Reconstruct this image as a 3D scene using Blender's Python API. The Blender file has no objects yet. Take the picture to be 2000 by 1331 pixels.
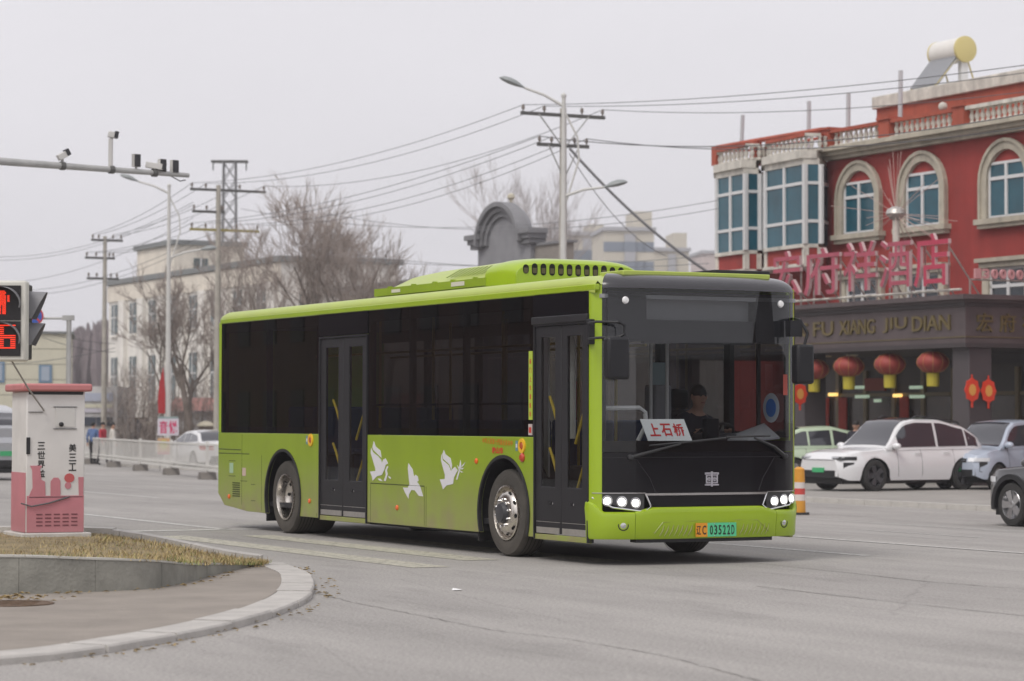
import bpy, bmesh, math, random
from mathutils import Vector, Matrix
PI = math.pi
sc = bpy.context.scene
C = sc.collection
rnd = random.Random(11)
# ------------------------------------------------------------------ camera
FPX, CH, TILT, ROLL = 5093.06, 1.4922, 0.030678, 0.0018
cd = bpy.data.cameras.new('camera'); cam = bpy.data.objects.new('camera', cd); C.objects.link(cam)
cd.sensor_width = 36.0; cd.lens = 36.0 * FPX / 2000.0; cd.clip_start = 0.1; cd.clip_end = 6000
cam.matrix_world = Matrix.Translation((0, 0, CH)) @ Matrix.Rotation(PI/2 + TILT, 4, 'X') @ Matrix.Rotation(ROLL, 4, 'Z')
cd.dof.use_dof = True; cd.dof.focus_distance = 28.0; cd.dof.aperture_fstop = 2.8
sc.camera = cam
# ------------------------------------------------------------------ sky, sun, exposure
SUN_EL, SUN_AZ = math.radians(52), math.radians(215)
w = bpy.data.worlds.new('World'); sc.world = w; w.use_nodes = True
nt = w.node_tree; nt.nodes.clear()
sky = nt.nodes.new('ShaderNodeTexSky'); sky.sky_type = 'NISHITA'; sky.sun_disc = False
sky.sun_elevation = SUN_EL; sky.sun_rotation = SUN_AZ; sky.air_density = 2.0; sky.dust_density = 6.0; sky.ozone_density = 1.0
hs = nt.nodes.new('ShaderNodeHueSaturation'); hs.inputs['Saturation'].default_value = 0.12
nt.links.new(sky.outputs[0], hs.inputs['Color'])
mx = nt.nodes.new('ShaderNodeMix'); mx.data_type = 'RGBA'; mx.inputs[0].default_value = 0.86
nt.links.new(hs.outputs[0], mx.inputs[6]); mx.inputs[7].default_value = (8.2, 8.02, 8.45, 1)
tcw = nt.nodes.new('ShaderNodeTexCoord'); cn = nt.nodes.new('ShaderNodeTexNoise'); cn.inputs['Scale'].default_value = 2.2; cn.inputs['Detail'].default_value = 5
mpw = nt.nodes.new('ShaderNodeMapping'); mpw.inputs['Scale'].default_value = (1, 1, 2.6); nt.links.new(tcw.outputs['Generated'], mpw.inputs[0]); nt.links.new(mpw.outputs[0], cn.inputs['Vector'])
cr_w = nt.nodes.new('ShaderNodeMapRange'); cr_w.inputs[1].default_value = .3; cr_w.inputs[2].default_value = .7; cr_w.inputs[3].default_value = .94; cr_w.inputs[4].default_value = 1.06; nt.links.new(cn.outputs[0], cr_w.inputs[0])
cm = nt.nodes.new('ShaderNodeVectorMath'); cm.operation = 'MULTIPLY'; nt.links.new(mx.outputs[2], cm.inputs[0]); nt.links.new(cr_w.outputs[0], cm.inputs[1])   # faint overcast mottling
bg = nt.nodes.new('ShaderNodeBackground'); bg.inputs[1].default_value = 0.1
nt.links.new(cm.outputs[0], bg.inputs[0])
wo = nt.nodes.new('ShaderNodeOutputWorld'); nt.links.new(bg.outputs[0], wo.inputs[0])
sl = bpy.data.lights.new('sun', 'SUN'); sl.energy = 1.4; sl.angle = math.radians(25); sl.color = (1, .95, .88)
so = bpy.data.objects.new('sun', sl); C.objects.link(so)
sd = Vector((math.sin(SUN_AZ)*math.cos(SUN_EL), math.cos(SUN_AZ)*math.cos(SUN_EL), math.sin(SUN_EL)))
so.rotation_euler = sd.to_track_quat('Z', 'Y').to_euler(); so.location = (0, 0, 40)
sc.view_settings.view_transform = 'Standard'; sc.view_settings.look = 'None'
sc.view_settings.exposure = 0.18; sc.view_settings.gamma = 1.0; sc.view_settings.use_curve_mapping = False
sc.render.engine = 'CYCLES'; sc.cycles.use_denoising = True; sc.cycles.max_bounces = 8
sc.cycles.transparent_max_bounces = 24; sc.cycles.sample_clamp_indirect = 6.0
# ------------------------------------------------------------------ pixel rays and the street frame
AZ = -1.1001
O2 = Vector((-0.0906, 28.6696)); DV = Vector((math.cos(AZ), math.sin(AZ))); NV = Vector((-math.sin(AZ), math.cos(AZ)))
def ray(u, v):
    du, dv = u - 1000, v - 665.5
    x = du*math.cos(ROLL) + dv*math.sin(ROLL); y = -du*math.sin(ROLL) + dv*math.cos(ROLL)
    return Vector((x/FPX, math.cos(TILT) + y/FPX*math.sin(TILT), math.sin(TILT) - y/FPX*math.cos(TILT)))
def _at(r, k): return Vector((r.x*k, r.y*k, CH + r.z*k))
def onN(u, v, n=0.0):
    r = ray(u, v); k = (n + O2.dot(NV)) / r.xy.dot(NV); P = _at(r, k)
    return (P.xy - O2).dot(DV), P.z
def onS(u, v, s):
    r = ray(u, v); k = (s + O2.dot(DV)) / r.xy.dot(DV); P = _at(r, k)
    return (P.xy - O2).dot(NV), P.z
def onY(u, v, Y):
    r = ray(u, v); return _at(r, Y / r.y)
def GZ(n):                                         # the street falls gently towards its far side
    t = min(max((n - 5.0)/11.0, 0), 1); return -0.35*t*t*(3 - 2*t)
def onG(u, v, z=0.0):
    r = ray(u, v); zz = z
    for i in range(40):
        P = _at(r, (zz - CH)/r.z); zz = .6*zz + .4*(z + GZ((P.xy - O2).dot(NV)))
    return P
def toSN(P): q = Vector((P[0], P[1])) - O2; return q.dot(DV), q.dot(NV)
def SN(s, n, z=None):
    q = O2 + DV*s + NV*n; return Vector((q.x, q.y, GZ(n) if z is None else z))
# ------------------------------------------------------------------ materials
MATS = {}
def mat(name, col, rough=.55, metal=0.0, var=0.0, vs=3.0, bump=0.0, bs=60.0, coat=0.0, emit=None, es=0.0, spec=.5, dirt=None, streak=0.0):
    if name in MATS: return MATS[name]
    m = bpy.data.materials.new(name); m.use_nodes = True; N = m.node_tree.nodes; L = m.node_tree.links
    b = N['Principled BSDF']; b.inputs['Base Color'].default_value = (*col, 1)
    b.inputs['Roughness'].default_value = rough; b.inputs['Metallic'].default_value = metal
    b.inputs['Coat Weight'].default_value = coat; b.inputs['Specular IOR Level'].default_value = spec
    b.inputs['Coat Roughness'].default_value = .06
    if emit: b.inputs['Emission Color'].default_value = (*emit, 1); b.inputs['Emission Strength'].default_value = es
    tc = N.new('ShaderNodeTexCoord') if (var or bump or dirt or streak) else None
    last = None
    if var:
        n1 = N.new('ShaderNodeTexNoise'); n1.inputs['Scale'].default_value = vs; n1.inputs['Detail'].default_value = 7; n1.inputs['Roughness'].default_value = .62
        L.new(tc.outputs['Object'], n1.inputs['Vector'])
        r = N.new('ShaderNodeMapRange'); r.inputs[1].default_value = .3; r.inputs[2].default_value = .7
        r.inputs[3].default_value = 1 - var; r.inputs[4].default_value = 1 + var; L.new(n1.outputs[0], r.inputs[0])
        mm = N.new('ShaderNodeVectorMath'); mm.operation = 'MULTIPLY'; mm.inputs[0].default_value = col
        L.new(r.outputs[0], mm.inputs[1]); last = mm.outputs[0]; L.new(last, b.inputs['Base Color'])
        rr = N.new('ShaderNodeMapRange'); rr.inputs[3].default_value = max(rough - .08, .02); rr.inputs[4].default_value = min(rough + .12, 1)
        L.new(n1.outputs[0], rr.inputs[0]); L.new(rr.outputs[0], b.inputs['Roughness'])
    if streak:                                      # rain streaks running down
        mp = N.new('ShaderNodeMapping'); mp.inputs['Scale'].default_value = (1.6, 1.6, .09); L.new(tc.outputs['Object'], mp.inputs[0])
        ns_ = N.new('ShaderNodeTexNoise'); ns_.inputs['Scale'].default_value = 1.0; ns_.inputs['Detail'].default_value = 8; ns_.inputs['Roughness'].default_value = .7; L.new(mp.outputs[0], ns_.inputs['Vector'])
        rs_ = N.new('ShaderNodeMapRange'); rs_.inputs[1].default_value = .35; rs_.inputs[2].default_value = .7; rs_.inputs[3].default_value = 1 + streak*.5; rs_.inputs[4].default_value = 1 - streak; L.new(ns_.outputs[0], rs_.inputs[0])
        mq = N.new('ShaderNodeVectorMath'); mq.operation = 'MULTIPLY'
        if last: L.new(last, mq.inputs[0])
        else: mq.inputs[0].default_value = col
        L.new(rs_.outputs[0], mq.inputs[1]); last = mq.outputs[0]; L.new(last, b.inputs['Base Color'])
    if dirt:                                        # road dust caked low down: (colour, z full, z none, amount)
        dc, z0, z1, amt = dirt
        sx = N.new('ShaderNodeSeparateXYZ'); L.new(tc.outputs['Object'], sx.inputs[0])
        n2 = N.new('ShaderNodeTexNoise'); n2.inputs['Scale'].default_value = 4.0; n2.inputs['Detail'].default_value = 8
        L.new(tc.outputs['Object'], n2.inputs['Vector'])
        r2 = N.new('ShaderNodeMapRange'); r2.inputs[1].default_value = z0; r2.inputs[2].default_value = z1; r2.inputs[3].default_value = amt; r2.inputs[4].default_value = 0
        L.new(sx.outputs[2], r2.inputs[0])
        mu = N.new('ShaderNodeMath'); mu.operation = 'MULTIPLY'; L.new(r2.outputs[0], mu.inputs[0]); L.new(n2.outputs[0], mu.inputs[1])
        mu2 = N.new('ShaderNodeMath'); mu2.operation = 'MULTIPLY'; mu2.inputs[1].default_value = 1.8; mu2.use_clamp = True; L.new(mu.outputs[0], mu2.inputs[0])
        mi = N.new('ShaderNodeMix'); mi.data_type = 'RGBA'; L.new(mu2.outputs[0], mi.inputs[0])
        if last: L.new(last, mi.inputs[6])
        else: mi.inputs[6].default_value = (*col, 1)
        mi.inputs[7].default_value = (*dc, 1); L.new(mi.outputs[2], b.inputs['Base Color'])
    if bump:
        n3 = N.new('ShaderNodeTexNoise'); n3.inputs['Scale'].default_value = bs; n3.inputs['Detail'].default_value = 6
        L.new(tc.outputs['Object'], n3.inputs['Vector'])
        bu = N.new('ShaderNodeBump'); bu.inputs['Strength'].default_value = bump; bu.inputs['Distance'].default_value = .02
        L.new(n3.outputs[0], bu.inputs['Height']); L.new(bu.outputs[0], b.inputs['Normal'])
    MATS[name] = m; return m
def glass(name, tint, ior=1.6, refl=(1, 1, 1), rough=0.0):
    if name in MATS: return MATS[name]
    m = bpy.data.materials.new(name); m.use_nodes = True; N = m.node_tree.nodes; L = m.node_tree.links; N.clear()
    o = N.new('ShaderNodeOutputMaterial'); ms = N.new('ShaderNodeMixShader'); fr = N.new('ShaderNodeFresnel')
    ge = N.new('ShaderNodeNewGeometry'); rg = N.new('ShaderNodeMapRange'); rg.inputs[3].default_value = ior; rg.inputs[4].default_value = 1/ior   # a thin pane reflects alike from both sides
    L.new(ge.outputs['Backfacing'], rg.inputs[0]); L.new(rg.outputs[0], fr.inputs[0])
    t = N.new('ShaderNodeBsdfTransparent'); t.inputs[0].default_value = (*tint, 1)
    g = N.new('ShaderNodeBsdfGlossy'); g.inputs[0].default_value = (*refl, 1); g.inputs[1].default_value = rough
    L.new(fr.outputs[0], ms.inputs[0]); L.new(t.outputs[0], ms.inputs[1]); L.new(g.outputs[0], ms.inputs[2]); L.new(ms.outputs[0], o.inputs[0])
    MATS[name] = m; return m
# ------------------------------------------------------------------ mesh builder
class MB:
    def __init__(s): s.v = []; s.f = []
    def add(s, vs, fs):
        o = len(s.v); s.v += [tuple(p) for p in vs]; s.f += [tuple(i + o for i in f) for f in fs]; return s
    def box(s, x0, x1, y0, y1, z0, z1, M=None):
        vs = [(x, y, z) for x in (x0, x1) for y in (y0, y1) for z in (z0, z1)]
        if M is not None: vs = [M @ Vector(p) for p in vs]
        return s.add(vs, [(0, 1, 3, 2), (4, 6, 7, 5), (0, 4, 5, 1), (2, 3, 7, 6), (0, 2, 6, 4), (1, 5, 7, 3)])
    def cbox(s, c, d, M=None):
        return s.box(c[0]-d[0]/2, c[0]+d[0]/2, c[1]-d[1]/2, c[1]+d[1]/2, c[2]-d[2]/2, c[2]+d[2]/2, M)
    def prism(s, poly, vec):
        n = len(poly); a = [Vector(p) for p in poly]; b = [p + Vector(vec) for p in a]
        fs = [tuple(range(n)), tuple(range(2*n - 1, n - 1, -1))] + [(i, n + i, n + (i+1) % n, (i+1) % n) for i in range(n)]
        return s.add(a + b, fs)
    def ring(s, outer, inner, vec):                 # frame between two polygons of equal count
        n = len(outer); V = Vector(vec); vs = [Vector(p) for p in outer] + [Vector(p) for p in inner]; vs += [p + V for p in vs]
        fs = []
        for i in range(n):
            j = (i + 1) % n
            fs += [(i, j, n+j, n+i), (2*n+i, 3*n+i, 3*n+j, 2*n+j), (i, 2*n+i, 2*n+j, j), (n+i, n+j, 3*n+j, 3*n+i)]
        return s.add(vs, fs)
    def tube(s, pts, r, n=8, cap=True):
        P = [Vector(p) for p in pts]; rs = r if isinstance(r, (list, tuple)) else [r]*len(P); vs = []; up = None
        for i, p in enumerate(P):
            t = ((P[min(i+1, len(P)-1)] - P[max(i-1, 0)]) or Vector((0, 0, 1))).normalized()
            if up is None: up = Vector((0, 0, 1)) if abs(t.z) < .9 else Vector((1, 0, 0))
            a = t.cross(up); a = a.normalized() if a.length > 1e-6 else t.orthogonal().normalized(); b = a.cross(t).normalized(); up = b
            for k in range(n):
                q = 2*PI*k/n; vs.append(p + (a*math.cos(q) + b*math.sin(q))*rs[i])
        fs = [(i*n + k, i*n + (k+1) % n, (i+1)*n + (k+1) % n, (i+1)*n + k) for i in range(len(P)-1) for k in range(n)]
        if cap: fs += [tuple(range(n-1, -1, -1)), tuple(range((len(P)-1)*n, len(P)*n))]
        return s.add(vs, fs)
    def lathe(s, prof, n=24, M=None, close=True):    # profile (r, h) about local Z
        vs = []; 
        for r, h in prof:
            for k in range(n): q = 2*PI*k/n; vs.append(Vector((r*math.cos(q), r*math.sin(q), h)))
        fs = [(i*n + k, i*n + (k+1) % n, (i+1)*n + (k+1) % n, (i+1)*n + k) for i in range(len(prof)-1) for k in range(n)]
        if close:
            if prof[0][0] > 1e-4: fs.append(tuple(range(n-1, -1, -1)))
            if prof[-1][0] > 1e-4: fs.append(tuple(range((len(prof)-1)*n, len(prof)*n)))
        if M is not None: vs = [M @ p for p in vs]
        return s.add(vs, fs)
    def sphere(s, c, r, n=16, m=10):
        rr = r if isinstance(r, (tuple, list)) else (r, r, r)
        M = Matrix.Translation(c) @ Matrix.Diagonal((*rr, 1))
        return s.lathe([(math.sin(PI*i/m) if 0 < i < m else 1e-5, -math.cos(PI*i/m)) for i in range(m+1)], n, M, False)
    def grid(s, rows, closed=False):
        n = len(rows[0]); vs = [p for r in rows for p in r]; k = n if closed else n - 1
        return s.add(vs, [(i*n + j, i*n + (j+1) % n, (i+1)*n + (j+1) % n, (i+1)*n + j) for i in range(len(rows)-1) for j in range(k)])
    def shell(s, outer, inner):                      # two equal grids closed into a solid sheet
        n = len(outer[0]); m = len(outer); o = len(s.v)
        s.grid(outer); s.grid([r[::-1] for r in inner])
        A = lambda i, j: i*n + j
        B = lambda i, j: m*n + i*n + (n-1-j)
        fs = []
        for j in range(n-1): fs += [(A(0, j+1), A(0, j), B(0, j), B(0, j+1)), (A(m-1, j), A(m-1, j+1), B(m-1, j+1), B(m-1, j))]
        for i in range(m-1): fs += [(A(i, 0), A(i+1, 0), B(i+1, 0), B(i, 0)), (A(i+1, n-1), A(i, n-1), B(i, n-1), B(i+1, n-1))]
        s.f += [tuple(k + o for k in f) for f in fs]; return s
    def build(s, name, m, parent=None, smooth=False, bevel=0.0, recalc=True, ang=40):
        me = bpy.data.meshes.new(name); me.from_pydata([tuple(p) for p in s.v], [], s.f)
        if recalc or bevel:
            bm = bmesh.new(); bm.from_mesh(me); bmesh.ops.recalc_face_normals(bm, faces=bm.faces); bm.to_mesh(me); bm.free()
        for q in (m if isinstance(m, (list, tuple)) else [m]): me.materials.append(q)
        if smooth:
            me.shade_smooth(); me.set_sharp_from_angle(angle=math.radians(ang))
        o = bpy.data.objects.new(name, me); C.objects.link(o)
        if parent is not None: o.parent = parent
        if bevel:
            b = o.modifiers.new('bevel', 'BEVEL'); b.width = bevel; b.segments = 2; b.limit_method = 'ANGLE'; b.angle_limit = math.radians(50)
            me.shade_smooth(); me.set_sharp_from_angle(angle=math.radians(ang))
        return o
def tag(o, label=None, cat=None, group=None, kind=None):
    if label: o['label'] = label
    if cat: o['category'] = cat
    if group: o['group'] = group
    if kind: o['kind'] = kind
    return o
def thing(name, label, cat, loc=(0, 0, 0), rz=0.0, group=None):
    o = bpy.data.objects.new(name, None); C.objects.link(o); o.empty_display_size = .3
    o.location = loc; o.rotation_euler = (0, 0, rz); return tag(o, label, cat, group)
def copy_tree(o, parent=None):
    c = o.copy(); C.objects.link(c); c.parent = parent
    for ch in list(o.children): copy_tree(ch, c)
    return c
def inst(me, name, parent, M=None):                  # share mesh data between alike pieces
    o = bpy.data.objects.new(name, me); C.objects.link(o); o.parent = parent
    if M is not None: o.matrix_local = M
    return o
_tc = {}
def text_geo(txt, size=1.0, depth=0.0, bold=0.0):
    c = bpy.data.curves.new('text_curve', 'FONT'); c.body = txt; c.size = size; c.extrude = depth; c.offset = bold
    c.resolution_u = 3; c.align_x = 'CENTER'; c.align_y = 'CENTER'
    o = bpy.data.objects.new('text_curve', c); C.objects.link(o)
    dg = bpy.context.evaluated_depsgraph_get(); me = bpy.data.meshes.new_from_object(o.evaluated_get(dg))
    vs = [v.co.copy() for v in me.vertices]; fs = [tuple(p.vertices) for p in me.polygons]
    bpy.data.objects.remove(o); bpy.data.curves.remove(c); bpy.data.meshes.remove(me)
    return vs, fs
def text_fit(mb, txt, M, w, h, depth=.002, bold=0.0):
    """lettering of outer size w x h in the local XY plane of matrix M, facing +Z"""
    vs, fs = text_geo(txt, 1.0, .5, bold)
    x0 = min(p.x for p in vs); x1 = max(p.x for p in vs); y0 = min(p.y for p in vs); y1 = max(p.y for p in vs)
    out = [M @ Vector(((p.x - (x0+x1)/2)/(x1-x0)*w, (p.y - (y0+y1)/2)/(y1-y0)*h, (p.z + .5)*depth)) for p in vs]
    return mb.add(out, fs)
def frame(o, x, y):                                   # matrix with given local x and y axes
    x = Vector(x).normalized(); y = Vector(y).normalized(); z = x.cross(y)
    return Matrix.Translation(o) @ Matrix((x, y, z)).transposed().to_4x4()
def arc(cx, cz, r, a0, a1, n): return [(cx + r*math.cos(math.radians(a0 + (a1-a0)*i/n)), cz + r*math.sin(math.radians(a0 + (a1-a0)*i/n))) for i in range(n+1)]
# ================================================================== ground and road
def road_mat():
    m = bpy.data.materials.new('asphalt'); m.use_nodes = True; N = m.node_tree.nodes; L = m.node_tree.links; b = N['Principled BSDF']
    tc = N.new('ShaderNodeTexCoord')
    def noise(scale, det, vec=(1, 1, 1), rough=.6):
        mp = N.new('ShaderNodeMapping'); mp.inputs['Scale'].default_value = vec; L.new(tc.outputs['Object'], mp.inputs[0])
        n = N.new('ShaderNodeTexNoise'); n.inputs['Scale'].default_value = scale; n.inputs['Detail'].default_value = det; n.inputs['Roughness'].default_value = rough
        L.new(mp.outputs[0], n.inputs['Vector']); return n
    def rng(src, a, b_, c, d):
        r = N.new('ShaderNodeMapRange'); r.inputs[1].default_value = a; r.inputs[2].default_value = b_; r.inputs[3].default_value = c; r.inputs[4].default_value = d
        L.new(src, r.inputs[0]); return r.outputs[0]
    def mul(a, c):
        q = N.new('ShaderNodeMath'); q.operation = 'MULTIPLY'; L.new(a, q.inputs[0]); L.new(c, q.inputs[1]); return q.outputs[0]
    big = rng(noise(.28, 5, (.5, 1.1, 1)).outputs[0], .32, .68, .86, 1.13)
    track = rng(noise(1.3, 4, (.05, 1, 1)).outputs[0], .35, .65, .92, 1.06)
    fine = rng(noise(38, 6, (1, 1, 1), .75).outputs[0], .38, .62, .72, 1.28)
    stain = rng(noise(.9, 8, (.5, 1.8, 1), .72).outputs[0], .52, .72, 1.0, .78)
    grit = rng(noise(140, 3, (1, 1, 1), .8).outputs[0], .38, .62, .80, 1.2)
    v = mul(mul(mul(big, track), mul(fine, stain)), grit)
    mm = N.new('ShaderNodeVectorMath'); mm.operation = 'MULTIPLY'; mm.inputs[0].default_value = (.318, .302, .286); L.new(v, mm.inputs[1])
    vo = N.new('ShaderNodeTexVoronoi'); vo.feature = 'DISTANCE_TO_EDGE'; vo.inputs['Scale'].default_value = .21
    nd = noise(1.6, 5); mxv = N.new('ShaderNodeMix'); mxv.data_type = 'VECTOR'; mxv.inputs[0].default_value = .14
    L.new(tc.outputs['Object'], mxv.inputs[4]); L.new(nd.outputs[1], mxv.inputs[5]); L.new(mxv.outputs[1], vo.inputs['Vector'])
    cr = rng(vo.outputs[0], .0, .003, .86, 1.0)
    mm2 = N.new('ShaderNodeVectorMath'); mm2.operation = 'MULTIPLY'; L.new(mm.outputs[0], mm2.inputs[0]); L.new(cr, mm2.inputs[1])
    L.new(mm2.outputs[0], b.inputs['Base Color']); b.inputs['Roughness'].default_value = .82
    bu = N.new('ShaderNodeBump'); bu.inputs['Strength'].default_value = .35; bu.inputs['Distance'].default_value = .008
    L.new(noise(70, 5, (1, 1, 1), .8).outputs[0], bu.inputs['Height']); L.new(bu.outputs[0], b.inputs['Normal'])
    return m
def sheet(name, n_edges, s0, s1, m, dz=0.0, label=None, kind='structure', ns=1):
    rows = [[(s0 + (s1-s0)*i/ns, n, GZ(n) + dz) for i in range(ns+1)] for n in n_edges]
    o = MB().grid(rows).build(name, m); o.location = (O2.x, O2.y, 0); o.rotation_euler = (0, 0, AZ)
    return tag(o, label, kind=kind)
ASPH = road_mat()
sheet('road', [-2500, -300, -60, -30, -15, -5, 0, 4.5] + [5 + i for i in range(12)] + [18, 25, 40, 100, 400, 2500], -3000, 2500, ASPH, ns=40)
CONC = mat('concrete_pavement', (.30, .285, .265), .85, var=.14, vs=1.2, bump=.3, bs=50)
# parking apron in front of the hotel, a step above the carriageway
ap = MB()
for i in range(14):
    s0 = -75 + i*6; ap.box(s0 + .01, s0 + 5.99, 20.16, 35.2, -.30, -.255)
ap = ap.build('parking_apron', CONC); ap.location = (O2.x, O2.y, 0); ap.rotation_euler = (0, 0, AZ); tag(ap, kind='structure')
kb = bpy.data.objects.new('apron_kerb', None); C.objects.link(kb); kb.location = (O2.x, O2.y, 0); kb.rotation_euler = (0, 0, AZ); tag(kb, kind='structure')
KST = mat('kerb_stone', (.50, .48, .45), .8, var=.12, vs=2.5, bump=.25, bs=40)
ks = MB().box(0, .985, 0, .15, -.36, -.235).build('kerb_stone', KST, kb, bevel=.012); ks.matrix_local = Matrix.Translation((-75, 20.0, 0))
for i in range(1, 80): 
    k = inst(ks.data, 'kerb_stone', kb, Matrix.Translation((-75 + i, 20.0, 0)))
# worn paint
def paint(name, col, wear):
    m = mat(name, col, .7); N = m.node_tree.nodes; L = m.node_tree.links; b = N['Principled BSDF']; o = N['Material Output']
    tc = N.new('ShaderNodeTexCoord'); n = N.new('ShaderNodeTexNoise'); n.inputs['Scale'].default_value = 9; n.inputs['Detail'].default_value = 9; n.inputs['Roughness'].default_value = .75
    L.new(tc.outputs['Object'], n.inputs['Vector'])
    r = N.new('ShaderNodeMapRange'); r.inputs[1].default_value = wear - .1; r.inputs[2].default_value = wear + .12; L.new(n.outputs[0], r.inputs[0])
    t = N.new('ShaderNodeBsdfTransparent'); ms = N.new('ShaderNodeMixShader'); L.new(r.outputs[0], ms.inputs[0]); L.new(t.outputs[0], ms.inputs[1]); L.new(b.outputs[0], ms.inputs[2]); L.new(ms.outputs[0], o.inputs[0])
    return m
PW = paint('worn_white_paint', (.50, .49, .47), .38); PY = paint('worn_yellow_paint', (.46, .44, .37), .38)
def mark(name, n, s0, s1, wd, m, dz=.004):
    return sheet(name, [n - wd/2, n + wd/2], s0, s1, m, dz, ns=max(1, int((s1-s0)/3)))
for i, (n, s0, s1, wd) in enumerate([(3.72, -7.5, 1.6, .14), (5.72, -3.2, 9, .14), (9.2, -6.4, -3.6, .15), (9.2, -15, -12, .15), (9.2, -24, -20, .15), (12.4, -30, -26, .15), (12.4, -44, -40, .15), (12.4, -58, -54, .15),
        (7.4, -32, -28, .15), (7.4, -44, -40, .15), (3.72, -28, -22, .14), (3.72, -42, -36, .14), (-.25, -16.5, -7.9, .16), (13.9, -70, -9, .15), (14.3, -9.5, -4, .15)]):
    mark('lane_line', n, s0, s1, wd, PW)
for n, s0, s1 in [(-1.62, -6.3, 1.6), (-.55, -6.0, .6), (.55, -6.0, 1.5), (-2.75, -6.4, -2.2)]:
    mark('crossing_stripe', n, s0, s1, .42, PY)
sp = MB().grid([[(-8.05, -6.5, .004), (-7.7, -6.5, .004)], [(-8.05, .3, .004), (-7.7, .3, .004)]]).build('stop_line', PW); sp.location = (O2.x, O2.y, 0); sp.rotation_euler = (0, 0, AZ); tag(sp, kind='structure')
# tar seams in the carriageway
TAR = mat('tar_seam', (.17, .158, .145), .75, var=.3, vs=6)
def seam(pts, w):
    P = [Vector((*p, 0)) for p in pts]; Q = []
    for i in range(len(P)-1):
        for k in range(14):
            t = k/14; p = P[i].lerp(P[i+1], t); p.y += rnd.uniform(-.01, .01); p.x += rnd.uniform(-.01, .01); Q.append(p)
    Q.append(P[-1]); rows = [[], []]
    for i, p in enumerate(Q):
        t = (Q[min(i+1, len(Q)-1)] - Q[max(i-1, 0)]).normalized(); nn = Vector((-t.y, t.x, 0)); ww = w*rnd.uniform(.3, 1.0)
        rows[0].append((p.x + nn.x*ww, p.y + nn.y*ww, .006)); rows[1].append((p.x - nn.x*ww, p.y - nn.y*ww, .006))
    tag(MB().grid(rows).build('tar_seam', TAR), kind='structure')
def px(*a): return [tuple(onG(u, v).xy) for u, v in a]
seam(px((612, 1158), (700, 1180), (830, 1205), (960, 1232), (1100, 1248), (1290, 1280), (1480, 1331), (1560, 1360)), .007)
seam(px((1470, 1100), (1640, 1118), (1800, 1136), (2020, 1153)), .012)
seam(px((1480, 1146), (1700, 1172), (2020, 1206)), .010)
# ------------------------------------------------------------------ traffic island
def crom(P, k=6):
    out = []; P = [Vector(p) for p in P]
    for i in range(len(P)-1):
        a, b, c, d = P[max(i-1, 0)], P[i], P[i+1], P[min(i+2, len(P)-1)]
        for j in range(k):
            t = j/k; out.append(.5*((2*b) + (c-a)*t + (2*a - 5*b + 4*c - d)*t*t + (3*b - a - 3*c + d)*t**3))
    return out + [P[-1]]
kout = crom([(-7.0, 13.6, 0), (-5.2, 14.75, 0), (-3.11, 15.89, 0), (-2.40, 17.25, 0), (-1.95, 18.85, 0), (-1.72, 20.65, 0), (-1.70, 22.5, 0), (-1.90, 24.6, 0), (-2.30, 26.35, 0)], 8)
def offs(P, w):
    o = []
    for i, p in enumerate(P):
        t = (P[min(i+1, len(P)-1)] - P[max(i-1, 0)]).normalized(); o.append(p + Vector((-t.y, t.x, 0))*w)
    return o
kin = offs(kout, .29)
PAV = mat('pavement_asphalt', (.27, .24, .21), .9, var=.16, vs=1.6, bump=.5, bs=45)
fw = crom([(-8.5, 20.6, .37), (-6, 21.1, .37), (-4.2, 21.5, .364), (-3.55, 21.8, .33), (-3.08, 22.25, .29), (-2.86, 23.2, .21), (-2.72, 24.6, .135), (-2.56, 25.6, .075)], 8)
bk = crom([(-8.5, 26.05, .37), (-6, 26.05, .37), (-4.2, 26.02, .36), (-3.95, 26.03, .335), (-3.6, 26.05, .28), (-3.2, 26.06, .20), (-2.85, 26.06, .13), (-2.5, 26.0, .085)], 8)
pl = MB(); top = [(p.x, p.y, .055) for p in kin] + [(-2.6, 25.9, .055)] + [(p.x, p.y, .055) for p in fw[::-1]] + [(-9, 13.6, .055)]
pl.add(top, [tuple(range(len(top)))]); tag(pl.build('island_pavement', PAV), kind='structure')
ik = bpy.data.objects.new('island_kerb', None); C.objects.link(ik); tag(ik, kind='structure')
KS2 = mat('granite_kerb', (.45, .43, .405), .78, var=.16, vs=4, bump=.4, bs=60)
L_ = 0; start = 0; acc = []
for i in range(len(kout)-1):
    if not acc: acc = [i]
    L_ += (kout[i+1] - kout[i]).length; acc.append(i+1)
    if L_ > .92 or i == len(kout)-2:
        o_, n_ = [], []
        for j in acc:
            a, b = kout[j].copy(), kin[j].copy(); o_.append(a); n_.append(b)
        t0 = (o_[1]-o_[0]).normalized()*.009; t1 = (o_[-1]-o_[-2]).normalized()*.009
        o_[0] += t0; n_[0] += t0; o_[-1] -= t1; n_[-1] -= t1
        dz = rnd.uniform(-.006, .006); jo = Vector((rnd.uniform(-.01, .01), rnd.uniform(-.01, .01), 0)); o_ = [p + jo for p in o_]; n_ = [p + jo for p in n_]; rows = []
        ch = .012
        for a, b in zip(o_, n_):
            e = (b - a).normalized()
            rows.append([(a.x, a.y, -.02), (a.x, a.y, .044+dz), (a.x+e.x*ch, a.y+e.y*ch, .058+dz), (b.x, b.y, .062+dz), (b.x, b.y, -.02)])
        mb = MB().grid(rows); k = len(mb.v); mb.f += [(0, 1, 2, 3, 4), tuple(k - 5 + i_ for i_ in (4, 3, 2, 1, 0))]
        mb.build('kerb_stone', KS2, ik); L_ = 0; acc = []
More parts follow.
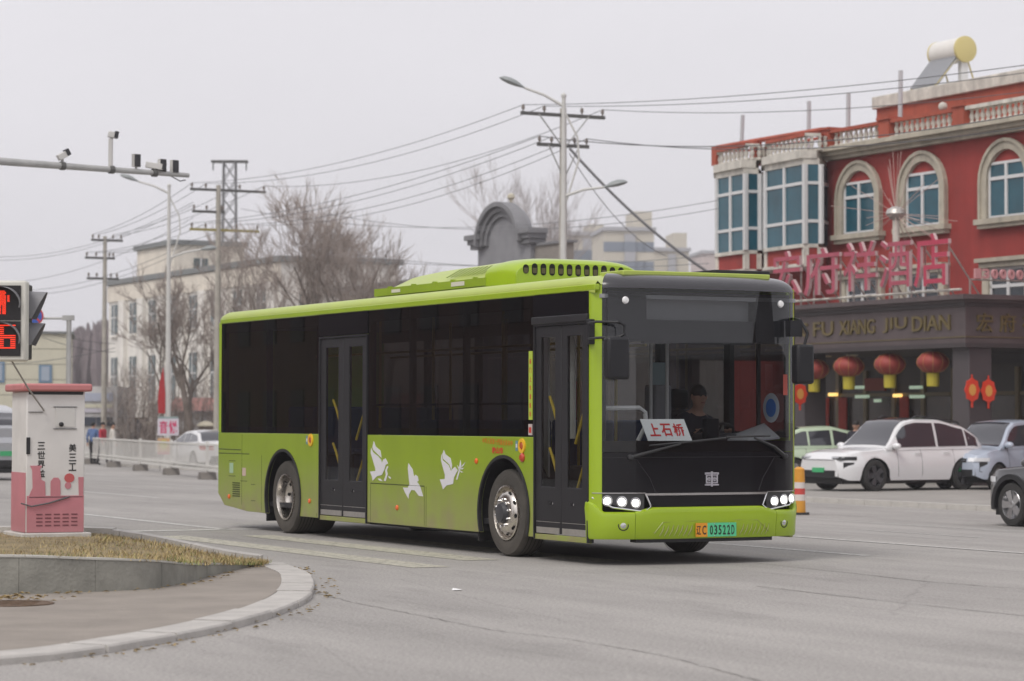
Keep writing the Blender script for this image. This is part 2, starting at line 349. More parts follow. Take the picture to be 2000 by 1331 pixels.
# planter wall (concrete slabs), its back kerb, soil and dry grass
WALL = mat('stained_concrete', (.27, .265, .235), .9, var=.30, vs=2.2, bump=.4, bs=30)
COP = mat('pale_coping', (.50, .49, .45), .8, var=.12, vs=5)
pw = thing('planter_wall', 'low stained concrete retaining wall round the grassy traffic island', 'wall', (-4.2, 21.5, 0))
cuts = [0, 17, 25, 34, 44, len(fw)-1]
for a, b in zip(cuts[:-1], cuts[1:]):
    seg = fw[a:b+1]; t = .12; inn = offs(seg, t)
    rows = [[(p.x-pw.location.x, p.y-pw.location.y, 0.0), (p.x-pw.location.x, p.y-pw.location.y, p.z-.004), (q.x-pw.location.x, q.y-pw.location.y, p.z-.004), (q.x-pw.location.x, q.y-pw.location.y, 0)] for p, q in zip(seg, inn)]
    rows[0] = [(x + .003, y, z) for x, y, z in rows[0]]
    mb = MB().grid(rows, True); n = len(mb.v); mb.f += [(3, 2, 1, 0), (n-4, n-3, n-2, n-1)]
    mb.build('wall_slab', WALL, pw)
    rows = [[(p.x-pw.location.x - (q.x-p.x)*.06, p.y-pw.location.y - (q.y-p.y)*.06, p.z-.003), (p.x-pw.location.x - (q.x-p.x)*.06, p.y-pw.location.y - (q.y-p.y)*.06, p.z+.014), (q.x-pw.location.x, q.y-pw.location.y, p.z+.014), (q.x-pw.location.x, q.y-pw.location.y, p.z-.003)] for p, q in zip(seg, inn)]
    mb = MB().grid(rows, True); n = len(mb.v); mb.f += [(3, 2, 1, 0), (n-4, n-3, n-2, n-1)]; mb.build('coping', COP, pw)
bkk = thing('planter_kerb', 'pale kerb edging the back of the grassy traffic island', 'kerb', (-2.5, 26.1, 0))
for a in range(0, len(bk)-1, 5):
    seg = bk[a:a+6]
    if len(seg) < 2: break
    rows = [[(p.x+2.5, p.y-26.1, 0), (p.x+2.5, p.y-26.1, p.z+.055), (p.x+2.5, p.y-26.1+.30, p.z+.055), (p.x+2.5, p.y-26.1+.30, 0)] for p in seg]
    rows[0] = [(x+.005, y, z) for x, y, z in rows[0]]
    mb = MB().grid(rows, True); n = len(mb.v); mb.f += [(3, 2, 1, 0), (n-4, n-3, n-2, n-1)]; mb.build('kerb_stone', KS2, bkk)
SOIL = mat('dry_turf', (.23, .18, .10), .95, var=.35, vs=3.0, bump=.8, bs=25)
def turf(x, y):
    i = min(range(len(fw)), key=lambda k: abs(fw[k].x - x) + .02*abs(fw[k].y - y)); j = min(range(len(bk)), key=lambda k: abs(bk[k].x - x))
    a, b = fw[i], bk[j]; t = min(max((y - a.y)/max(b.y - a.y, .05), 0), 1); return (a.z*(1-t) + b.z*t) + .02*math.sin(t*PI)
rows = []
for i in range(len(fw)):
    t = i/(len(fw)-1); a = fw[i]; b = bk[int(t*(len(bk)-1))]; rows.append([(a.lerp(b, k/8).x, a.lerp(b, k/8).y, a.lerp(b, k/8).z + .015*math.sin(PI*k/8) + rnd.uniform(-.008, .008)) for k in range(9)])
tag(MB().grid(rows).build('island_turf', SOIL, smooth=True), kind='structure')
gm = [mat('straw_blade', (.42, .33, .16), .9, var=.3, vs=2), mat('green_blade', (.16, .20, .06), .9, var=.3, vs=2), mat('tan_blade', (.31, .23, .11), .9, var=.3, vs=2)]
gb = MB(); gi = []
for k in range(15000):
    i = rnd.randrange(len(fw)); t = rnd.random(); a = fw[i]; b = bk[int(i/(len(fw)-1)*(len(bk)-1))]; p = a.lerp(b, t)
    if p.x < -5.6 or t > .95 or math.sin(p.x*5.3 + 1)*math.sin(p.y*4.1) > rnd.uniform(.15, 1.2): continue
    p.x += rnd.uniform(-.12, .12); p.z += .012; hgt = rnd.uniform(.008, .032)*(1.8 if rnd.random() < .06 else 1); an = rnd.uniform(0, 2*PI); l = rnd.uniform(.6, 3.0)*hgt; wd = rnd.uniform(.003, .006)
    dx, dy = math.cos(an), math.sin(an)
    o = len(gb.v); gb.v += [(p.x - dy*wd, p.y + dx*wd, p.z - .02), (p.x + dy*wd, p.y - dx*wd, p.z - .02), (p.x + dx*l, p.y + dy*l, p.z + hgt)]; gb.f.append((o, o+1, o+2))
    g_ = math.sin(p.x*3.1)*math.cos(p.y*2.3 + 1); gi.append(1 if (rnd.random() < (.45 if t < .22 and g_ > .1 else .10)) else (2 if rnd.random() < .4 else 0))
go = gb.build('dry_grass', gm, recalc=False)
go.data.polygons.foreach_set('material_index', gi); tag(go, 'short dry straw coloured grass covering the traffic island', 'grass', kind='stuff')
# leaf litter along kerbs and a scrap of paper
lm = mat('dead_leaf', (.30, .22, .10), .9, var=.4, vs=4); lb = MB()
for k in range(260):
    if k < 150: i = rnd.randrange(8, len(kout)); p = kout[i] + Vector((rnd.uniform(-.02, .22), rnd.uniform(-.1, .1), .012))
    elif k < 210: i = rnd.randrange(10, len(fw)); p = Vector((fw[i].x + rnd.uniform(0, .18), fw[i].y - rnd.uniform(.0, .2), .066))
    else: p = Vector((-3.9 + rnd.gauss(0, .18), 20.75 + rnd.gauss(0, .1), .068 + rnd.random()*.03))
    a = rnd.uniform(0, 6.3); r = rnd.uniform(.012, .035); lb.add([(p.x + r*math.cos(a), p.y + r*math.sin(a), p.z), (p.x - r*.5*math.sin(a), p.y + r*.5*math.cos(a), p.z + r*.4), (p.x - r*math.cos(a), p.y - r*math.sin(a), p.z), (p.x + r*.5*math.sin(a), p.y - r*.5*math.cos(a), p.z + r*.3)], [(0, 1, 2, 3)])
tag(lb.build('fallen_leaves', lm, recalc=False), 'scattered dead leaves lying along the kerb and the island wall', 'leaves', kind='stuff')
p = onG(891, 1154); MBp = MB().add([(p.x - .04, p.y - .03, .006), (p.x + .045, p.y - .045, .012), (p.x + .05, p.y + .04, .008), (p.x - .03, p.y + .05, .02)], [(0, 1, 2, 3)])
tag(MBp.build('paper_scrap', mat('white_paper', (.8, .8, .8), .8)), 'small white scrap of paper lying on the bare road', 'litter')

# manhole cover on the island pavement
P = onG(22, 1180, .055); MH = thing('manhole_cover', 'rusty round manhole cover strewn with leaves on the island pavement', 'manhole cover', (P.x, P.y, .056)); IRON = mat('rusty_iron', (.13, .085, .055), .8, var=.35, vs=9, bump=.5, bs=40)
MB().lathe([(.33, 0), (.33, .008), (.30, .009), (.30, .004)], 32, None, False).build('frame_ring', IRON, MH); MB().lathe([(.295, 0), (.295, .006), (1e-4, .006)], 32, None, False).build('cover_plate', IRON, MH)
for k in range(5): MB().box(-.2, .2, -.012 + (k - 2)*.09, .012 + (k - 2)*.09, .006, .010).build('cover_rib', IRON, MH)
# ================================================================== the bus (local x forward from the front axle, y to its left, z up)
GREEN = mat('lime_paint', (.262, .368, .012), .34, coat=.4, var=.07, vs=1.2, bump=.05, bs=2.2, streak=.10, dirt=((.26, .235, .10), .2, 1.0, .85))
GREEN2 = mat('lime_paint_clean', (.315, .45, .012), .32, coat=.4, var=.04, vs=2)
PALEG = mat('skylit_lime', (.40, .49, .085), .45, coat=.2, var=.06, vs=2)  # paler lime: skylight on the roof put into the colour
BLACK = mat('gloss_black', (.006, .0055, .008), .10, spec=.4)
MATTE = mat('matt_black', (.016, .015, .017), .6)
DGREY = mat('charcoal_trim', (.020, .019, .022), .5, var=.15, vs=5, spec=.35)
VISOR = mat('grey_visor', (.035, .034, .039), .22, coat=.3)
RUB = mat('tyre_rubber', (.045, .041, .037), .85, var=.3, vs=6, bump=.3, bs=40, dirt=((.13, .115, .095), .0, 1.2, .5))
ALU = mat('aluminium', (.62, .60, .57), .32, metal=.9, var=.12, vs=8)
RIMM = mat('polished_rim', (.66, .62, .57), .26, metal=1.0, var=.2, vs=9)
CHROME = mat('chrome', (.75, .75, .76), .12, metal=1.0)
HOLE = mat('dark_hole', (.004, .004, .004), .9)
WHITE = mat('white_vinyl', (.66, .65, .68), .5)
ORANGE = mat('orange_lens', (.75, .13, .012), .25, coat=.5)
YELLOW = mat('yellow_plastic', (.78, .45, .02), .4)
REDV = mat('red_vinyl', (.55, .035, .015), .5)
ORV = mat('orange_vinyl', (.52, .19, .01), .5)
RAILY = mat('yellow_rail', (.62, .45, .04), .35)
POLE = mat('pale_pole', (.62, .62, .60), .3)
INT = mat('interior_grey', (.30, .30, .31), .6, var=.1, vs=3)
INTD = mat('interior_dark', (.016, .0155, .019), .6)
SEATB = mat('blue_seat', (.025, .06, .17), .6)
TINT = glass('tinted_glass', (.13, .125, .14))
DOORG = glass('door_glass', (.60, .61, .60))
WIND = glass('windscreen_glass', (.68, .70, .72), 1.55)
FARG = glass('far_side_glass', (.30, .31, .32))
fo, DD, NE, XR = 2.267, .40, 2.8, -8.87
x0f = fo - DD
bus = thing('city_bus', 'lime green single-deck city bus with black glass band and white dove decals', 'bus', (O2.x, O2.y, 0), AZ)
def sgnp(a, e): return math.copysign(abs(a)**e, a)
def FP(th, z, off=0.0):
    def p(t): return Vector((x0f + DD*max(math.sin(t), 0)**(2/NE), 1.25 - 1.25*sgnp(math.cos(t), 2/NE), 0))
    a = p(th); t = p(min(th + .004, PI)) - p(max(th - .004, 0)); t.normalize(); nn = Vector((t.y, -t.x, 0))
    q = a + nn*off; return Vector((q.x, q.y, z))
def thy(y): u = (y - 1.25)/1.25; return math.acos(max(-1, min(1, -sgnp(u, NE/2))))
def thx(x): return math.asin(min(1, ((x - x0f)/DD)**(NE/2)))
def onF(u, v):
    y = 1.25
    for i in range(60):
        uu = min(abs((y-1.25)/1.25), 1); q = onS(u, v, x0f + DD*(1 - uu**NE)**(1/NE)); y = .5*y + .5*min(max(q[0], 0), 2.5)
    return q
def fpatch(mb, BL, BR, TR, TL, off=0.0, thick=.02, nt_=18, nz=6):
    def row(o): return [[FP((BL[0]*(1-i/nt_) + BR[0]*i/nt_)*(1-j/nz) + (TL[0]*(1-i/nt_) + TR[0]*i/nt_)*j/nz, (BL[1]*(1-i/nt_) + BR[1]*i/nt_)*(1-j/nz) + (TL[1]*(1-i/nt_) + TR[1]*i/nt_)*j/nz, o) for i in range(nt_+1)] for j in range(nz+1)]
    return mb.shell(row(off), row(off - thick))
def fband(mb, ya, yb, z0, z1, **k): return fpatch(mb, (thy(ya), z0), (thy(yb), z0), (thy(yb), z1), (thy(ya), z1), **k)
TH0 = thx(2.083); TH1 = PI - TH0
# --- side skirts with wheel arches
def skirt(name, pts, y, t, m=GREEN): return MB().prism([(x, y, z) for x, z in pts], (0, t, 0)).build(name, m, bus, bevel=.006)
def notch(cx, r=.615, cz=.48, zb=.245):
    a = math.degrees(math.asin((zb - cz)/r)); return [p for p in arc(cx, cz, r, 180 - a, a, 28)]
WB = -6.454
for y, t in ((0.0, .045), (2.455, .045)):
    if y == 0:
        skirt('side_skirt', [(XR, .47), (XR, 1.315), (-5.235, 1.315), (-5.235, .245)] + [p for p in notch(WB)[::-1]] + [(-7.75, .25), (-8.62, .31)], y, t)
        skirt('side_skirt', [(-3.70, .245), (-3.70, 1.315), (.715, 1.315), (.715, .245)] + notch(0)[::-1], y, t)
        skirt('door_step', [(-5.225, .225), (-5.225, .285), (-3.71, .285), (-3.71, .225)], y, t)
        skirt('door_step', [(.725, .225), (.725, .285), (1.95, .285), (1.95, .225)], y, t)
    else:
        skirt('side_skirt', [(XR, .47), (XR, 1.315), (1.95, 1.315), (1.95, .245)] + notch(0)[::-1] + notch(WB)[::-1] + [(-7.75, .25), (-8.62, .31)], y, t)
for cx in (0, WB):                                   # arch lips and dark wells
    for y0, y1 in ((-.012, .03), (2.47, 2.512)):
        lip = MB(); o_ = arc(cx, .48, .635, 202, -22, 30); i_ = arc(cx, .48, .60, 202, -22, 30)
        rows = [[(a[0], y0, a[1]), (a[0], y1, a[1]), (b[0], y1, b[1]), (b[0], y0, b[1])] for a, b in zip(o_, i_)]
        lip.grid(rows, True).build('wheel_arch_lip', MATTE, bus)
    for y0, y1 in ((.03, .62), (1.88, 2.47)):
        wl = MB(); o_ = arc(cx, .48, .64, 200, -20, 20)
        wl.grid([[(a, y0, b), (a, y1, b)] for a, b in o_]); ye = y1 if y0 < 1 else y0
        wl.add([(a, ye, b) for a, b in o_], [tuple(range(len(o_)))]); wl.build('wheel_well', MATTE, bus)
# --- roof: rounded cove and crown
def roofsec(n=8):
    s = [(0.0, 2.84), (0.0, 2.90)] + [(.13 - .13*math.cos(math.radians(a)), 2.90 + .10*math.sin(math.radians(a))) for a in (20, 40, 60, 80)] + [(.45, 3.028), (.85, 3.045), (1.25, 3.05)]
    return s + [(2.5 - y, z) for y, z in s[-2::-1]]
rs = roofsec()
rows = [[(x, 1.25 + (y - 1.25)*k, z - dz*(1 if z > 2.86 else 0)) for y, z in rs] for x, k, dz in ((XR, .985, .06), (XR + .06, .998, .02), (XR + .2, 1, 0), (-5, 1, 0), (-2, 1, 0), (1.2, 1, 0), (1.6, 1, 0), (1.75, 1, 0), (2.085, 1, 0))]
for i in (7, 8): rows[i] = [(x, y, min(z, 2.90) if .04 < y < 2.46 else z - .03) if x > 1.8 else (x, y, z - .03*(z > 3)) for x, y, z in rows[i]]
rows[8] = [(x if y < 1.25 else 1.93, y, z) for x, y, z in rows[8]]
MB().grid(rows).build('roof', PALEG, bus, smooth=True, ang=60)
for y, xe in ((-.003, 2.085), (2.443, 1.9)): MB().box(XR + .05, xe, y, y + .06, 2.835, 2.905).build('roof_rail', GREEN2, bus, bevel=.012)
MB().box(XR + .03, 2.1, .06, 2.44, 2.76, 2.80).build('ceiling', INT, bus)
# rear wall, corner posts and floor pan
rw = MB(); rw.prism([(XR, .0, z) for z in (.47, 2.86)] + [(XR, 2.5, z) for z in (2.86, .47)], (.05, 0, 0)).build('rear_panel', GREEN, bus, bevel=.03)
for y in (-.002, 2.442): MB().box(XR + .0, XR + .10, y, y + .06, 1.315, 2.86).build('rear_corner_post', GREEN2, bus, bevel=.015)
MB().box(XR + .3, 1.95, .06, 2.44, .34, .40).build('floor', INTD, bus)
MB().box(-5.7, -.75, .25, 2.25, .20, .339).build('battery_tray', MATTE, bus)
MB().box(XR + .35, -7.2, .06, 2.44, .40, 1.3).build('motor_bay', INTD, bus)
# --- side glass and pillars (near side)
def pane(x0, x1, z0, z1, y, m=TINT, name='window_pane'): return MB().add([(x0, y, z0), (x1, y, z0), (x1, y, z1), (x0, y, z1)], [(0, 1, 2, 3)]).build(name, m, bus, recalc=False)
near = [(XR + .09, -7.05), (-7.045, -5.25), (-3.685, -2.475), (-2.47, -1.02), (-1.015, .70)]
for a, b in near: pane(a, b, 1.32, 2.835, .004)
fr = MB()
for x in (-8.70, -7.05, -5.30, -3.64, -2.47, -1.02, .655): fr.box(x - .045, x + .045, .016, .07, 1.315, 2.83)
for a, b in ((-8.75, -5.25), (-3.69, .70)): fr.box(a, b, .016, .065, 1.318, 1.40); fr.box(a, b, .016, .065, 2.70, 2.832)
fr.build('window_pillars', MATTE, bus)
for a, b in ((-3.59, -2.52), (-2.42, -1.07), (-.97, .55)):            # sliding transom bars
    MB().box(a, b, .014, .045, 1.665, 1.69).build('transom_bar', DGREY, bus)
# lintels over the doors
MB().box(-5.24, -3.695, -.006, .05, 2.555, 2.835).build('door_lintel', BLACK, bus)
MB().box(.71, 1.95, -.006, .05, 2.60, 2.835).build('door_lintel', BLACK, bus)
MB().box(.705, 1.955, -.03, .03, 2.52, 2.60).build('door_rail_cover', DGREY, bus, bevel=.01)
# far side glass and pillars
for a, b in ((XR + .1, -7.2), (-7.19, -5.6), (-5.59, -4.0), (-3.99, -2.4), (-2.39, -.8), (-.79, .7)): pane(a, b, 1.32, 2.835, 2.488, FARG)
pane(.76, 1.94, 1.25, 2.80, 2.488, FARG, 'driver_window')
fr = MB()
for x in (-7.2, -5.6, -4.0, -2.4, -.8, .73, 1.96): fr.box(x - .06, x + .06, 2.42, 2.484, 1.315, 2.83)
fr.box(XR + .1, 1.95, 2.42, 2.484, 1.317, 1.38); fr.box(XR + .1, 1.95, 2.42, 2.484, 2.60, 2.832); fr.build('window_pillars', INTD, bus)
MB().box(1.31, 1.34, 2.44, 2.482, 1.38, 2.6).build('driver_window_bar', INTD, bus)
# --- doors
def door(xa, xb, zt, zg, gl, name):
    d = MB().box(xa, xb, .004, .012, .30, zt).build(name, MATTE, bus); d.data.clear_geometry()
    w_ = (xb - xa - .05)/2
    me = MB()
    me.box(xa - .005, xa + .02, -.012, .06, .23, zt + .02); me.box(xb - .02, xb + .005, -.012, .06, .23, zt + .02)
    me.box(xa + .02, xb - .02, -.012, .06, zt, zt + .02)
    me = me.build('door_frame_source', DGREY, None); d.data = me.data; d.data.name = 'door_frame'; bpy.data.objects.remove(me)
    for k in range(2):
        a = xa + .022 + k*(w_ + .006); b = a + w_; g0, g1 = gl[k]
        lf = MB(); y0, y1 = .004, .04
        lf.ring([(a, y0, .30), (b, y0, .30), (b, y0, zt - .005), (a, y0, zt - .005)], [(g0, y0, zg), (g1, y0, zg), (g1, y0, zt - .12), (g0, y0, zt - .12)], (0, y1 - y0, 0))
        lo = lf.build('door_leaf', DGREY, bus, bevel=.006)
        MB().add([(g0, .014, zg), (g1, .014, zg), (g1, .014, zt - .12), (g0, .014, zt - .12)], [(0, 1, 2, 3)]).build('door_pane', DOORG, lo, recalc=False)
        MB().box(a + .03, b - .03, -.002, .003, .295, .36).build('kick_plate', ALU, lo)
        MB().box(a + .02, b - .02, 0, .0035, .415, .42).build('panel_line', ALU, lo)
        cx = (a + b)/2 + (.06 if k == 0 else -.06)
        MB().box(cx - .035, cx + .02, -.004, .004, .60, .635).build('door_lock', BLACK, lo)
        MB().lathe([(.012, 0), (.012, .006)], 10, Matrix.Translation((cx + .05, .004, .615)) @ Matrix.Rotation(PI/2, 4, 'X')).build('key_plug', CHROME, lo)
        for zz in (1.75, 1.20):
            s_ = 1 if k == 0 else -1
            p0 = (g0 + .02, .10, zz) if k == 0 else (g1 - .02, .10, zz); p1 = (g1 - .01, .10, zz - .50) if k == 0 else (g0 + .01, .10, zz - .50)
            MB().tube([p0, ((p0[0]*.75 + p1[0]*.25), .10, zz - .10), p1], .016, 8).build('door_handrail', RAILY, lo, smooth=True)
    return d
door(.735, 1.945, 2.50, .79, ((.875, 1.20), (1.47, 1.80)), 'front_door')
door(-5.215, -3.715, 2.53, .74, ((-5.03, -4.62), (-4.28, -3.87)), 'rear_door')
# --- front A pillars (green) and black front mask
for t0, t1 in ((thx(1.95), TH0 - .004), (TH1 + .004, PI - thx(1.95))):
    m_ = MB(); fpatch(m_, (t0, .56), (t1, .56), (t1, 2.90), (t0, 2.90), off=.004, thick=.05, nt_=5, nz=3); m_.build('front_pillar', GREEN2, bus, smooth=True)
m_ = MB(); fpatch(m_, (TH0, .745), (TH1, .745), (TH1, 1.165), (TH0, 1.165), thick=.03, nt_=40, nz=3); m_.build('front_mask', BLACK, bus, smooth=True)
YW0, YW1 = .055, 2.445
for a, b in ((TH0, thy(YW0)), (thy(YW1), TH1)):
    m_ = MB(); fpatch(m_, (a, 1.168), (b, 1.168), (b, 2.86), (a, 2.86), thick=.03, nt_=6, nz=3); m_.build('mask_side', BLACK, bus, smooth=True)
m_ = MB(); ta, tb_ = thy(YW0 + .002), thy(YW1 - .002); m_.grid([[FP(ta + (tb_ - ta)*i/48, z, .002) for i in range(49)] for z in (1.168, 2.0, 2.86)]); m_.build('windscreen', WIND, bus, smooth=True, recalc=False)
m_ = MB(); fband(m_, YW0 + .01, YW1 - .01, 1.17, 1.285, thick=.006, nt_=30, nz=2, off=-.010); m_.build('windscreen_frit', BLACK, bus, smooth=True)
for a, b in ((YW0 + .01, .115), (2.385, YW1 - .01)):
    m_ = MB(); fband(m_, a, b, 1.29, 2.85, thick=.006, nt_=4, nz=2, off=-.010); m_.build('windscreen_frit', BLACK, bus, smooth=True)
# cap above the windscreen, rounding back to the roof
rows = []
for k in range(9):
    a = math.radians(90*k/8); rows.append([FP(TH0 + (TH1 - TH0)*i/44, 2.862 + .165*math.sin(a), .006 - .30*(1 - math.cos(a))) for i in range(45)])
for k_ in (.42, .55): rows.append([Vector((min(p.x, 9), 1.25 + (p.y - 1.25)*.98, p.z)) for p in [FP(TH0 + (TH1-TH0)*i/44, 3.03, -k_ ) for i in range(45)]])
MB().grid(rows).build('front_cap', VISOR, bus, smooth=True, ang=80)
MB().box(1.55, 2.05, .35, 2.15, 3.0, 3.055).build('roof_hatch_lip', PALEG, bus, bevel=.01)
# seams of the mask
m_ = MB(); fband(m_, .05, 2.45, 1.113, 1.118, off=.002, thick=.004, nt_=40, nz=1); m_.build('mask_seam', DGREY, bus)
for pts in (((.40, 1.113), (.56, .90), (.62, .76)), ((2.10, 1.113), (1.94, .90), (1.88, .76))):
    MB().tube([FP(thy(y), z, .001) for y, z in pts], .004, 5).build('mask_seam', DGREY, bus)
m_ = MB(); fband(m_, .515, 1.985, .722, .745, off=.012, thick=.03, nt_=24, nz=1); m_.build('chrome_strip', CHROME, bus, smooth=True)
m_ = MB(); fpatch(m_, (thy(.60), .605), (thy(1.90), .605), (thy(1.985), .720), (thy(.515), .720), off=0, thick=.03, nt_=24, nz=2); m_.build('grille_band', BLACK, bus, smooth=True)
# --- bumper
def zb_(y): return .272
def bump_rows(ya, yb, ztop, n=24):
    rows = []
    prof = [(0, 0.0), (.06, .012), (.5, .018), (.82, .03), (.95, .022), (1.0, .0)]
    for fz, of in prof:
        rows.append([FP(ya + (yb-ya)*i/n, .272 + (ztop(1.25 - 1.25*sgnp(math.cos(ya + (yb-ya)*i/n), 2/NE)) - .272)*fz, of) for i in range(n+1)])
    return rows
def ztop_mid(y):
    d = min(max((abs(y - 1.25) - .66)/.19, 0), 1); return .600 - .045*d
for nm, a, b, zt in (('bumper', thy(.40), thy(2.10), ztop_mid), ('bumper_corner', thx(1.95), thy(.395), lambda y: .553 if y > .1 else .553 + (.1 - y)*1.2), ('bumper_corner', thy(2.105), PI - thx(1.95), lambda y: .553 if y < 2.4 else .553 + (y - 2.4)*1.2)):
    R_ = bump_rows(a, b, zt); I_ = [[p + Vector((-.05, 0, 0)) for p in r] for r in R_]
    MB().shell(R_, I_).build(nm, GREEN2, bus, smooth=True, ang=35)
m_ = MB(); fband(m_, .42, 2.08, .235, .272, off=-.02, thick=.2, nt_=16, nz=1); m_.build('bumper_valance', MATTE, bus)
# pressed panel with ribs round the plate
rb = MB()
for k in range(7):
    for y0 in (.66 + k*.055, 1.62 + k*.055):
        if y0 > 1.03 and y0 < 1.6: continue
        rb.tube([FP(thy(y0), .30, .016), FP(thy(y0 + .035), .36, .021), FP(thy(y0 + .055), .415, .018)], [.004, .008, .003], 6)
tag(rb.build('bumper_ribs', GREEN, bus, smooth=True), kind='stuff')  # ribs in the darker green: their shading put into the colour
MB().tube([FP(thy(y), z, .0185) for y, z in ((.60, .33), (.70, .445), (1.05, .455), (1.6, .458), (1.85, .452), (2.0, .33))], .004, 5).build('bumper_crease', GREEN, bus)
# number plate
PG = mat('plate_green', (.10, .55, .27), .45); PO = mat('plate_orange', (.72, .30, .02), .45); PK = mat('plate_black', (.02, .02, .02), .6)
plt = MB().box(fo + .028, fo + .036, 1.075, 1.215, .288, .432).build('number_plate', PO, bus)
MB().box(fo + .028, fo + .036, 1.2155, 1.567, .288, .432).build('plate_field', PG, plt)
FM = lambda y, z, x=fo + .0365: frame((x, y, z), (0, 1, 0), (0, 0, 1))
t_ = MB(); text_fit(t_, '辽', FM(1.108, .358), .052, .095, .002, .012); text_fit(t_, 'C', FM(1.176, .358), .046, .095, .002, .012)
for i, ch in enumerate('03522D'): text_fit(t_, ch, FM(1.262 + i*.0525, .358), .036, .098, .002, .014)
t_.build('plate_characters', PK, plt)
bt = MB()
for y in (1.30, 1.48):
    for z in (.298, .423): bt.lathe([(.006, 0), (.004, .005)], 8, frame((fo + .036, y, z), (0, 1, 0), (0, 0, 1)))
bt.build('plate_bolts', ALU, plt)
# emblem: a squared chrome character for a vehicle
em = MB(); ey, ez = 1.285, .887; ex = fo + .002
for a, b, c, d in ((-.083, .083, .055, .067), (-.083, .083, -.067, -.055), (-.009, .009, -.078, .078), (-.07, .07, .036, .046), (-.07, .07, -.046, -.036), (-.07, -.058, -.04, .04), (.058, .07, -.04, .04), (-.06, .06, -.006, .006), (-.045, -.02, .014, .022), (.02, .045, .014, .022), (-.045, -.02, -.024, -.014), (.02, .045, -.024, -.014), (-.083, -.07, .046, .06), (.07, .083, .046, .06)):
    em.box(ex, ex + .012, ey + a, ey + b, ez + c, ez + d)
em.build('front_emblem', mat('emblem_silver', (.62, .60, .66), .3, metal=.6), bus)
# --- headlamps
LAMPON = mat('lit_lamp', (.9, .9, .9), .3, emit=(1, .98, .93), es=1.7)
LENS = glass('lamp_lens', (.92, .93, .94)); REFL = mat('lamp_reflector', (.55, .55, .56), .18, metal=1.0); LHB = mat('lamp_housing', (.045, .045, .047), .3, coat=.4)
for far in (0, 1):
    Y = (lambda y: 2.5 - y) if far else (lambda y: y)
    q = [(thy(Y(.020)), .705), (thy(Y(.505)), .560), (thy(Y(.60)), .612), (thy(Y(.502)), .742), (thy(Y(.020)), .742)]
    h_ = MB()
    A, B_, C_, D_ = (thy(Y(.018)), .70), (thy(Y(.50)), .556), (thy(Y(.51)), .742), (thy(Y(.018)), .742)
    if far: fpatch(h_, B_, A, D_, C_, off=-.015, thick=.02, nt_=14, nz=4)
    else: fpatch(h_, A, B_, C_, D_, off=-.015, thick=.02, nt_=14, nz=4)
    hl = h_.build('headlamp', LHB, bus, smooth=True)
    m_ = MB(); m_.tube([FP(t, z, .004) for t, z in ((A), ((A[0]+B_[0])/2, .600), B_, (thy(Y(.57)), .612), C_)], .010, 6); m_.build('headlamp_trim', CHROME, hl, smooth=True)
    if far: m_ = MB(); fpatch(m_, (thy(Y(.51)), .744), (thy(Y(.018)), .744), (thy(Y(.018)), .752), (thy(Y(.51)), .752), off=.01, thick=.03, nt_=14, nz=1)
    else: m_ = MB(); fpatch(m_, (thy(Y(.018)), .744), (thy(Y(.51)), .744), (thy(Y(.51)), .752), (thy(Y(.018)), .752), off=.01, thick=.03, nt_=14, nz=1)
    m_.build('headlamp_brow', CHROME, hl, smooth=True)
    for yy, zz, rr in ((.125, .668, .050), (.262, .657, .054), (.405, .645, .052)):
        th = thy(Y(yy)); P = FP(th, zz, -.014); T = (FP(th + .01, zz) - FP(th - .01, zz)).normalized()
        nn = Vector((T.y, -T.x, 0)); nn = (nn*.62 + Vector((1, 0, 0))*.38).normalized(); ax = Vector((0, 0, 1)).cross(nn)
        M = frame(P, ax, (0, 0, 1)) if frame(P, ax, (0, 0, 1)).col[2].xyz.dot(nn) > 0 else frame(P, -ax, (0, 0, 1))
        lp = MB().lathe([(rr + .006, -.03), (rr + .006, .018), (rr, .020), (rr*.9, .008)], 26, M, False).build('lamp_bezel', REFL, hl, smooth=True)
        MB().lathe([(1e-4, .012), (rr*.25, .014), (rr*.27, .018), (rr*.80, .011)], 24, M, False).build('lamp_bulb', LAMPON, lp, smooth=True)
        MB().lathe([(1e-4, .021), (rr*.16, .020)], 12, M, False).build('lamp_core', REFL, lp)
    # fog lamp
    th = thy(Y(.277)); P = FP(th, .418, .014); T = (FP(th + .01, .4) - FP(th - .01, .4)).normalized(); nn = Vector((T.y, -T.x, 0)); ax = Vector((0, 0, 1)).cross(nn); M = frame(P, ax, (0, 0, 1))
    fl = MB().lathe([(.058, -.03), (.058, .004), (.048, .006), (.044, -.006)], 22, M, False).build('fog_lamp', MATTE, bus, smooth=True)
    MB().lathe([(1e-4, .010), (.025, .008), (.045, -.004)], 22, M, False).build('fog_lens', mat('fog_lens', (.62, .63, .62), .12, metal=.6), fl, smooth=True)
# --- wipers
WIP = mat('wiper_black', (.022, .022, .024), .45)
for base, elbow, tip, b0, b1 in (((.345, 1.115), (.62, 1.19), (.90, 1.255), (.55, 1.235), (1.45, 1.315)), ((2.235, 1.12), (2.05, 1.22), (1.80, 1.315), (1.46, 1.325), (2.02, 1.335))):
    wp = MB().tube([FP(thy(base[0]), base[1], .02), FP(thy(elbow[0]), elbow[1], .05), FP(thy(tip[0]), tip[1], .03)], [.022, .016, .010], 6).build('wiper_arm', WIP, bus, smooth=True)
    MB().tube([FP(thy(b0[0] + (b1[0]-b0[0])*i/6), b0[1] + (b1[1]-b0[1])*i/6, .016) for i in range(7)], .011, 5).build('wiper_blade', WIP, wp)
    MB().lathe([(.03, -.02), (.03, .02), (.015, .03)], 12, frame(FP(thy(base[0]), base[1], .02), (0, 1, 0), (0, 0, 1))).build('wiper_hub', WIP, wp)
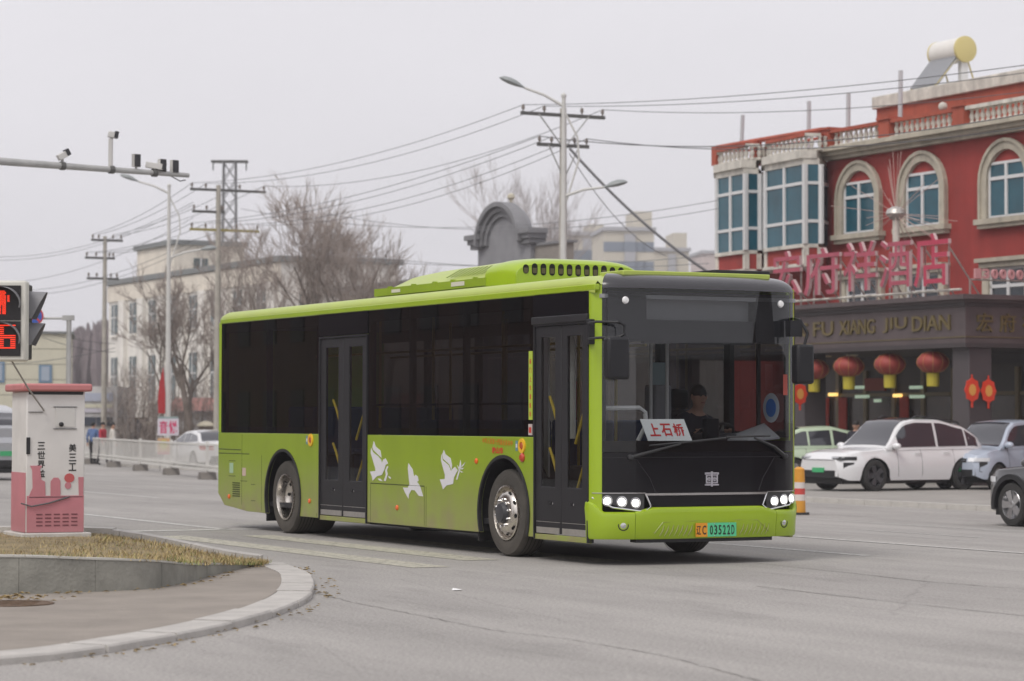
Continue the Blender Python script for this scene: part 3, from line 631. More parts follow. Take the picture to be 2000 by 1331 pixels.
# --- mirrors
MIRB = mat('mirror_shell', (.014, .014, .017), .45, spec=.35)
ym, zm = onS(1204, 700, 2.55)
mr = MB().cbox((2.55, ym, zm), (.13, .255, .43)).build('mirror', MIRB, bus, bevel=.03)
ar = MB()
for dz in (.0, -.165): ar.tube([(1.98, -.02, 2.50 + dz), (2.35, ym - .12, 2.50 + dz), (2.55, ym + .03, 2.49 + dz*.9)], .014, 7)
ar.tube([(2.55, ym + .03, 2.49), (2.57, ym + .08, 2.46), (2.57, ym + .08, 2.37), (2.55, ym + .03, 2.34)], .016, 7); ar.tube([(2.55, ym + .03, 2.35), (2.55, ym, zm + .2)], .013, 7)
ar.build('mirror_arm', MIRB, mr, smooth=True); MB().box(1.95, 2.03, -.035, .03, 2.28, 2.54).build('mirror_bracket', MIRB, mr, bevel=.01)
ML = MB(); y2, z2 = onS(1568, 712, 2.35)
ml = MB().cbox((2.35, y2, z2), (.14, .215, .42)).build('mirror', MIRB, bus, bevel=.03)
ar = MB().tube([(2.35, y2 + .02, z2 + .2), (2.35, y2 + .06, z2 + .33), (2.30, y2 - .0, z2 + .47), (2.02, 2.47, z2 + .50)], .016, 7); ar.cbox((2.27, y2 - .06, z2 + .38), (.10, .15, .17)); ar.build('mirror_arm', MIRB, ml, smooth=False)
# --- wheels
def wheel(cx, side, rear):
    yo = .035 if side == 0 else 2.465; s_ = 1 if side == 0 else -1
    M = Matrix.Translation((cx, yo, .48)) @ Matrix.Rotation(PI/2 if side == 0 else -PI/2, 4, 'X')   # local +z points outwards
    w_ = .29 if not rear else .60
    ty = MB().lathe([(.30, -w_), (.40, -w_), (.455, -w_ + .02), (.478, -w_ + .06), (.48, -w_ + .1), (.48, -.07), (.476, -.035), (.455, -.006), (.40, .004), (.335, .0), (.298, -.012)], 56, M, False).build('tyre', RUB, wl_, smooth=True)
    gr = MB()
    for d in (-.07 - .045*i for i in range(5)): gr.lathe([(.4815, d), (.4815, d - .008)], 48, M, False)
    gr.build('tread_groove', HOLE, ty)
    if not rear: prof = [(.300, -.02), (.302, .008), (.288, .012), (.278, -.01), (.272, -.05), (.262, -.045), (.235, .0), (.205, .028), (.165, .036), (.150, .036), (.118, .036)]
    else: prof = [(.300, -.02), (.302, .008), (.288, .010), (.280, -.01), (.268, -.10), (.262, -.125), (.22, -.16), (.17, -.175), (.118, -.175)]
    rim = MB().lathe(prof, 48, M, False).build('rim', RIMM, ty, smooth=True, ang=55)
    hz = .036 if not rear else -.175
    MB().lathe([(.118, hz), (.112, hz + .02), (.098, hz + .05), (.06, hz + .058), (1e-4, hz + .058)], 24, M, False).build('hub', mat('hub_grey', (.05, .05, .055), .4), ty, smooth=True)
    nb = MB(); hb = MB()
    for k in range(10):
        a = 2*PI*k/10 + .2; nb.lathe([(.015, hz - .01), (.015, hz + .022), (.009, hz + .032)], 6, M @ Matrix.Translation((.148*math.cos(a), .148*math.sin(a), 0)))
        a += PI/10
        if not rear:
            R_ = M @ Matrix.Rotation(a, 4, 'Z') @ Matrix.Translation((.238, 0, .0055)) @ Matrix.Rotation(math.radians(48), 4, 'Y') @ Matrix.Diagonal((.75, 1.25, 1, 1)); hb.lathe([(1e-4, .004), (.021, .004)], 14, R_, False)
        else:
            R_ = M @ Matrix.Rotation(a, 4, 'Z') @ Matrix.Translation((.232, 0, -.146)) @ Matrix.Rotation(math.radians(-20), 4, 'Y'); hb.lathe([(1e-4, .006), (.022, .006)], 14, R_, False)
    nb.build('wheel_nuts', CHROME, ty); hb.build('hand_holes', HOLE, rim)
for cx, rear in ((0, False), (WB, True)):
    for side in (0, 1):
        wl_ = bpy.data.objects.new('wheel', None); C.objects.link(wl_); wl_.parent = bus; wheel(cx, side, rear)
        # (axle stubs keep the pair together)
    MB().tube([(cx, .3, .46), (cx, 2.2, .46)], .09, 10).build('axle', MATTE, bus)
for cx in (-.72, WB - .70):
    for y in (.05, 2.1): MB().box(cx - .015, cx + .015, y, y + .35, .14, .50).build('mud_flap', MATTE, bus)
# --- small fittings on the near side
def lampdot(x, z, r, m, name, dep=.02):
    M = frame((x, .0, z), (1, 0, 0), (0, 0, 1)); return MB().lathe([(r, -.004), (r, dep*.4), (r*.6, dep), (1e-4, dep)], 16, M, False).build(name, m, bus, smooth=True)
for x, z in ((-8.43, .434), (-5.53, .452), (-2.81, .45), (-.668, 1.037)): lampdot(x, z, .033, ORANGE, 'side_marker')
lampdot(.461, 1.092, .05, mat('red_button', (.50, .05, .02), .3, coat=.4), 'turn_repeater', .03)
for x, z in ((-5.50, 1.236), (.449, 1.218)):
    M = frame((x, 0, z), (1, 0, 0), (0, 0, 1))
    bb = MB().lathe([(.082, -.004), (.080, .014), (.045, .016), (.042, .006)], 24, M, False).build('door_button', YELLOW, bus, smooth=True)
    MB().lathe([(.042, .006), (.03, .018), (1e-4, .018)], 20, M, False).build('button_cap', mat('button_red', (.45, .09, .02), .4), bb, smooth=True)
    MB().box(x - .155, x - .105, -.003, .001, z - .055, z + .055).build('button_label', mat('sticker_blue', (.12, .25, .30), .5), bb)
    MB().box(x - .145, x - .115, -.005, .0, z - .02, z + .02).build('button_symbol', WHITE, bb)
def decal(name, polys, m, src=None, dep=.003):
    mb = MB()
    for P in polys: mb.prism([(x, -dep - .001, z) for x, z in P], (0, dep, 0))
    return mb.build(name, m, bus)
cp = lambda pts: [onN(700 + x/4.436, 820 + y/4.436) for x, y in pts]
decal('dove_decal', [cp(q) for q in ([(135, 185), (152, 235), (192, 268), (202, 330), (185, 315), (131, 262), (124, 238)], [(112, 245), (130, 285), (172, 318), (198, 348), (205, 375), (218, 345), (237, 335), (258, 380), (238, 392), (225, 435), (205, 480), (160, 492), (125, 530), (118, 490), (102, 450), (150, 445), (148, 420), (125, 345), (108, 290)], [(250, 403), (234, 440), (240, 480), (222, 530), (238, 533), (256, 472), (248, 440), (262, 408)], [(170, 510), (192, 513), (212, 535), (183, 527)], [(262, 488), (285, 505), (280, 515), (265, 502)])], WHITE)
decal('dove_decal', [cp([(435, 378), (470, 430), (484, 495), (496, 478), (515, 492), (523, 528), (510, 540), (535, 575), (562, 665), (525, 660), (490, 612), (460, 610), (440, 650), (436, 686), (405, 630), (388, 588), (430, 590), (445, 560), (438, 500), (430, 420)])], WHITE)
decal('dove_decal', [cp(q) for q in ([(743, 262), (755, 300), (800, 335), (814, 400), (808, 438), (790, 388), (735, 338), (729, 300)], [(722, 300), (732, 352), (782, 394), (803, 445), (815, 430), (838, 409), (862, 440), (850, 462), (830, 502), (822, 558), (765, 570), (735, 605), (722, 560), (707, 518), (750, 515), (752, 480), (730, 400), (717, 350)], [(848, 520), (860, 520), (882, 440), (893, 400), (886, 350), (876, 402), (870, 445)], [(895, 405), (928, 368), (915, 397), (893, 416)], [(884, 422), (918, 417), (900, 433)], [(878, 440), (912, 457), (893, 458)], [(858, 395), (880, 425), (874, 442)])], WHITE)
cx2 = lambda pts: [onN(u, v) for u, v in pts]
# lettering over the front wheel
lt = MB(); a, b = onN(942, 864), onN(1002, 866)
for i in range(12):
    x = a[0] + (b[0]-a[0])*(i + .5)/12; z = 1.268 - .002*i; text_fit(lt, '中华人民第十四届全运会'[i % 11], frame((x, -.001, z), (1, 0, 0), (0, 0, 1)), .055, .062, .002, .02)
lt.build('side_lettering', ORV, bus)
lt = MB()
for i, chh in enumerate('鞍山市'): text_fit(lt, chh, frame((-.235 + i*.092, -.001, 1.162), (1, 0, 0), (0, 0, 1)), .085, .072, .002, .035)
lt.build('side_lettering', REDV, bus)
# reading strip by the front door
stp = MB().box(.605, .690, -.004, .003, 1.50, 2.24).build('notice_strip', mat('notice_lime', (.42, .55, .06), .5), bus)
lt = MB()
for i, chh in enumerate('前门上车请投币'): text_fit(lt, chh, frame((.648, -.005, 2.13 - i*.095), (1, 0, 0), (0, 0, 1)), .045, .055, .0015, .01)
lt.build('notice_lettering', REDV, stp)
st2 = MB().box(.60, .685, -.004, .003, 1.335, 1.455).build('warning_sticker', mat('sticker_pale', (.50, .44, .42), .5), bus)
MB().box(.615, .67, -.006, -.003, 1.36, 1.42).build('sticker_symbol', REDV, st2)
# panel seams and lids
SE = mat('seam_dark', (.05, .07, .01), .7)
sm = MB()
for a, b in (((724, 944), (829, 950)), ((427, 877), (471, 879)), ((427, 885), (487, 887))):
    p, q_ = onN(*a), onN(*b); sm.tube([(p[0], .0, p[1]), (q_[0], 0, q_[1])], .006, 4)
for x, z0, z1 in ((-3.60, .26, .72), (-2.05, .26, .72), (-2.0, .25, .72), (-7.95, .33, 1.30), (-7.22, .27, 1.02), (-5.3, .26, .3)): sm.tube([(x, .0, z0), (x, .0, z1)], .003, 4)
for x0_, x1_, z in ((-8.45, -8.2, .93), (-8.45, -8.2, .72), (-8.0, -7.75, .66), (-7.6, -7.45, .62), (-7.6, -7.45, .40)): sm.tube([(x0_, .0, z), (x1_, .0, z)], .004, 4)
sm.build('panel_seams', SE, bus)
MB().box(-8.42, -8.28, -.003, .0, .76, .90).build('service_sticker', mat('sticker_mint', (.35, .50, .33), .5), bus)
MB().box(-7.93, -7.8, -.003, .0, .73, .84).build('service_sticker', mat('sticker_pink', (.55, .42, .35), .5), bus)
gr = MB()
for i in range(7): gr.box(-8.3, -8.02, -.004, .002, .44 + i*.03, .455 + i*.03)
gr.build('vent_grille', SE, bus)
# --- roof unit: long slanted cover with louvred front cowl
def rsec(k, zt=3.335): return [(.36, 3.035), (.355, 3.13), (.38, 3.14), (.62, zt - .035), (.74, zt), (1.76, zt), (1.88, zt - .035), (2.12, 3.14), (2.145, 3.12), (2.14, 3.035)]
rows = []
for x, k, dz in ((-4.34, .97, .15), (-4.30, .98, .13), (-3.75, 1, .05), (-3.1, 1, .025), (-1.17, 1, 0)):
    rows.append([(x, 1.25 + (y-1.25)*k, z - (dz if z > 3.13 else 0)) for y, z in rsec(1)])
mbx = MB().grid(rows); mbx.f.append(tuple(range(len(rows[0])-1, -1, -1)))
ru = mbx.build('roof_cover', PALEG, bus, smooth=True, ang=25)
MB().box(-4.29, -1.15, .345, .356, 3.04, 3.132).build('roof_cover_lip', GREEN, ru)
lv = MB()
for i in range(9):
    x = -2.35 + i*.115; lv.prism([(x, .425, 3.184), (x + .028, .425, 3.184), (x + .10, .585, 3.286), (x + .072, .585, 3.286)], (0, -.006, .006))
lv.build('cover_louvres', mat('louvre_shade', (.22, .28, .06), .6), ru)
ck = MB()
for x in (-3.9, -3.2, -2.6, -2.1, -1.5): ck.box(x, x + .05, .352, .40, 3.118, 3.15)
ck.build('cover_catches', GREEN, ru)
MB().box(-3.75, -3.5, .338, .344, 3.065, 3.105).build('warning_sticker', mat('sticker_white', (.62, .58, .55), .5), ru)
MB().box(-2.05, -1.70, .338, .344, 3.065, 3.115).build('warning_sticker', MATS['sticker_white'], ru)
rows = []; cowl = [(-.62, 3.335, 1.0), (-.45, 3.35, .985), (-.28, 3.35, .95), (-.14, 3.335, .92), (-.06, 3.31, .905), (-.03, 3.28, .90), (-.01, 3.03, .90)]
def csec(zt, k):
    a = []
    for i in range(25):
        t = PI*i/24; yy = 1.25 - .90*k*sgnp(math.cos(t), .55); zz = 3.03 + (zt - 3.03)*max(math.sin(t), 0)**.45; a.append((yy, zz))
    return a
rows = [[(x, y, z) for y, z in csec(zt if zt > 3.05 else 3.06, k)] for x, zt, k in [(a_ - .56, b_, c_) for a_, b_, c_ in cowl[:-1]]]
mbx = MB().grid(rows); mbx.build('cowl', GREEN2, ru, smooth=True, ang=50)
fcw = csec(3.28, .90); MB().prism([(-.59, y, z) for y, z in fcw], (.02, 0, 0)).build('cowl_front', GREEN2, ru)
for i in range(12):
    y = .565 + i*.112; hgt = .135 if 0 < i < 10 else .105
    mo = MB().prism([(-.569, y + .036*math.cos(t), 3.205 + (hgt/2 - .036)*(1 if math.sin(t) >= 0 else -1) + .036*math.sin(t)) for t in [2*PI*j/20 for j in range(20)]], (.004, 0, 0)).build('cowl_vent', HOLE, ru)
    MB().box(-.5649, -.5635, y - .026, y + .026, 3.16, 3.22).build('vent_mesh', mat('vent_mesh', (.09, .075, .04), .7), mo)
MB().box(.4, 1.9, 1.55, 2.25, 3.05, 3.10).build('antenna_tray', DGREY, bus, bevel=.01)
# --- interior
MB().box(1.28, 1.98, .12, 2.40, .40, 1.02).build('dashboard_base', INTD, bus, bevel=.03)
db = MB().box(1.5, 2.10, .18, 2.32, 1.02, 1.26).build('dashboard', INTD, bus, bevel=.05)
MB().prism([(1.30, 1.55, 1.02), (1.30, 2.36, 1.02), (1.42, 2.36, 1.37), (1.42, 1.55, 1.37)], (.25, 0, -.03)).build('instrument_cowl', INTD, db, bevel=.04)
MB().prism([(1.55, 1.85, 1.28), (2.0, 1.9, 1.27), (2.0, 2.30, 1.30), (1.6, 2.36, 1.45)], (0, 0, .02)).build('dash_sheet', INT, db)
sw = MB()
Ms = Matrix.Translation((1.25, 1.93, 1.33)) @ Matrix.Rotation(math.radians(-35), 4, 'Y')
sw.tube([Ms @ Vector((.23*math.cos(2*PI*i/28), .23*math.sin(2*PI*i/28), 0)) for i in range(29)], .016, 8, False)
for a in (0, 2.1, 4.2): sw.tube([Ms @ Vector((0, 0, -.03)), Ms @ Vector((.22*math.cos(a), .22*math.sin(a), 0))], .014, 6)
sw.tube([Ms @ Vector((0, 0, -.4)), Ms @ Vector((0, 0, -.02))], .035, 8); sw.build('steering_wheel', INTD, bus, smooth=True)
MB().box(1.15, 1.20, .9, 2.42, .4, .95).build('cab_partition', INTD, bus)
ds = MB().box(.55, 1.05, 1.70, 2.20, .62, .84).build('driver_seat', INTD, bus, bevel=.05); MB().box(.40, .54, 1.70, 2.20, .80, 1.62).build('seat_back', INTD, ds, bevel=.06); MB().box(.40, .52, 1.82, 2.08, 1.63, 1.85).build('headrest', INTD, ds, bevel=.05)
MB().box(.5, 1.1, 1.75, 2.15, .40, .61).build('seat_pedestal', INTD, ds)
dsb = MB().box(1.72, 1.98, .62, 1.92, 2.55, 2.80).build('destination_box', mat('display_grey', (.20, .20, .205), .5), bus)
MB().box(1.95, 2.10, .14, .60, 2.32, 2.83).build('header_panel', INTD, bus); MB().box(1.95, 2.10, 1.94, 2.36, 2.32, 2.83).build('header_panel', INTD, bus)
MB().box(1.6, 2.10, .14, 2.36, 2.81, 2.835).build('header_panel', INTD, bus)
MB().box(1.985, 2.05, .60, 1.94, 2.30, 2.545).build('header_panel', INTD, bus)
for y, z in ((.30, 2.735), (2.19, 2.735)):
    MB().lathe([(.04, 0), (.03, .02), (1e-4, .024)], 16, frame((FP(thy(y), z).x + .001, y, z), (0, 1, 0), (0, 0, 1)), False).build('marker_lamp', mat('clear_lens', (.8, .8, .8), .2), bus, smooth=True)
hr = MB(); P = lambda u, v, s: (s, *onS(u, v, s))
hr.tube([P(1172, 798, 1.85), P(1248, 797, 1.85), P(1260, 806, 1.85), P(1262, 830, 1.85), P(1246, 862, 1.85)], .026, 8); hr.build('entry_handrail', POLE, bus, smooth=True)
for u, s, mt in ((1271, .9, POLE), (1303, 1.05, POLE), (1416, .2, POLE)):
    y, z = onS(u, 760, s); MB().tube([(s, y, .40), (s, y, 2.76)], .020, 8).build('grab_pole', mt, bus, smooth=True)
bx = MB(); y, z = onS(1285, 770, .7); bx.cbox((.7, y, z - .15), (.25, .22, .5)); bx.build('fare_box', INT, bus, bevel=.03)
MB().cbox((1.93, *onS(1388, 838, 1.93)), (.10, .15, .22)).build('ticket_machine', BLACK, bus, bevel=.01)
pn = MB(); y, z = onS(1285, 745, .3); pn.cbox((.3, y, z + .05), (.01, .22, .32)); pn.build('notice_panel', mat('notice_pale_blue', (.45, .58, .60), .6), bus)
for x in (-.6, -1.5, -3.4, -5.0):
    for y in (.75, 1.75): MB().tube([(x, y, .4), (x, y, 2.76)], .018, 7).build('grab_pole', RAILY, bus, smooth=True)
for y in (.7, 1.8): MB().tube([(-7.0, y, 2.35), (.0, y, 2.35)], .016, 7).build('grab_rail', RAILY, bus, smooth=True)
sc_ = MB().box(-.22, .22, -.2, .2, 0, .07).box(-.24, -.17, -.2, .2, .05, .62).box(-.1, .1, -.1, .1, -.4, 0)
seat0 = sc_.build('passenger_seat', SEATB, bus, bevel=.03); seat0.matrix_local = Matrix.Translation((-.75, .42, .88))
for x in (-1.55, -2.35, -3.15): inst(seat0.data, 'passenger_seat', bus, Matrix.Translation((x, .42, .88)))
for i in range(8): 
    for y in (2.05,): inst(seat0.data, 'passenger_seat', bus, Matrix.Translation((-.55 - i*.8, y, .88)))
for y in (.42, .85, 1.65, 2.05):
    for x in (-5.75, -6.6): inst(seat0.data, 'passenger_seat', bus, Matrix.Translation((x, y, 1.05)))
for o in [o for o in bus.children if o.name.startswith('passenger_seat')][1:]:
    m_ = o.modifiers.new('bevel', 'BEVEL'); m_.width = .03; m_.segments = 2
MB().box(.22, .50, .29, .31, .55, 2.46).build('door_reflection_panel', mat('reflection_pale', (.62, .63, .62), .5), bus)  # pale panels added to imitate bright reflections in the door panes
MB().box(.95, 1.10, .29, .31, 1.3, 2.46).build('door_reflection_panel', MATS['reflection_pale'], bus)
# poster on the far window seen through the front door
pp = [onN(u, v, 2.40) for u, v in ((1111, 745), (1125, 745), (1125, 828), (1111, 828))]
pz = MB().box(min(p[0] for p in pp) - .22, max(p[0] for p in pp) + .05, 2.39, 2.40, min(p[1] for p in pp), max(p[1] for p in pp)).build('window_poster', mat('poster_red', (.55, .05, .02), .6), bus)
tt = MB(); cxp = sum(p[0] for p in pp)/4 - .08
for i, chh in enumerate('洗大'): text_fit(tt, chh, frame((cxp, 2.389, 1.92 - i*.20), (1, 0, 0), (0, 0, 1)), .16, .16, .002, .01)
tt.build('poster_lettering', mat('poster_yellow', (.75, .55, .05), .6), pz)
tt = MB(); text_fit(tt, '20', frame((cxp, 2.389, 1.62), (1, 0, 0), (0, 0, 1)), .14, .10, .002, .01); tt.build('poster_number', WHITE, pz)
q = onN(1505, 797, 2.43); sk = MB().lathe([(1e-4, 0), (.16, 0), (.16, .004), (1e-4, .004)], 28, frame((q[0], 2.44, q[1]), (1, 0, 0), (0, 0, 1)), False).build('window_sticker', mat('sticker_sky', (.55, .62, .68), .5), bus)
MB().lathe([(1e-4, .005), (.10, .005), (.10, .008), (1e-4, .008)], 28, frame((q[0], 2.44, q[1]), (1, 0, 0), (0, 0, 1)), False).build('sticker_disc', mat('sticker_royal', (.05, .20, .60), .5), sk)
q = onF(1533, 752); m_ = MB(); m_.grid([[FP(thy(q[0] + dy), q[1] + dz, .006) for dy in (-.035, 0, .035)] for dz in (-.11, .11)]); m_.build('windscreen_tag', mat('tag_red', (.40, .06, .04), .5), bus)
# destination card leaning behind the windscreen
dc = thing('destination_card', 'white card with three red characters leaning behind the bus windscreen', 'sign', (0, 0, 0))
Mb = Matrix.Translation((O2.x, O2.y, 0)) @ Matrix.Rotation(AZ, 4, 'Z')
yb0 = onS(1266, 860, 2.13)[0]; yb1 = onS(1352, 859, 2.13)[0]; ytt = onS(1252, 820, 1.96)[0]
c0 = Vector((2.13, yb0, 1.285)); dc.location = Mb @ c0; dc.rotation_euler = (0, 0, AZ)
up = Vector((-.17, (ytt - yb0), .225)); cw = yb1 - yb0
MB().prism([(0, 0, 0), (0, cw, 0), (up.x, cw, up.z), (up.x, 0, up.z)], (-.004, 0, -.003)).build('card', mat('card_white', (.78, .80, .78), .6), dc)
tx = MB()
for i, chh in enumerate('上石桥'): text_fit(tx, chh, frame((up.x*.5 + .003, cw*(.22 + i*.28), up.z*.5), (0, 1, 0), up), .125, .165, .002, .022)
tx.build('card_lettering', mat('ink_red', (.62, .03, .03), .6), dc)
# ================================================================== buildings on the far side of the street (street frame s, n, z)
class LB:                                            # things laid out in street coordinates
    def __init__(s, name, label, cat, s0, n0, z0, group=None):
        s.o = thing(name, label, cat, SN(s0, n0, z0), AZ, group); s.c = Vector((s0, n0, z0))
    def put(s, mb, name, m, parent=None, **k):
        mb.v = [tuple(Vector(p) - s.c) for p in mb.v]; return mb.build(name, m, parent or s.o, **k)
    def shared(s, me, name, at, parent=None): return inst(me, name, parent or s.o, Matrix.Translation(Vector(at) - s.c))
RED = mat('red_stucco', (.315, .042, .036), .85, var=.14, vs=.9, bump=.15, bs=25, streak=.16)
RED2 = mat('orange_red_stucco', (.38, .085, .05), .85, var=.16, vs=1.0, streak=.2)
STONE = mat('pale_stone_trim', (.46, .42, .34), .85, var=.16, vs=2.5, bump=.2, bs=20, streak=.22)
STONEW = mat('weathered_white_trim', (.62, .59, .53), .85, var=.22, vs=2.5, streak=.3)
WFR = mat('white_window_frame', (.68, .68, .68), .5)
TEAL = mat('teal_glass', (.014, .088, .125), .15, var=.3, vs=.8)
TEALD = mat('dark_glass', (.012, .02, .03), .12, coat=.3)
BROWN = mat('brown_fascia', (.095, .072, .074), .6, var=.16, vs=1.5, streak=.2)
BROWND = mat('dark_brown_moulding', (.05, .04, .042), .6)
GOLD = mat('dull_gold', (.16, .12, .045), .45, metal=.3, var=.2, vs=4)
HT = LB('hotel_building', 'red three-storey hotel with arched windows and brown entrance canopy', 'building', -44, 35, -.33)
h = HT.put
h(MB().box(onN(1432, 400, 35)[0], -18, 35, 48, -.33, 10.0), 'wall', RED)
h(MB().box(-46.0, -18, 34.995, 47.9, 3.2, 3.5), 'floor_band', BROWND)
# cornice in three steps
for i, (n0, z0, z1) in enumerate(((34.78, 10.0, 10.12), (34.62, 10.12, 10.25), (34.45, 10.25, 10.39))): h(MB().box(-45.75, -18, n0, 36, z0, z1), 'cornice', STONE)
# balustrade: piers, rails, balusters
bal = MB().lathe([(.075, 0), (.075, .05), (.045, .09), (.085, .22), (.04, .36), (.07, .42), (.07, .46)], 10).build('baluster', STONEW, HT.o, smooth=True)
bme = bal.data; bpy.data.objects.remove(bal)
piers = [-45.42, -42.07, -38.2, -34.2, -30.2]
for p_ in piers: h(MB().box(p_ - .27, p_ + .27, 34.62, 35.1, 10.39, 10.98).box(p_ - .33, p_ + .33, 34.56, 35.16, 10.98, 11.06), 'balustrade_pier', RED2)
for a, b in zip(piers[:-1], piers[1:]):
    h(MB().box(a + .27, b - .27, 34.66, 35.0, 10.86, 10.97), 'balustrade_rail', STONEW if a > -39 else RED2); h(MB().box(a + .27, b - .27, 34.66, 35.0, 10.39, 10.44), 'balustrade_base', STONEW)
    n = int((b - a - .6)/.26)
    for i in range(n): HT.shared(bme, 'baluster', (a + .42 + i*(b - a - .84)/(n-1), 34.83, 10.43))
h(MB().sphere((-39.2, 34.8, 11.1), .14), 'finial', STONEW, smooth=True)
# penthouse behind the balustrade
q = onN(1712, 190, 37.5); h(MB().box(q[0], -18, 37.5, 46, 10.0, q[1] - .42), 'penthouse_wall', RED2); h(MB().box(q[0] - .12, -18, 37.38, 46.1, q[1] - .42, q[1]), 'penthouse_parapet', STONEW, bevel=.03)
# windows
def poly_arch(cx, hw, z0, zs, n_, nn=14): return [(cx - hw, n_, z0)] + [(cx - hw*math.cos(PI*i/nn), n_, zs + hw*math.sin(PI*i/nn)) for i in range(nn+1)] + [(cx + hw, n_, z0)]
for cx in (-43.86, -40.42, -36.25, -32.4):
    sr = h(MB().ring(poly_arch(cx, 1.20, 7.52, 8.62, 34.86), poly_arch(cx, .92, 7.52, 8.62, 34.86), (0, .16, 0)), 'window_surround', STONE)
    h(MB().ring(poly_arch(cx, 1.25, 7.52, 8.62, 34.80), poly_arch(cx, 1.15, 7.52, 8.62, 34.80), (0, .06, 0)), 'surround_bead', STONE, sr)
    h(MB().box(cx - 1.36, cx + 1.36, 34.72, 35.0, 7.36, 7.52).box(cx - 1.28, cx + 1.28, 34.80, 35.0, 7.24, 7.36), 'window_sill', STONE)
    wf = h(MB().ring([(cx - .88, 34.93, 7.52), (cx + .88, 34.93, 7.52), (cx + .88, 34.93, 9.20), (cx - .88, 34.93, 9.20)], [(cx - .80, 34.93, 7.60), (cx + .80, 34.93, 7.60), (cx + .80, 34.93, 9.12), (cx - .80, 34.93, 9.12)], (0, .08, 0)).box(cx - .80, cx + .80, 34.92, 35.0, 8.66, 8.76).box(cx - .09, cx + .02, 34.915, 35.0, 7.60, 9.12), 'window_frame', WFR)
    for a, b, z0, z1 in ((cx - .80, cx - .09, 7.6, 8.66), (cx + .02, cx + .80, 7.6, 8.66), (cx - .80, cx - .09, 8.76, 9.12), (cx + .02, cx + .80, 8.76, 9.12)): h(MB().box(a, b, 34.965, 34.985, z0, z1), 'window_pane', TEAL, wf)
for cx in (-43.7, -40.4, -36.2, -32.4):
    h(MB().box(cx - 1.30, cx + 1.30, 34.66, 35.0, 6.22, 6.34).box(cx - 1.2, cx + 1.2, 34.76, 35.0, 6.06, 6.22), 'window_head', STONE)
    h(MB().box(cx - 1.15, cx - .86, 34.84, 35.0, 4.2, 6.06), 'window_jamb', STONE); h(MB().box(cx + .86, cx + 1.15, 34.84, 35.0, 4.2, 6.06), 'window_jamb', STONE)
    wf = h(MB().box(cx - .86, cx + .86, 34.92, 34.99, 5.98, 6.06).box(cx - .86, cx + .86, 34.92, 34.99, 5.45, 5.55).box(cx - .06, cx + .06, 34.915, 34.99, 4.3, 5.98).box(cx - .86, cx - .78, 34.92, 34.99, 4.3, 5.98).box(cx + .78, cx + .86, 34.92, 34.99, 4.3, 5.98), 'window_frame', WFR)
    for a, b in ((cx - .78, cx - .06), (cx + .06, cx + .78)):
        for z0, z1 in ((4.3, 5.45), (5.55, 5.98)): h(MB().box(a, b, 34.96, 34.98, z0, z1), 'window_pane', TEALD, wf)
# bay windows
def bay(pts, panes):
    P = [Vector((a, b, 0)) for a, b in pts]
    poly = lambda z, e=0.0: [(p.x, p.y - e, z) for p in P]
    b_ = h(MB().prism(poly(6.58), (0, 0, .56)), 'bay_apron', RED)
    for z0, z1, e in ((6.50, 6.60, .14), (7.12, 7.24, .10), (9.82, 10.02, .05), (10.02, 10.28, .16)): h(MB().prism(poly(z0, e), (0, 0, z1 - z0)), 'bay_ledge', STONEW)
    h(MB().prism([(p.x, p.y + .25, 10.28) for p in P], (0, 0, .10)), 'bay_deck', STONEW)
    for i in range(1, len(P)):
        a, c = P[i-1], P[i]; L = (c - a).length; t = (c - a).normalized(); nn = Vector((t.y, -t.x, 0))
        if L < .3: continue
        k = panes[i-1]; wd = L/k
        for j in range(k + 1):
            p = a + t*(wd*j); pw_ = .085 if j in (0, k) else .06
            M = frame((p.x, p.y, 8.53), t, (0, 0, 1)); h(MB().box(-pw_, pw_, -1.29, 1.29, -.04, .06, M), 'bay_mullion', WFR)
        M = frame(((a.x + c.x)/2, (a.y + c.y)/2, 0), t, (0, 0, 1))
        for z in (7.98, 9.22): h(MB().box(-L/2, L/2, z - .05, z + .05, -.03, .045, M), 'bay_transom', WFR)
        for j in range(k):
            for z0, z1 in ((7.24, 7.93), (8.03, 9.17), (9.27, 9.82)): h(MB().box(-L/2 + wd*j + .06, -L/2 + wd*(j+1) - .06, z0, z1, -.02, 0, M), 'window_pane', TEALD if i == len(P)-1 and L < 1 else TEAL)
        for j in range(max(2, int(L/.28))):
            p = a + t*(L*(j + .5)/max(2, int(L/.28))); HT.shared(bme, 'baluster', (p.x, p.y + .12, 10.30))
        h(MB().box(-L/2, L/2, 10.74, 10.84, -.16, .02, M), 'bay_rail', STONEW if i % 2 else RED2)
        h(MB().box(-L/2 - .05, -L/2 + .12, 6.60, 7.12, .0, .05, M), 'bay_pilaster', STONEW); h(MB().box(L/2 - .12, L/2 + .05, 6.60, 7.12, .0, .05, M), 'bay_pilaster', STONEW)
bp = lambda u, n: (onN(u, 400, n)[0], n)
for P_ in (((1402, 35.1), (1401, 34.0), (1456, 33.8), (1484, 34.3), (1490, 35.1)), ((1494, 35.1), (1496, 34.0), (1572, 33.8), (1603, 34.3), (1618, 35.1))): bay([bp(*q_) for q_ in P_], [1, 2, 1, 1])
h(MB().tube([(-51.9, 34.5, 11.0), (-49.3, 34.6, 11.02), (-45.6, 34.7, 11.02)], .09, 6), 'terrace_rail', RED2); h(MB().box(-52.1, -51.8, 34.4, 34.7, 10.38, 11.05), 'terrace_post', RED2); h(MB().box(-49.6, -49.3, 34.4, 34.7, 10.38, 11.0), 'terrace_post', RED2)
h(MB().tube([(-51.9, 34.5, 10.86), (-49.3, 34.6, 10.7), (-45.6, 34.6, 10.74)], .05, 6), 'terrace_rail', RED2)
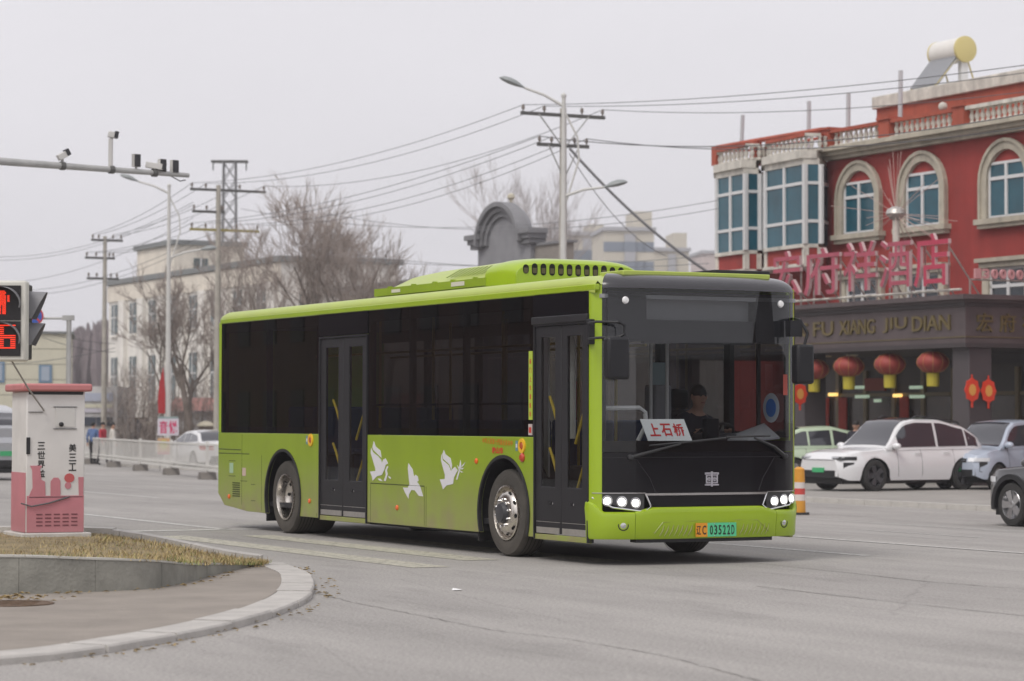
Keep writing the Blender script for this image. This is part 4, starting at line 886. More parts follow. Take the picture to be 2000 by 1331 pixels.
# canopy
cs0, cs1, cn0 = -48.5, -31.7, 30.0
h(MB().box(cs0, cs1, cn0, 34.98, 3.56, 4.72), 'canopy', BROWN)
h(MB().box(cs0, cs1 + .12, cn0 - .12, 34.97, 4.72, 4.80).box(cs0, cs1 + .25, cn0 - .25, 34.96, 4.80, 4.93), 'canopy_cornice', BROWN); h(MB().box(cs0, cs1 + .06, cn0 - .06, 34.965, 4.62, 4.72), 'canopy_bead', BROWND)
h(MB().box(cs0, cs1 + .02, cn0 - .02, 34.955, 3.77, 3.795), 'gold_line', GOLD); h(MB().box(cs0, cs1 + .05, cn0 - .05, 34.95, 3.50, 3.62), 'canopy_bead', BROWND)
tx = MB(); names = ['HONG', 'FU', 'XIANG', 'JIU', 'DIAN']; xs = -40.6
for wd_, a, b in (('HONG', -40.9, -39.35), ('FU', -39.05, -38.0), ('XIANG', -37.7, -35.9), ('JIU', -35.5, -34.35), ('DIAN', -34.1, -32.35)):
    tx = MB(); text_fit(tx, wd_, frame(((a + b)/2, cn0 - .002, 4.20), (1, 0, 0), (0, 0, 1)), b - a, .42, .05, .01); h(tx, 'canopy_word', GOLD)
for i, ch in enumerate('宏府祥酒店'): tx = MB(); text_fit(tx, ch, frame((cs1 + .002, 30.62 + i*.78, 4.18), (0, 1, 0), (0, 0, 1)), .55, .52, .05, .01); h(tx, 'canopy_character', GOLD)
COL = mat('brown_pillar', (.07, .058, .062), .5, var=.1, vs=2)
for s_, n_ in ((-32.15, 30.55), (-40.2, 30.55), (-47.5, 30.55), (-32.15, 33.6)): h(MB().box(s_ - .38, s_ + .38, n_ - .38, n_ + .38, -.26, 3.55), 'canopy_column', COL, bevel=.02)
# glazed entrance
h(MB().box(-47, -26, 34.90, 35.0, -.26, 3.2), 'shopfront', mat('shopfront_dark', (.045, .032, .026), .4, var=.4, vs=1.2))
GL2 = mat('lobby_glass', (.060, .038, .022), .2, var=.5, vs=.7)
for i in range(13):
    a = -46.6 + i*1.55; h(MB().box(a, a + .18, 34.80, 34.92, -.26, 3.1), 'shopfront_post', mat('bronze_post', (.19, .14, .065), .45)); h(MB().box(a + .2, a + 1.5, 34.86, 34.90, .1, 2.25), 'shopfront_pane', GL2); h(MB().box(a + .2, a + 1.5, 34.82, 34.9, 2.27, 2.38), 'shopfront_rail', MATS['bronze_post'])
CPL = mat('couplet_red', (.42, .03, .012), .7, var=.15, vs=3)
for u in (1647, 1767, 1612, 1585):
    s_, z_ = onN(u, 790, 34.78); h(MB().box(s_ - .22, s_ + .22, 34.74, 34.79, .5, 2.25), 'couplet_strip', CPL)
s_, z_ = onN(1710, 745, 34.7); h(MB().box(s_ - .55, s_ + .55, 34.66, 34.74, 2.45, 2.85), 'door_plaque', mat('plaque_red', (.28, .04, .02), .6))
LW = mat('lit_warm', (.9, .7, .3), .5, emit=(1, .62, .18), es=1.3); LG = mat('lit_pale', (.7, .8, .65), .5, emit=(.75, 1, .75), es=.25)
for u, v, m_, w_ in ((1628, 771, LW, .22), (1754, 773, LW, .2), (1685, 775, LG, .35), (1792, 775, LG, .35), (1715, 783, LG, .16), (1790, 757, LG, .3), (1680, 757, LG, .35)):
    s_, z_ = onN(u, v, 34.76); h(MB().box(s_ - w_, s_ + w_, 34.70, 34.78, z_ - .05, z_ + .05), 'lit_lamp', m_)
for u, v in ((1613, 696), (1664, 692)):
    s_, z_ = onN(u, v, 32); h(MB().lathe([(.16, 0), (.2, .05), (.02, .09)], 12, Matrix.Translation((s_, 32, 3.46))), 'ceiling_lamp', mat('lamp_cream', (.7, .6, .45), .5))
# sign letters standing on the canopy
SG = LB('canopy_sign', 'row of five big pink characters standing on the brown hotel canopy', 'sign', -36.8, 30.2, 4.93)
PINK = mat('faded_pink_letter', (.40, .075, .115), .5, var=.15, vs=2); HOTP = mat('bright_pink_letter', (.46, .04, .085), .5)
PSIDE = mat('letter_return', (.58, .42, .42), .5)
for i, (ch, u0, u1, v0, v1) in enumerate((('宏', 1514, 1568, 494, 576), ('府', 1575, 1645, 488, 574), ('祥', 1652, 1716, 476, 566), ('酒', 1722, 1784, 472, 560), ('店', 1790, 1858, 460, 558))):
    a, zt = onN(u0, v0, 30.2); b, zb = onN(u1, v1, 30.2); tx = MB(); text_fit(tx, ch, frame(((a + b)/2, 30.2, (zt + zb)/2), (1, 0, 0), (0, 0, 1)), b - a, zt - zb, .10, .006)
    tx.v = [tuple(Vector(p) - SG.c) for p in tx.v]; o = tx.build('sign_character', [PINK if i < 4 else HOTP, PSIDE], SG.o)
    for p in o.data.polygons:
        if abs(p.normal.y) < .5: p.material_index = 1
    for xx in (a + .25, b - .25): SG.put(MB().tube([(xx, 30.3, zb - .4), (xx, 30.32, zt - .3)], .03, 6).tube([(xx, 30.32, zt - .4), (xx + .1, 31.3, 4.94)], .025, 6), 'sign_strut', ALU)
SG.put(MB().tube([(-41, 30.3, 5.1), (-32.3, 30.3, 5.1)], .04, 6), 'sign_rail', STONEW)
PH = LB('phone_sign', 'strip of small pale pink digits on the end of the hotel canopy', 'sign', -31.75, 30.1, 4.93)
tx = MB()
for i, ch in enumerate('1300007'):
    text_fit(tx, ch, frame((-31.66, 30.35 + i*.285, 5.50), (0, 1, 0), (0, 0, 1)), .20, .27, .08, .03)
PH.put(tx, 'sign_digits', mat('pale_pink_letter', (.55, .27, .28), .5, var=.1, vs=3)); PH.put(MB().tube([(-31.62, 30.1, 5.33), (-31.62, 32.6, 5.33)], .025, 6).tube([(-31.62, 30.1, 4.93), (-31.62, 30.1, 5.35)], .03, 6).tube([(-31.62, 32.5, 4.93), (-31.62, 32.5, 5.35)], .03, 6), 'sign_frame', ALU)
# firework lamp
ss, zz = onN(1750, 418, 31.0); FW = LB('firework_lamp', 'pale post with a silver ball and radiating rods above the canopy', 'lamp', ss, 31.0, 4.93)
FW.put(MB().tube([(ss, 31, 4.93), (ss, 31, zz - .1)], .10, 10), 'post', STONEW, smooth=True); FW.put(MB().lathe([(.02, -.2), (.16, -.16), (.30, 0), (.26, .12), (.12, .2), (.01, .22)], 18, Matrix.Translation((ss, 31, zz))), 'ball', mat('dull_silver', (.55, .53, .5), .45, metal=.7), smooth=True)
rd_ = MB(); r5 = random.Random(5)
for i in range(36):
    d_ = Vector((r5.gauss(0, 1), r5.gauss(0, .45), r5.gauss(.1, 1))).normalized(); rd_.tube([Vector((ss, 31, zz)) + d_*.2, Vector((ss, 31, zz)) + d_*r5.uniform(1.3, 1.9)], .008, 4)
o = FW.put(rd_, 'rods', mat('pale_rod', (.50, .36, .32), .5)); tag(o, kind='stuff')
# red lanterns under the canopy edge
LR = mat('lantern_red', (.31, .045, .036), .55, var=.15, vs=3); LY = mat('lantern_yellow', (.50, .42, .04), .6)
for i, (u, v) in enumerate(((1822, 708), (1738, 712), (1658, 716), (1590, 722))):
    s_, z_ = onN(u, v, 30.35)
    lb_ = LB('red_lantern', ('round red lantern nearest the canopy corner pillar', 'second red lantern from the canopy corner pillar', 'third red lantern from the canopy corner pillar', 'red lantern closest to the bus mirror, fourth from the corner pillar')[i], 'lantern', s_, 30.35, z_, 'lanterns under the hotel canopy')
    lb_.put(MB().lathe([(.12, -.30), (.30, -.24), (.43, -.10), (.46, 0), (.43, .10), (.30, .24), (.12, .30)], 20, Matrix.Translation((s_, 30.35, z_))), 'globe', LR, smooth=True)
    rib = MB()
    for k in range(10):
        a = 2*PI*k/10; rib.tube([(s_ + r*math.cos(a), 30.35 + r*math.sin(a), z_ + hh) for r, hh in ((.13, -.30), (.31, -.24), (.44, -.10), (.47, 0), (.44, .10), (.31, .24), (.13, .30))], .006, 4)
    tag(lb_.put(rib, 'lantern_ribs', mat('lantern_rib', (.55, .30, .10), .5)), kind='stuff')
    lb_.put(MB().lathe([(.16, -.36), (.18, -.30), (.17, -.66), (.13, -.68)], 12, Matrix.Translation((s_, 30.35, z_))), 'tassel', LY); lb_.put(MB().tube([(s_, 30.35, z_ + .3), (s_, 30.35, 3.55)], .012, 5), 'cord', BROWND)
for i, (u, v) in enumerate(((1898, 762), (1930, 764), (1562, 770))):
    n_, z_ = onS(u, v, -31.70) if i < 2 else onS(u, v, -39.75); s_ = -31.70 if i < 2 else -39.75
    lb_ = LB('paper_decoration', ('red paper medallion on the corner pillar, left of its twin', 'red paper medallion on the corner pillar, right of its twin', 'red paper medallion on the pillar behind the bus mirror')[i], 'decoration', s_, n_, z_)
    lb_.put(MB().prism([(s_, n_ + (.22 if k % 2 else .26)*math.cos(2*PI*k/16), z_ + (.30 if k % 2 else .34)*math.sin(2*PI*k/16)) for k in range(16)], (.03, 0, 0)), 'medallion', mat('paper_red', (.70, .05, .02), .6)); lb_.put(MB().prism([(s_ + .032, n_ + .12*math.cos(2*PI*k/12), z_ + .16*math.sin(2*PI*k/12)) for k in range(12)], (.006, 0, 0)), 'medallion_motif', mat('paper_gold', (.75, .35, .08), .6)); lb_.put(MB().box(s_, s_ + .02, n_ - .02, n_ + .02, z_ + .32, z_ + .42).box(s_, s_ + .02, n_ - .03, n_ + .03, z_ - .48, z_ - .32), 'medallion_tassel', MATS['paper_red'])
# solar water heater and roof rods
n_ = 38.6; a, zt = onN(1832, 108, n_); b, z2 = onN(1884, 96, n_); zc = (zt + z2)/2; zr_ = HT.o and onN(1712, 190, 37.5)[1]
SH = LB('solar_water_heater', 'white roof solar water heater tank with yellow end cap', 'water heater', (a + b)/2, n_, zr_)
R_ = .41; SH.put(MB().lathe([(R_, 0), (R_, b - a)], 24, frame((a, n_, zc), (0, 1, 0), (0, 0, 1))), 'tank', mat('tank_white', (.72, .70, .66), .35, var=.06, vs=3), smooth=True)
SH.put(MB().lathe([(R_ + .02, 0), (R_ + .02, .10), (R_*.7, .14), (.01, .15)], 24, frame((b - .02, n_, zc), (0, 1, 0), (0, 0, 1))), 'end_cap', mat('cap_yellow', (.60, .51, .22), .5), smooth=True); SH.put(MB().lathe([(R_ + .01, 0), (R_ + .01, .06)], 24, frame((a - .04, n_, zc), (0, 1, 0), (0, 0, 1))), 'end_cap', MATS['cap_yellow'], smooth=True)
tb = MB()
for i in range(12):
    s_ = a + .06 + (b - a - .12)*i/11; SH.put(MB().tube([(s_, n_ - .2, zc - .1), (s_ - .05, n_ - 1.1, zr_ + .05)], .035, 6), 'vacuum_tube', mat('vacuum_tube', (.30, .31, .33), .25, coat=.4))
SH.put(MB().prism([(a + .02, n_ - .16, zc - .15), (b - .02, n_ - .16, zc - .15), (b - .06, n_ - 1.05, zr_ + .02), (a - .04, n_ - 1.05, zr_ + .02)], (0, .02, -.02)), 'reflector', mat('reflector_grey', (.45, .46, .47), .4)); 
for s_ in (a + .05, b - .05): SH.put(MB().tube([(s_, n_ + .1, zc - .2), (s_, n_ + .5, zr_)], .03, 6).tube([(s_, n_ - .15, zc - .2), (s_ - .05, n_ - 1.1, zr_ + .02)], .03, 6), 'stand_leg', mat('stand_yellow', (.50, .42, .20), .5))
SH.put(MB().box(b - .22, b - .03, n_ - .1, n_ + .16, zr_, zc - .3), 'controller_box', WFR)
for i, (u, v0, v1) in enumerate(((1445, 226, 290), (1578, 198, 262), (1655, 182, 245), (1757, 138, 200))):
    s_, z1 = onN(u + 2, v0, 36.3); z0 = 10.0
    RP = LB('roof_rod', ('leaning pale rod on the roof above the left bay window', 'pale rod on the hotel roof above the right bay window', 'pale rod on the roof near the penthouse corner', 'pale rod standing just left of the solar water heater')[i], 'rod', s_, 36.3, z0, 'rods on the hotel roof')
    RP.put(MB().tube([(s_ - .05, 36.3, z0), (s_ + (.12 if i == 0 else .0), 36.3, z1)], .075, 8), 'rod', mat('rod_grey', (.50, .50, .52), .5), smooth=True)
    RP.put(MB().box(s_ - .16, s_ + .06, 36.2, 36.4, z0, z0 + .06), 'base_plate', mat('rod_grey', (.5, .5, .52)))
# ------------------------------------------------------------------ grey gabled building
GST = mat('grey_stone', (.25, .25, .265), .85, var=.15, vs=1.2, bump=.2, bs=12); GSTD = mat('grey_moulding', (.21, .21, .22), .8, var=.1, vs=2); GBR = mat('brown_wall', (.26, .235, .21), .85, var=.15, vs=1.5)
GB = LB('gabled_building', 'grey building with a round-arched gable behind the utility pole', 'building', -71.2, 36, -.35); g = GB.put
ca, ra, zsp = -71.35, 1.72, 8.85
arcp = [(ca - ra*math.cos(PI*i/20), zsp + ra*.90*math.sin(PI*i/20)) for i in range(21)]
g(MB().prism([(-73.75, 36, -.35), (-73.75, 36, 8.85)] + [(x, 36, z) for x, z in arcp] + [(-68.9, 36, 8.85), (-68.9, 36, -.35)], (0, .55, 0)), 'wall', GST)
o_ = [(ca - (ra + .34)*math.cos(PI*i/20), zsp + (ra*.9 + .20)*math.sin(PI*i/20)) for i in range(21)]
for k, (e, f_) in enumerate(((.0, .40), (.42, .24), (.72, .12))):
    inn = [(ca + (x - ca)*(1 - .11*k), zsp + (z - zsp)*(1 - .12*k)) for x, z in o_]; inn2 = [(ca + (x - ca)*(.90 - .11*k), zsp + (z - zsp)*(.89 - .12*k)) for x, z in o_]
    rows = [[(a_[0], 36 - f_, a_[1]), (a_[0], 36.2, a_[1]), (b_[0], 36.2, b_[1]), (b_[0], 36 - f_, b_[1])] for a_, b_ in zip(inn, inn2)]; g(MB().grid(rows, True), 'arch_moulding', GSTD)
for x0, x1 in ((-74.2, -73.2), (-69.5, -68.7)):
    for k, (z0, z1, e) in enumerate(((8.75, 8.95, .15), (8.95, 9.15, .25), (9.15, 9.36, .36))): g(MB().box(x0 - .1*k, x1 + .1*k, 36 - e, 36.6, z0, z1), 'cornice_return', GSTD)
g(MB().box(-73.6, -66.3, 36.56, 45, -.35, 7.1), 'rear_block', GBR); g(MB().box(-73.8, -66.1, 36.61, 45.2, 7.1, 7.25), 'rear_roof', GSTD); g(MB().box(-68.9, -66.2, 36.2, 36.55, -.35, 8.62), 'wing_wall', GBR); g(MB().box(-68.65, -66.1, 36.12, 36.68, 8.62, 8.72), 'wing_coping', GSTD)
g(MB().lathe([(.2, 0), (.06, .06), (.07, .2), (.17, .28), (.15, .40), (.04, .48)], 12, Matrix.Translation((ca + .1, 36.3, zsp + ra*.9 + .1))), 'finial', mat('finial_cream', (.5, .46, .36), .7), smooth=True)
for x in (-72.6, -70.0): g(MB().box(x - .5, x + .5, 35.94, 36.0, 4.5, 6.2), 'window', TEALD)
# ------------------------------------------------------------------ white office building behind the trees
CREAM = mat('cream_render', (.70, .645, .56), .85, var=.10, vs=.6, streak=.12); CREAM2 = mat('white_render', (.74, .715, .67), .85, var=.10, vs=.7, streak=.14); RTR = mat('grey_roof_trim', (.20, .21, .21), .7); WG = mat('grey_green_window', (.09, .12, .125), .25, var=.2, vs=2)
WB_ = LB('office_building', 'cream office block with tall windows behind the bare trees', 'building', -111, 36.6, -.35); b = WB_.put
b(MB().box(-125.3, -97.7, 36.6, 43.2, -.35, 9.55), 'wall', CREAM2); b(MB().box(-125.5, -97.5, 36.4, 43.4, 9.55, 9.85), 'roof_trim', RTR)
b(MB().box(-130.1, -123.2, 40, 44.5, -.35, 12.05), 'upper_wall', CREAM); b(MB().box(-130.3, -123.0, 39.8, 44.7, 12.05, 12.33), 'roof_trim', RTR)
b(MB().box(-125.3, -97.65, 36.5, 36.62, 8.55, 9.5), 'frieze', CREAM)
for i in range(8):
    c = -124.0 + i*3.4
    for z0, z1 in ((6.55, 8.35), (2.6, 5.2)):
        w_ = b(MB().box(c - .55, c + .55, 36.52, 36.58, z0, z1), 'window', WG); b(MB().box(c - .04, c + .04, 36.49, 36.53, z0, z1).box(c - .55, c + .55, 36.49, 36.53, z0 + .55*(z1-z0), z0 + .55*(z1-z0) + .07), 'window_bars', WFR, w_); b(MB().box(c - .7, c + .7, 36.42, 36.6, z0 - .14, z0), 'window_sill', CREAM2, w_)
    b(MB().box(c + 1.2, c + 2.2, 36.35, 36.62, -.35, 8.55), 'pilaster', CREAM2)
n1, z1 = onS(392, 505, -123.2); w_ = b(MB().box(-123.22, -123.16, n1 - .45, n1 + .45, z1 - .9, z1), 'window', WG); b(MB().box(-123.17, -123.13, n1 - .04, n1 + .04, z1 - .9, z1), 'window_bars', WFR, w_)
for n_ in (38.2, 41.4):
    for z0, z1 in ((6.4, 8.0), (2.8, 4.8)): w_ = b(MB().box(-97.72, -97.66, n_ - .55, n_ + .55, z0, z1), 'window', WG); b(MB().box(-97.67, -97.63, n_ - .04, n_ + .04, z0, z1), 'window_bars', WFR, w_)
# low grey-roofed outbuilding
s0, zt0 = onN(655, 566, 35.5); s1, zt1 = onN(775, 546, 35.5)
LW_ = LB('low_outbuilding', 'low outbuilding with a grey flat roof right behind the bus roof', 'building', (s0 + s1)/2, 35.5, -.35)
LW_.put(MB().box(s0, s1 + 4, 35.7, 41, -.35, zt0 - .35), 'wall', CREAM); LW_.put(MB().box(s0 - .4, s1 + 4.4, 35.2, 41.4, zt0 - .35, zt0 - .05), 'roof_slab', mat('grey_slab', (.27, .26, .255), .8, var=.1, vs=1)); LW_.put(MB().box(s0 - .45, s1 + 4.5, 35.15, 41.5, zt0 - .05, zt0 + .04), 'roof_trim', RTR)
# compound wall with red coping, gate piers
CWL = LB('compound_wall', 'pale blue-white compound wall with a red tiled coping behind the fence', 'wall', -88, 33.5, -.35)
s0, za = onN(338, 778, 33.5); s1 = onN(470, 770, 33.5)[0]; zb = onN(338, 803, 33.5)[1]
CWL.put(MB().box(s0, s1 + 22, 33.5, 33.75, -.35, zb), 'wall', mat('pale_wall', (.55, .56, .58), .8, var=.1, vs=1)); CWL.put(MB().prism([(s0 - .1, 33.2, zb), (s0 - .1, 33.62, za), (s0 - .1, 34.05, zb)], (s1 - s0 + 22.2, 0, 0)), 'coping', mat('faded_red_tile', (.42, .20, .18), .8, var=.12, vs=3)); CWL.put(MB().box(s0 - .15, s1 + 22.2, 33.15, 34.1, zb - .09, zb), 'coping_edge', mat('slate_edge', (.09, .09, .12), .7))
for i, u in enumerate((292, 402)):
    s_, z_ = onN(u, 830, 31.0); GP = LB('gate_pier', ('cream capped gate pier left of the pink notice board', 'cream capped gate pier beside the white car')[i], 'gate pier', s_, 31, -.35, 'gate piers'); GP.put(MB().box(s_ - .25, s_ + .25, 30.75, 31.25, -.35, z_ - .05), 'shaft', mat('pier_brown', (.20, .165, .14), .8)); GP.put(MB().lathe([(.34, z_ - .10), (.52, z_ - .05), (.30, z_ + .12), (.05, z_ + .18)], 4, Matrix.Translation((s_, 31, 0)) @ Matrix.Rotation(PI/4, 4, 'Z')), 'cap', mat('pier_cream', (.52, .48, .38), .8))
s0, _ = onN(236, 830, 31.4); s1, zz = onN(290, 816, 31.4); BW = LB('dark_gate', 'dark slate grey gate panel under the brown shrub', 'gate', (s0+s1)/2, 31.4, -.35); BW.put(MB().box(s0, s1 - .3, 31.4, 31.5, -.3, zz - .1), 'gate_panel', mat('slate_panel', (.085, .085, .11), .6, var=.1, vs=1)); BW.put(MB().box(s0 - .1, s1 - .25, 31.36, 31.54, zz - .1, zz + .02), 'gate_rail', mat('gate_brown', (.10, .07, .055), .7))
# ------------------------------------------------------------------ cream cladded building far left (faces the camera)
CB = thing('clad_building', 'low cream building with horizontal cladding lines behind the signal', 'building', tuple(onY(60, 850, 130).xy) + (-.35,), math.radians(9)); cbl = CB.location
PANEL = mat('cream_cladding', (.60, .575, .46), .7, var=.06, vs=1.0); x1 = onY(137, 700, 130).x - cbl.x; zt = onY(60, 652, 130).z + .35
MB().box(-16, x1, .06, 9, 0, zt).build('wall_core', PANEL, CB); MB().box(-16, x1 - .02, .03, .06, 0, zt).build('joint_backing', mat('cladding_joint', (.25, .24, .20), .8), CB); npan = 8
for i in range(npan): MB().box(-16, x1 - .02, 0, .05, zt*i/npan + .02, zt*(i+1)/npan - .012).build('wall_panel', PANEL, CB)
MB().box(-16.1, x1 + .15, -.12, 9.1, zt, zt + .12).build('roof_trim', RTR, CB)
for u0, u1, v0, v1 in ((75, 100, 713, 748), (-8, 9, 706, 748), (30, 52, 780, 815)):
    a, b_ = onY(u0, v0, 129.9), onY(u1, v1, 129.9); wv = MB().box(a.x - cbl.x, b_.x - cbl.x, -.06, .02, b_.z + .35, a.z + .35).build('window', mat('blue_frame', (.16, .25, .36), .4), CB); MB().box(a.x - cbl.x + .12, b_.x - cbl.x - .12, -.08, -.05, b_.z + .45, a.z + .27).build('window_pane', mat('pale_blue_pane', (.36, .42, .50), .2), wv)
# shops row glimpsed between cabinet and shrub
SHP = thing('shop_row', 'low pale shop row glimpsed between the cabinet and the shrub', 'building', tuple(onY(195, 850, 128).xy) + (-.35,)); sl_ = SHP.location
a = onY(150, 755, 128); b_ = onY(228, 800, 128)
MB().box(a.x - sl_.x, b_.x - sl_.x, 0, 6, 0, a.z + .35).build('wall', mat('shop_wall', (.52, .51, .50), .8, var=.15, vs=1.5), SHP)
for v0, v1, m_ in ((768, 784, mat('fascia_blue', (.40, .43, .52), .6)), (790, 797, mat('fascia_cream', (.60, .58, .46), .6)), (798, 806, mat('fascia_lilac', (.52, .50, .56), .6)), (815, 832, mat('shop_dark', (.05, .06, .08), .4))): MB().box(a.x - sl_.x + .1, b_.x - sl_.x - .2, -.08, .02, onY(190, v1, 128).z + .35, onY(190, v0, 128).z + .35).build('fascia', m_, SHP)
# ------------------------------------------------------------------ far apartment blocks
APM = mat('apartment_cream', (.56, .52, .44), .9, var=.06, vs=.05); APG = mat('apartment_grey', (.40, .40, .42), .9); APW = mat('apartment_window', (.20, .23, .28), .4)
for i, (u0, u1, vt, ut, Yd, lab) in enumerate(((1108, 1183, 456, 1140, 420, 'pale far apartment block just right of the utility pole'), (1180, 1278, 447, 1240, 400, 'tallest pale far apartment block with a rooftop box'), (1276, 1346, 487, 1330, 430, 'lower pale far apartment block beside the hotel bay'), (1372, 1400, 492, 1385, 520, 'faint pinkish far tower touching the hotel corner'))):
    a = onY(u0, vt, Yd); b_ = onY(u1, vt, Yd); ap_ = thing('apartment_block', lab, 'building', ((a.x+b_.x)/2, Yd, -.35), math.radians(6), 'far apartment blocks'); w_ = (b_.x - a.x)
    H_ = a.z; MB().box(-w_/2, w_/2, 0, 14, 0, H_).build('wall', APM if i < 3 else mat('apartment_pink', (.52, .44, .42), .9), ap_); MB().box(-w_/2 - .3, w_/2 + .3, -.4, 14.3, H_, H_ + .6).build('roof_trim', APG, ap_)
    if i < 3: MB().box(w_*.12, w_*.5, 2, 10, H_ + .6, H_ + (3.2 if i else 2)).build('roof_box', APM, ap_)
    MB().box(-w_/2 - .2, w_/2 + .2, -.3, .1, H_ - 6.9, H_ - 6.5).build('string_course', APG, ap_)
    if i == 3: continue
    win = MB().box(-.9, .9, -.1, .05, 0, 1.5).build('window', APW, ap_); wme = win.data; bpy.data.objects.remove(win); nf = int(H_/3)
    MB().box(-w_*.1, w_*.12, -.5, 0, 0, H_ - .5).build('bay_strip', APG, ap_)
    for fl in range(max(0, nf - 5), nf):
        for x in (-w_*.40, -w_*.22, w_*.22, w_*.38): inst(wme, 'window', ap_, Matrix.Translation((x, 0, fl*3 + .8)))
    for fl in range(nf - 5, nf): inst(wme, 'window', ap_, Matrix.Translation((0, -.45, fl*3 + .8)))

# ------------------------------------------------------------------ off-frame buildings added for the bus glass to reflect; only the gable is known
BRK = mat('red_brown_brick', (.10, .055, .045), .9, var=.2, vs=1.5); BRW = mat('brick_block_window', (.06, .05, .05), .8)
def block(label, x, y, rz, L, D, H, gable=False, name='brick_block', m=BRK):
    B_ = thing(name, label, 'building', (x, y, 0), rz); MB().box(-L/2, L/2, -D/2, D/2, 0, H).build('wall', m, B_)
    if gable: MB().prism([(-L/2 - .5, -D/2 - .6, H), (-L/2 - .5, 0, H + D*.28), (-L/2 - .5, D/2 + .6, H)], (L + 1, 0, 0)).build('roof', mat('dark_tile_roof', (.07, .045, .04), .8, var=.2, vs=2), B_)
    else: MB().box(-L/2 - .3, L/2 + .3, -D/2 - .3, D/2 + .3, H, H + .5).build('roof_trim', RTR, B_)
    w0 = MB().box(-.7, .7, -.06, .06, 0, 1.5).build('window', BRW, B_); me_ = w0.data; bpy.data.objects.remove(w0)
    for fl in range(int(H/3.1)):
        for i in range(int(L/3.2)):
            for sd_ in (-1, 1): inst(me_, 'window', B_, Matrix.Translation((-L/2 + 1.8 + i*3.2, sd_*D/2, 1.0 + fl*3.1)))
block('unseen brown brick block added for the bus side windows to reflect', -46, 62, math.radians(-58), 76, 12, 17)
bb_ = [o for o in C.objects if o.name.startswith('brick_block')][0]
for k in range(5): MB().box(-38, 38, -6.9, -6.05, 2.6 + k*3.1, 3.2 + k*3.1).build('reflection_band', mat('reflection_band_pale', (.55, .52, .48), .8), bb_)  # pale bands and fins invented to vary the side window reflection
for k in range(9): MB().box(-36 + k*8.3, -35.2 + k*8.3, -6.6, -6.05, 0, 16.5).build('reflection_fin', mat('fin_pale', (.42, .38, .34), .8), bb_)
block('unseen low brick row added to darken the lower windscreen reflection', 54, 8, math.radians(60), 70, 9, 3.3)
block('brick house whose gable is reflected in the bus windscreen', 41, 18, math.radians(-12), 9, 10, 3.0, True, 'gabled_house')
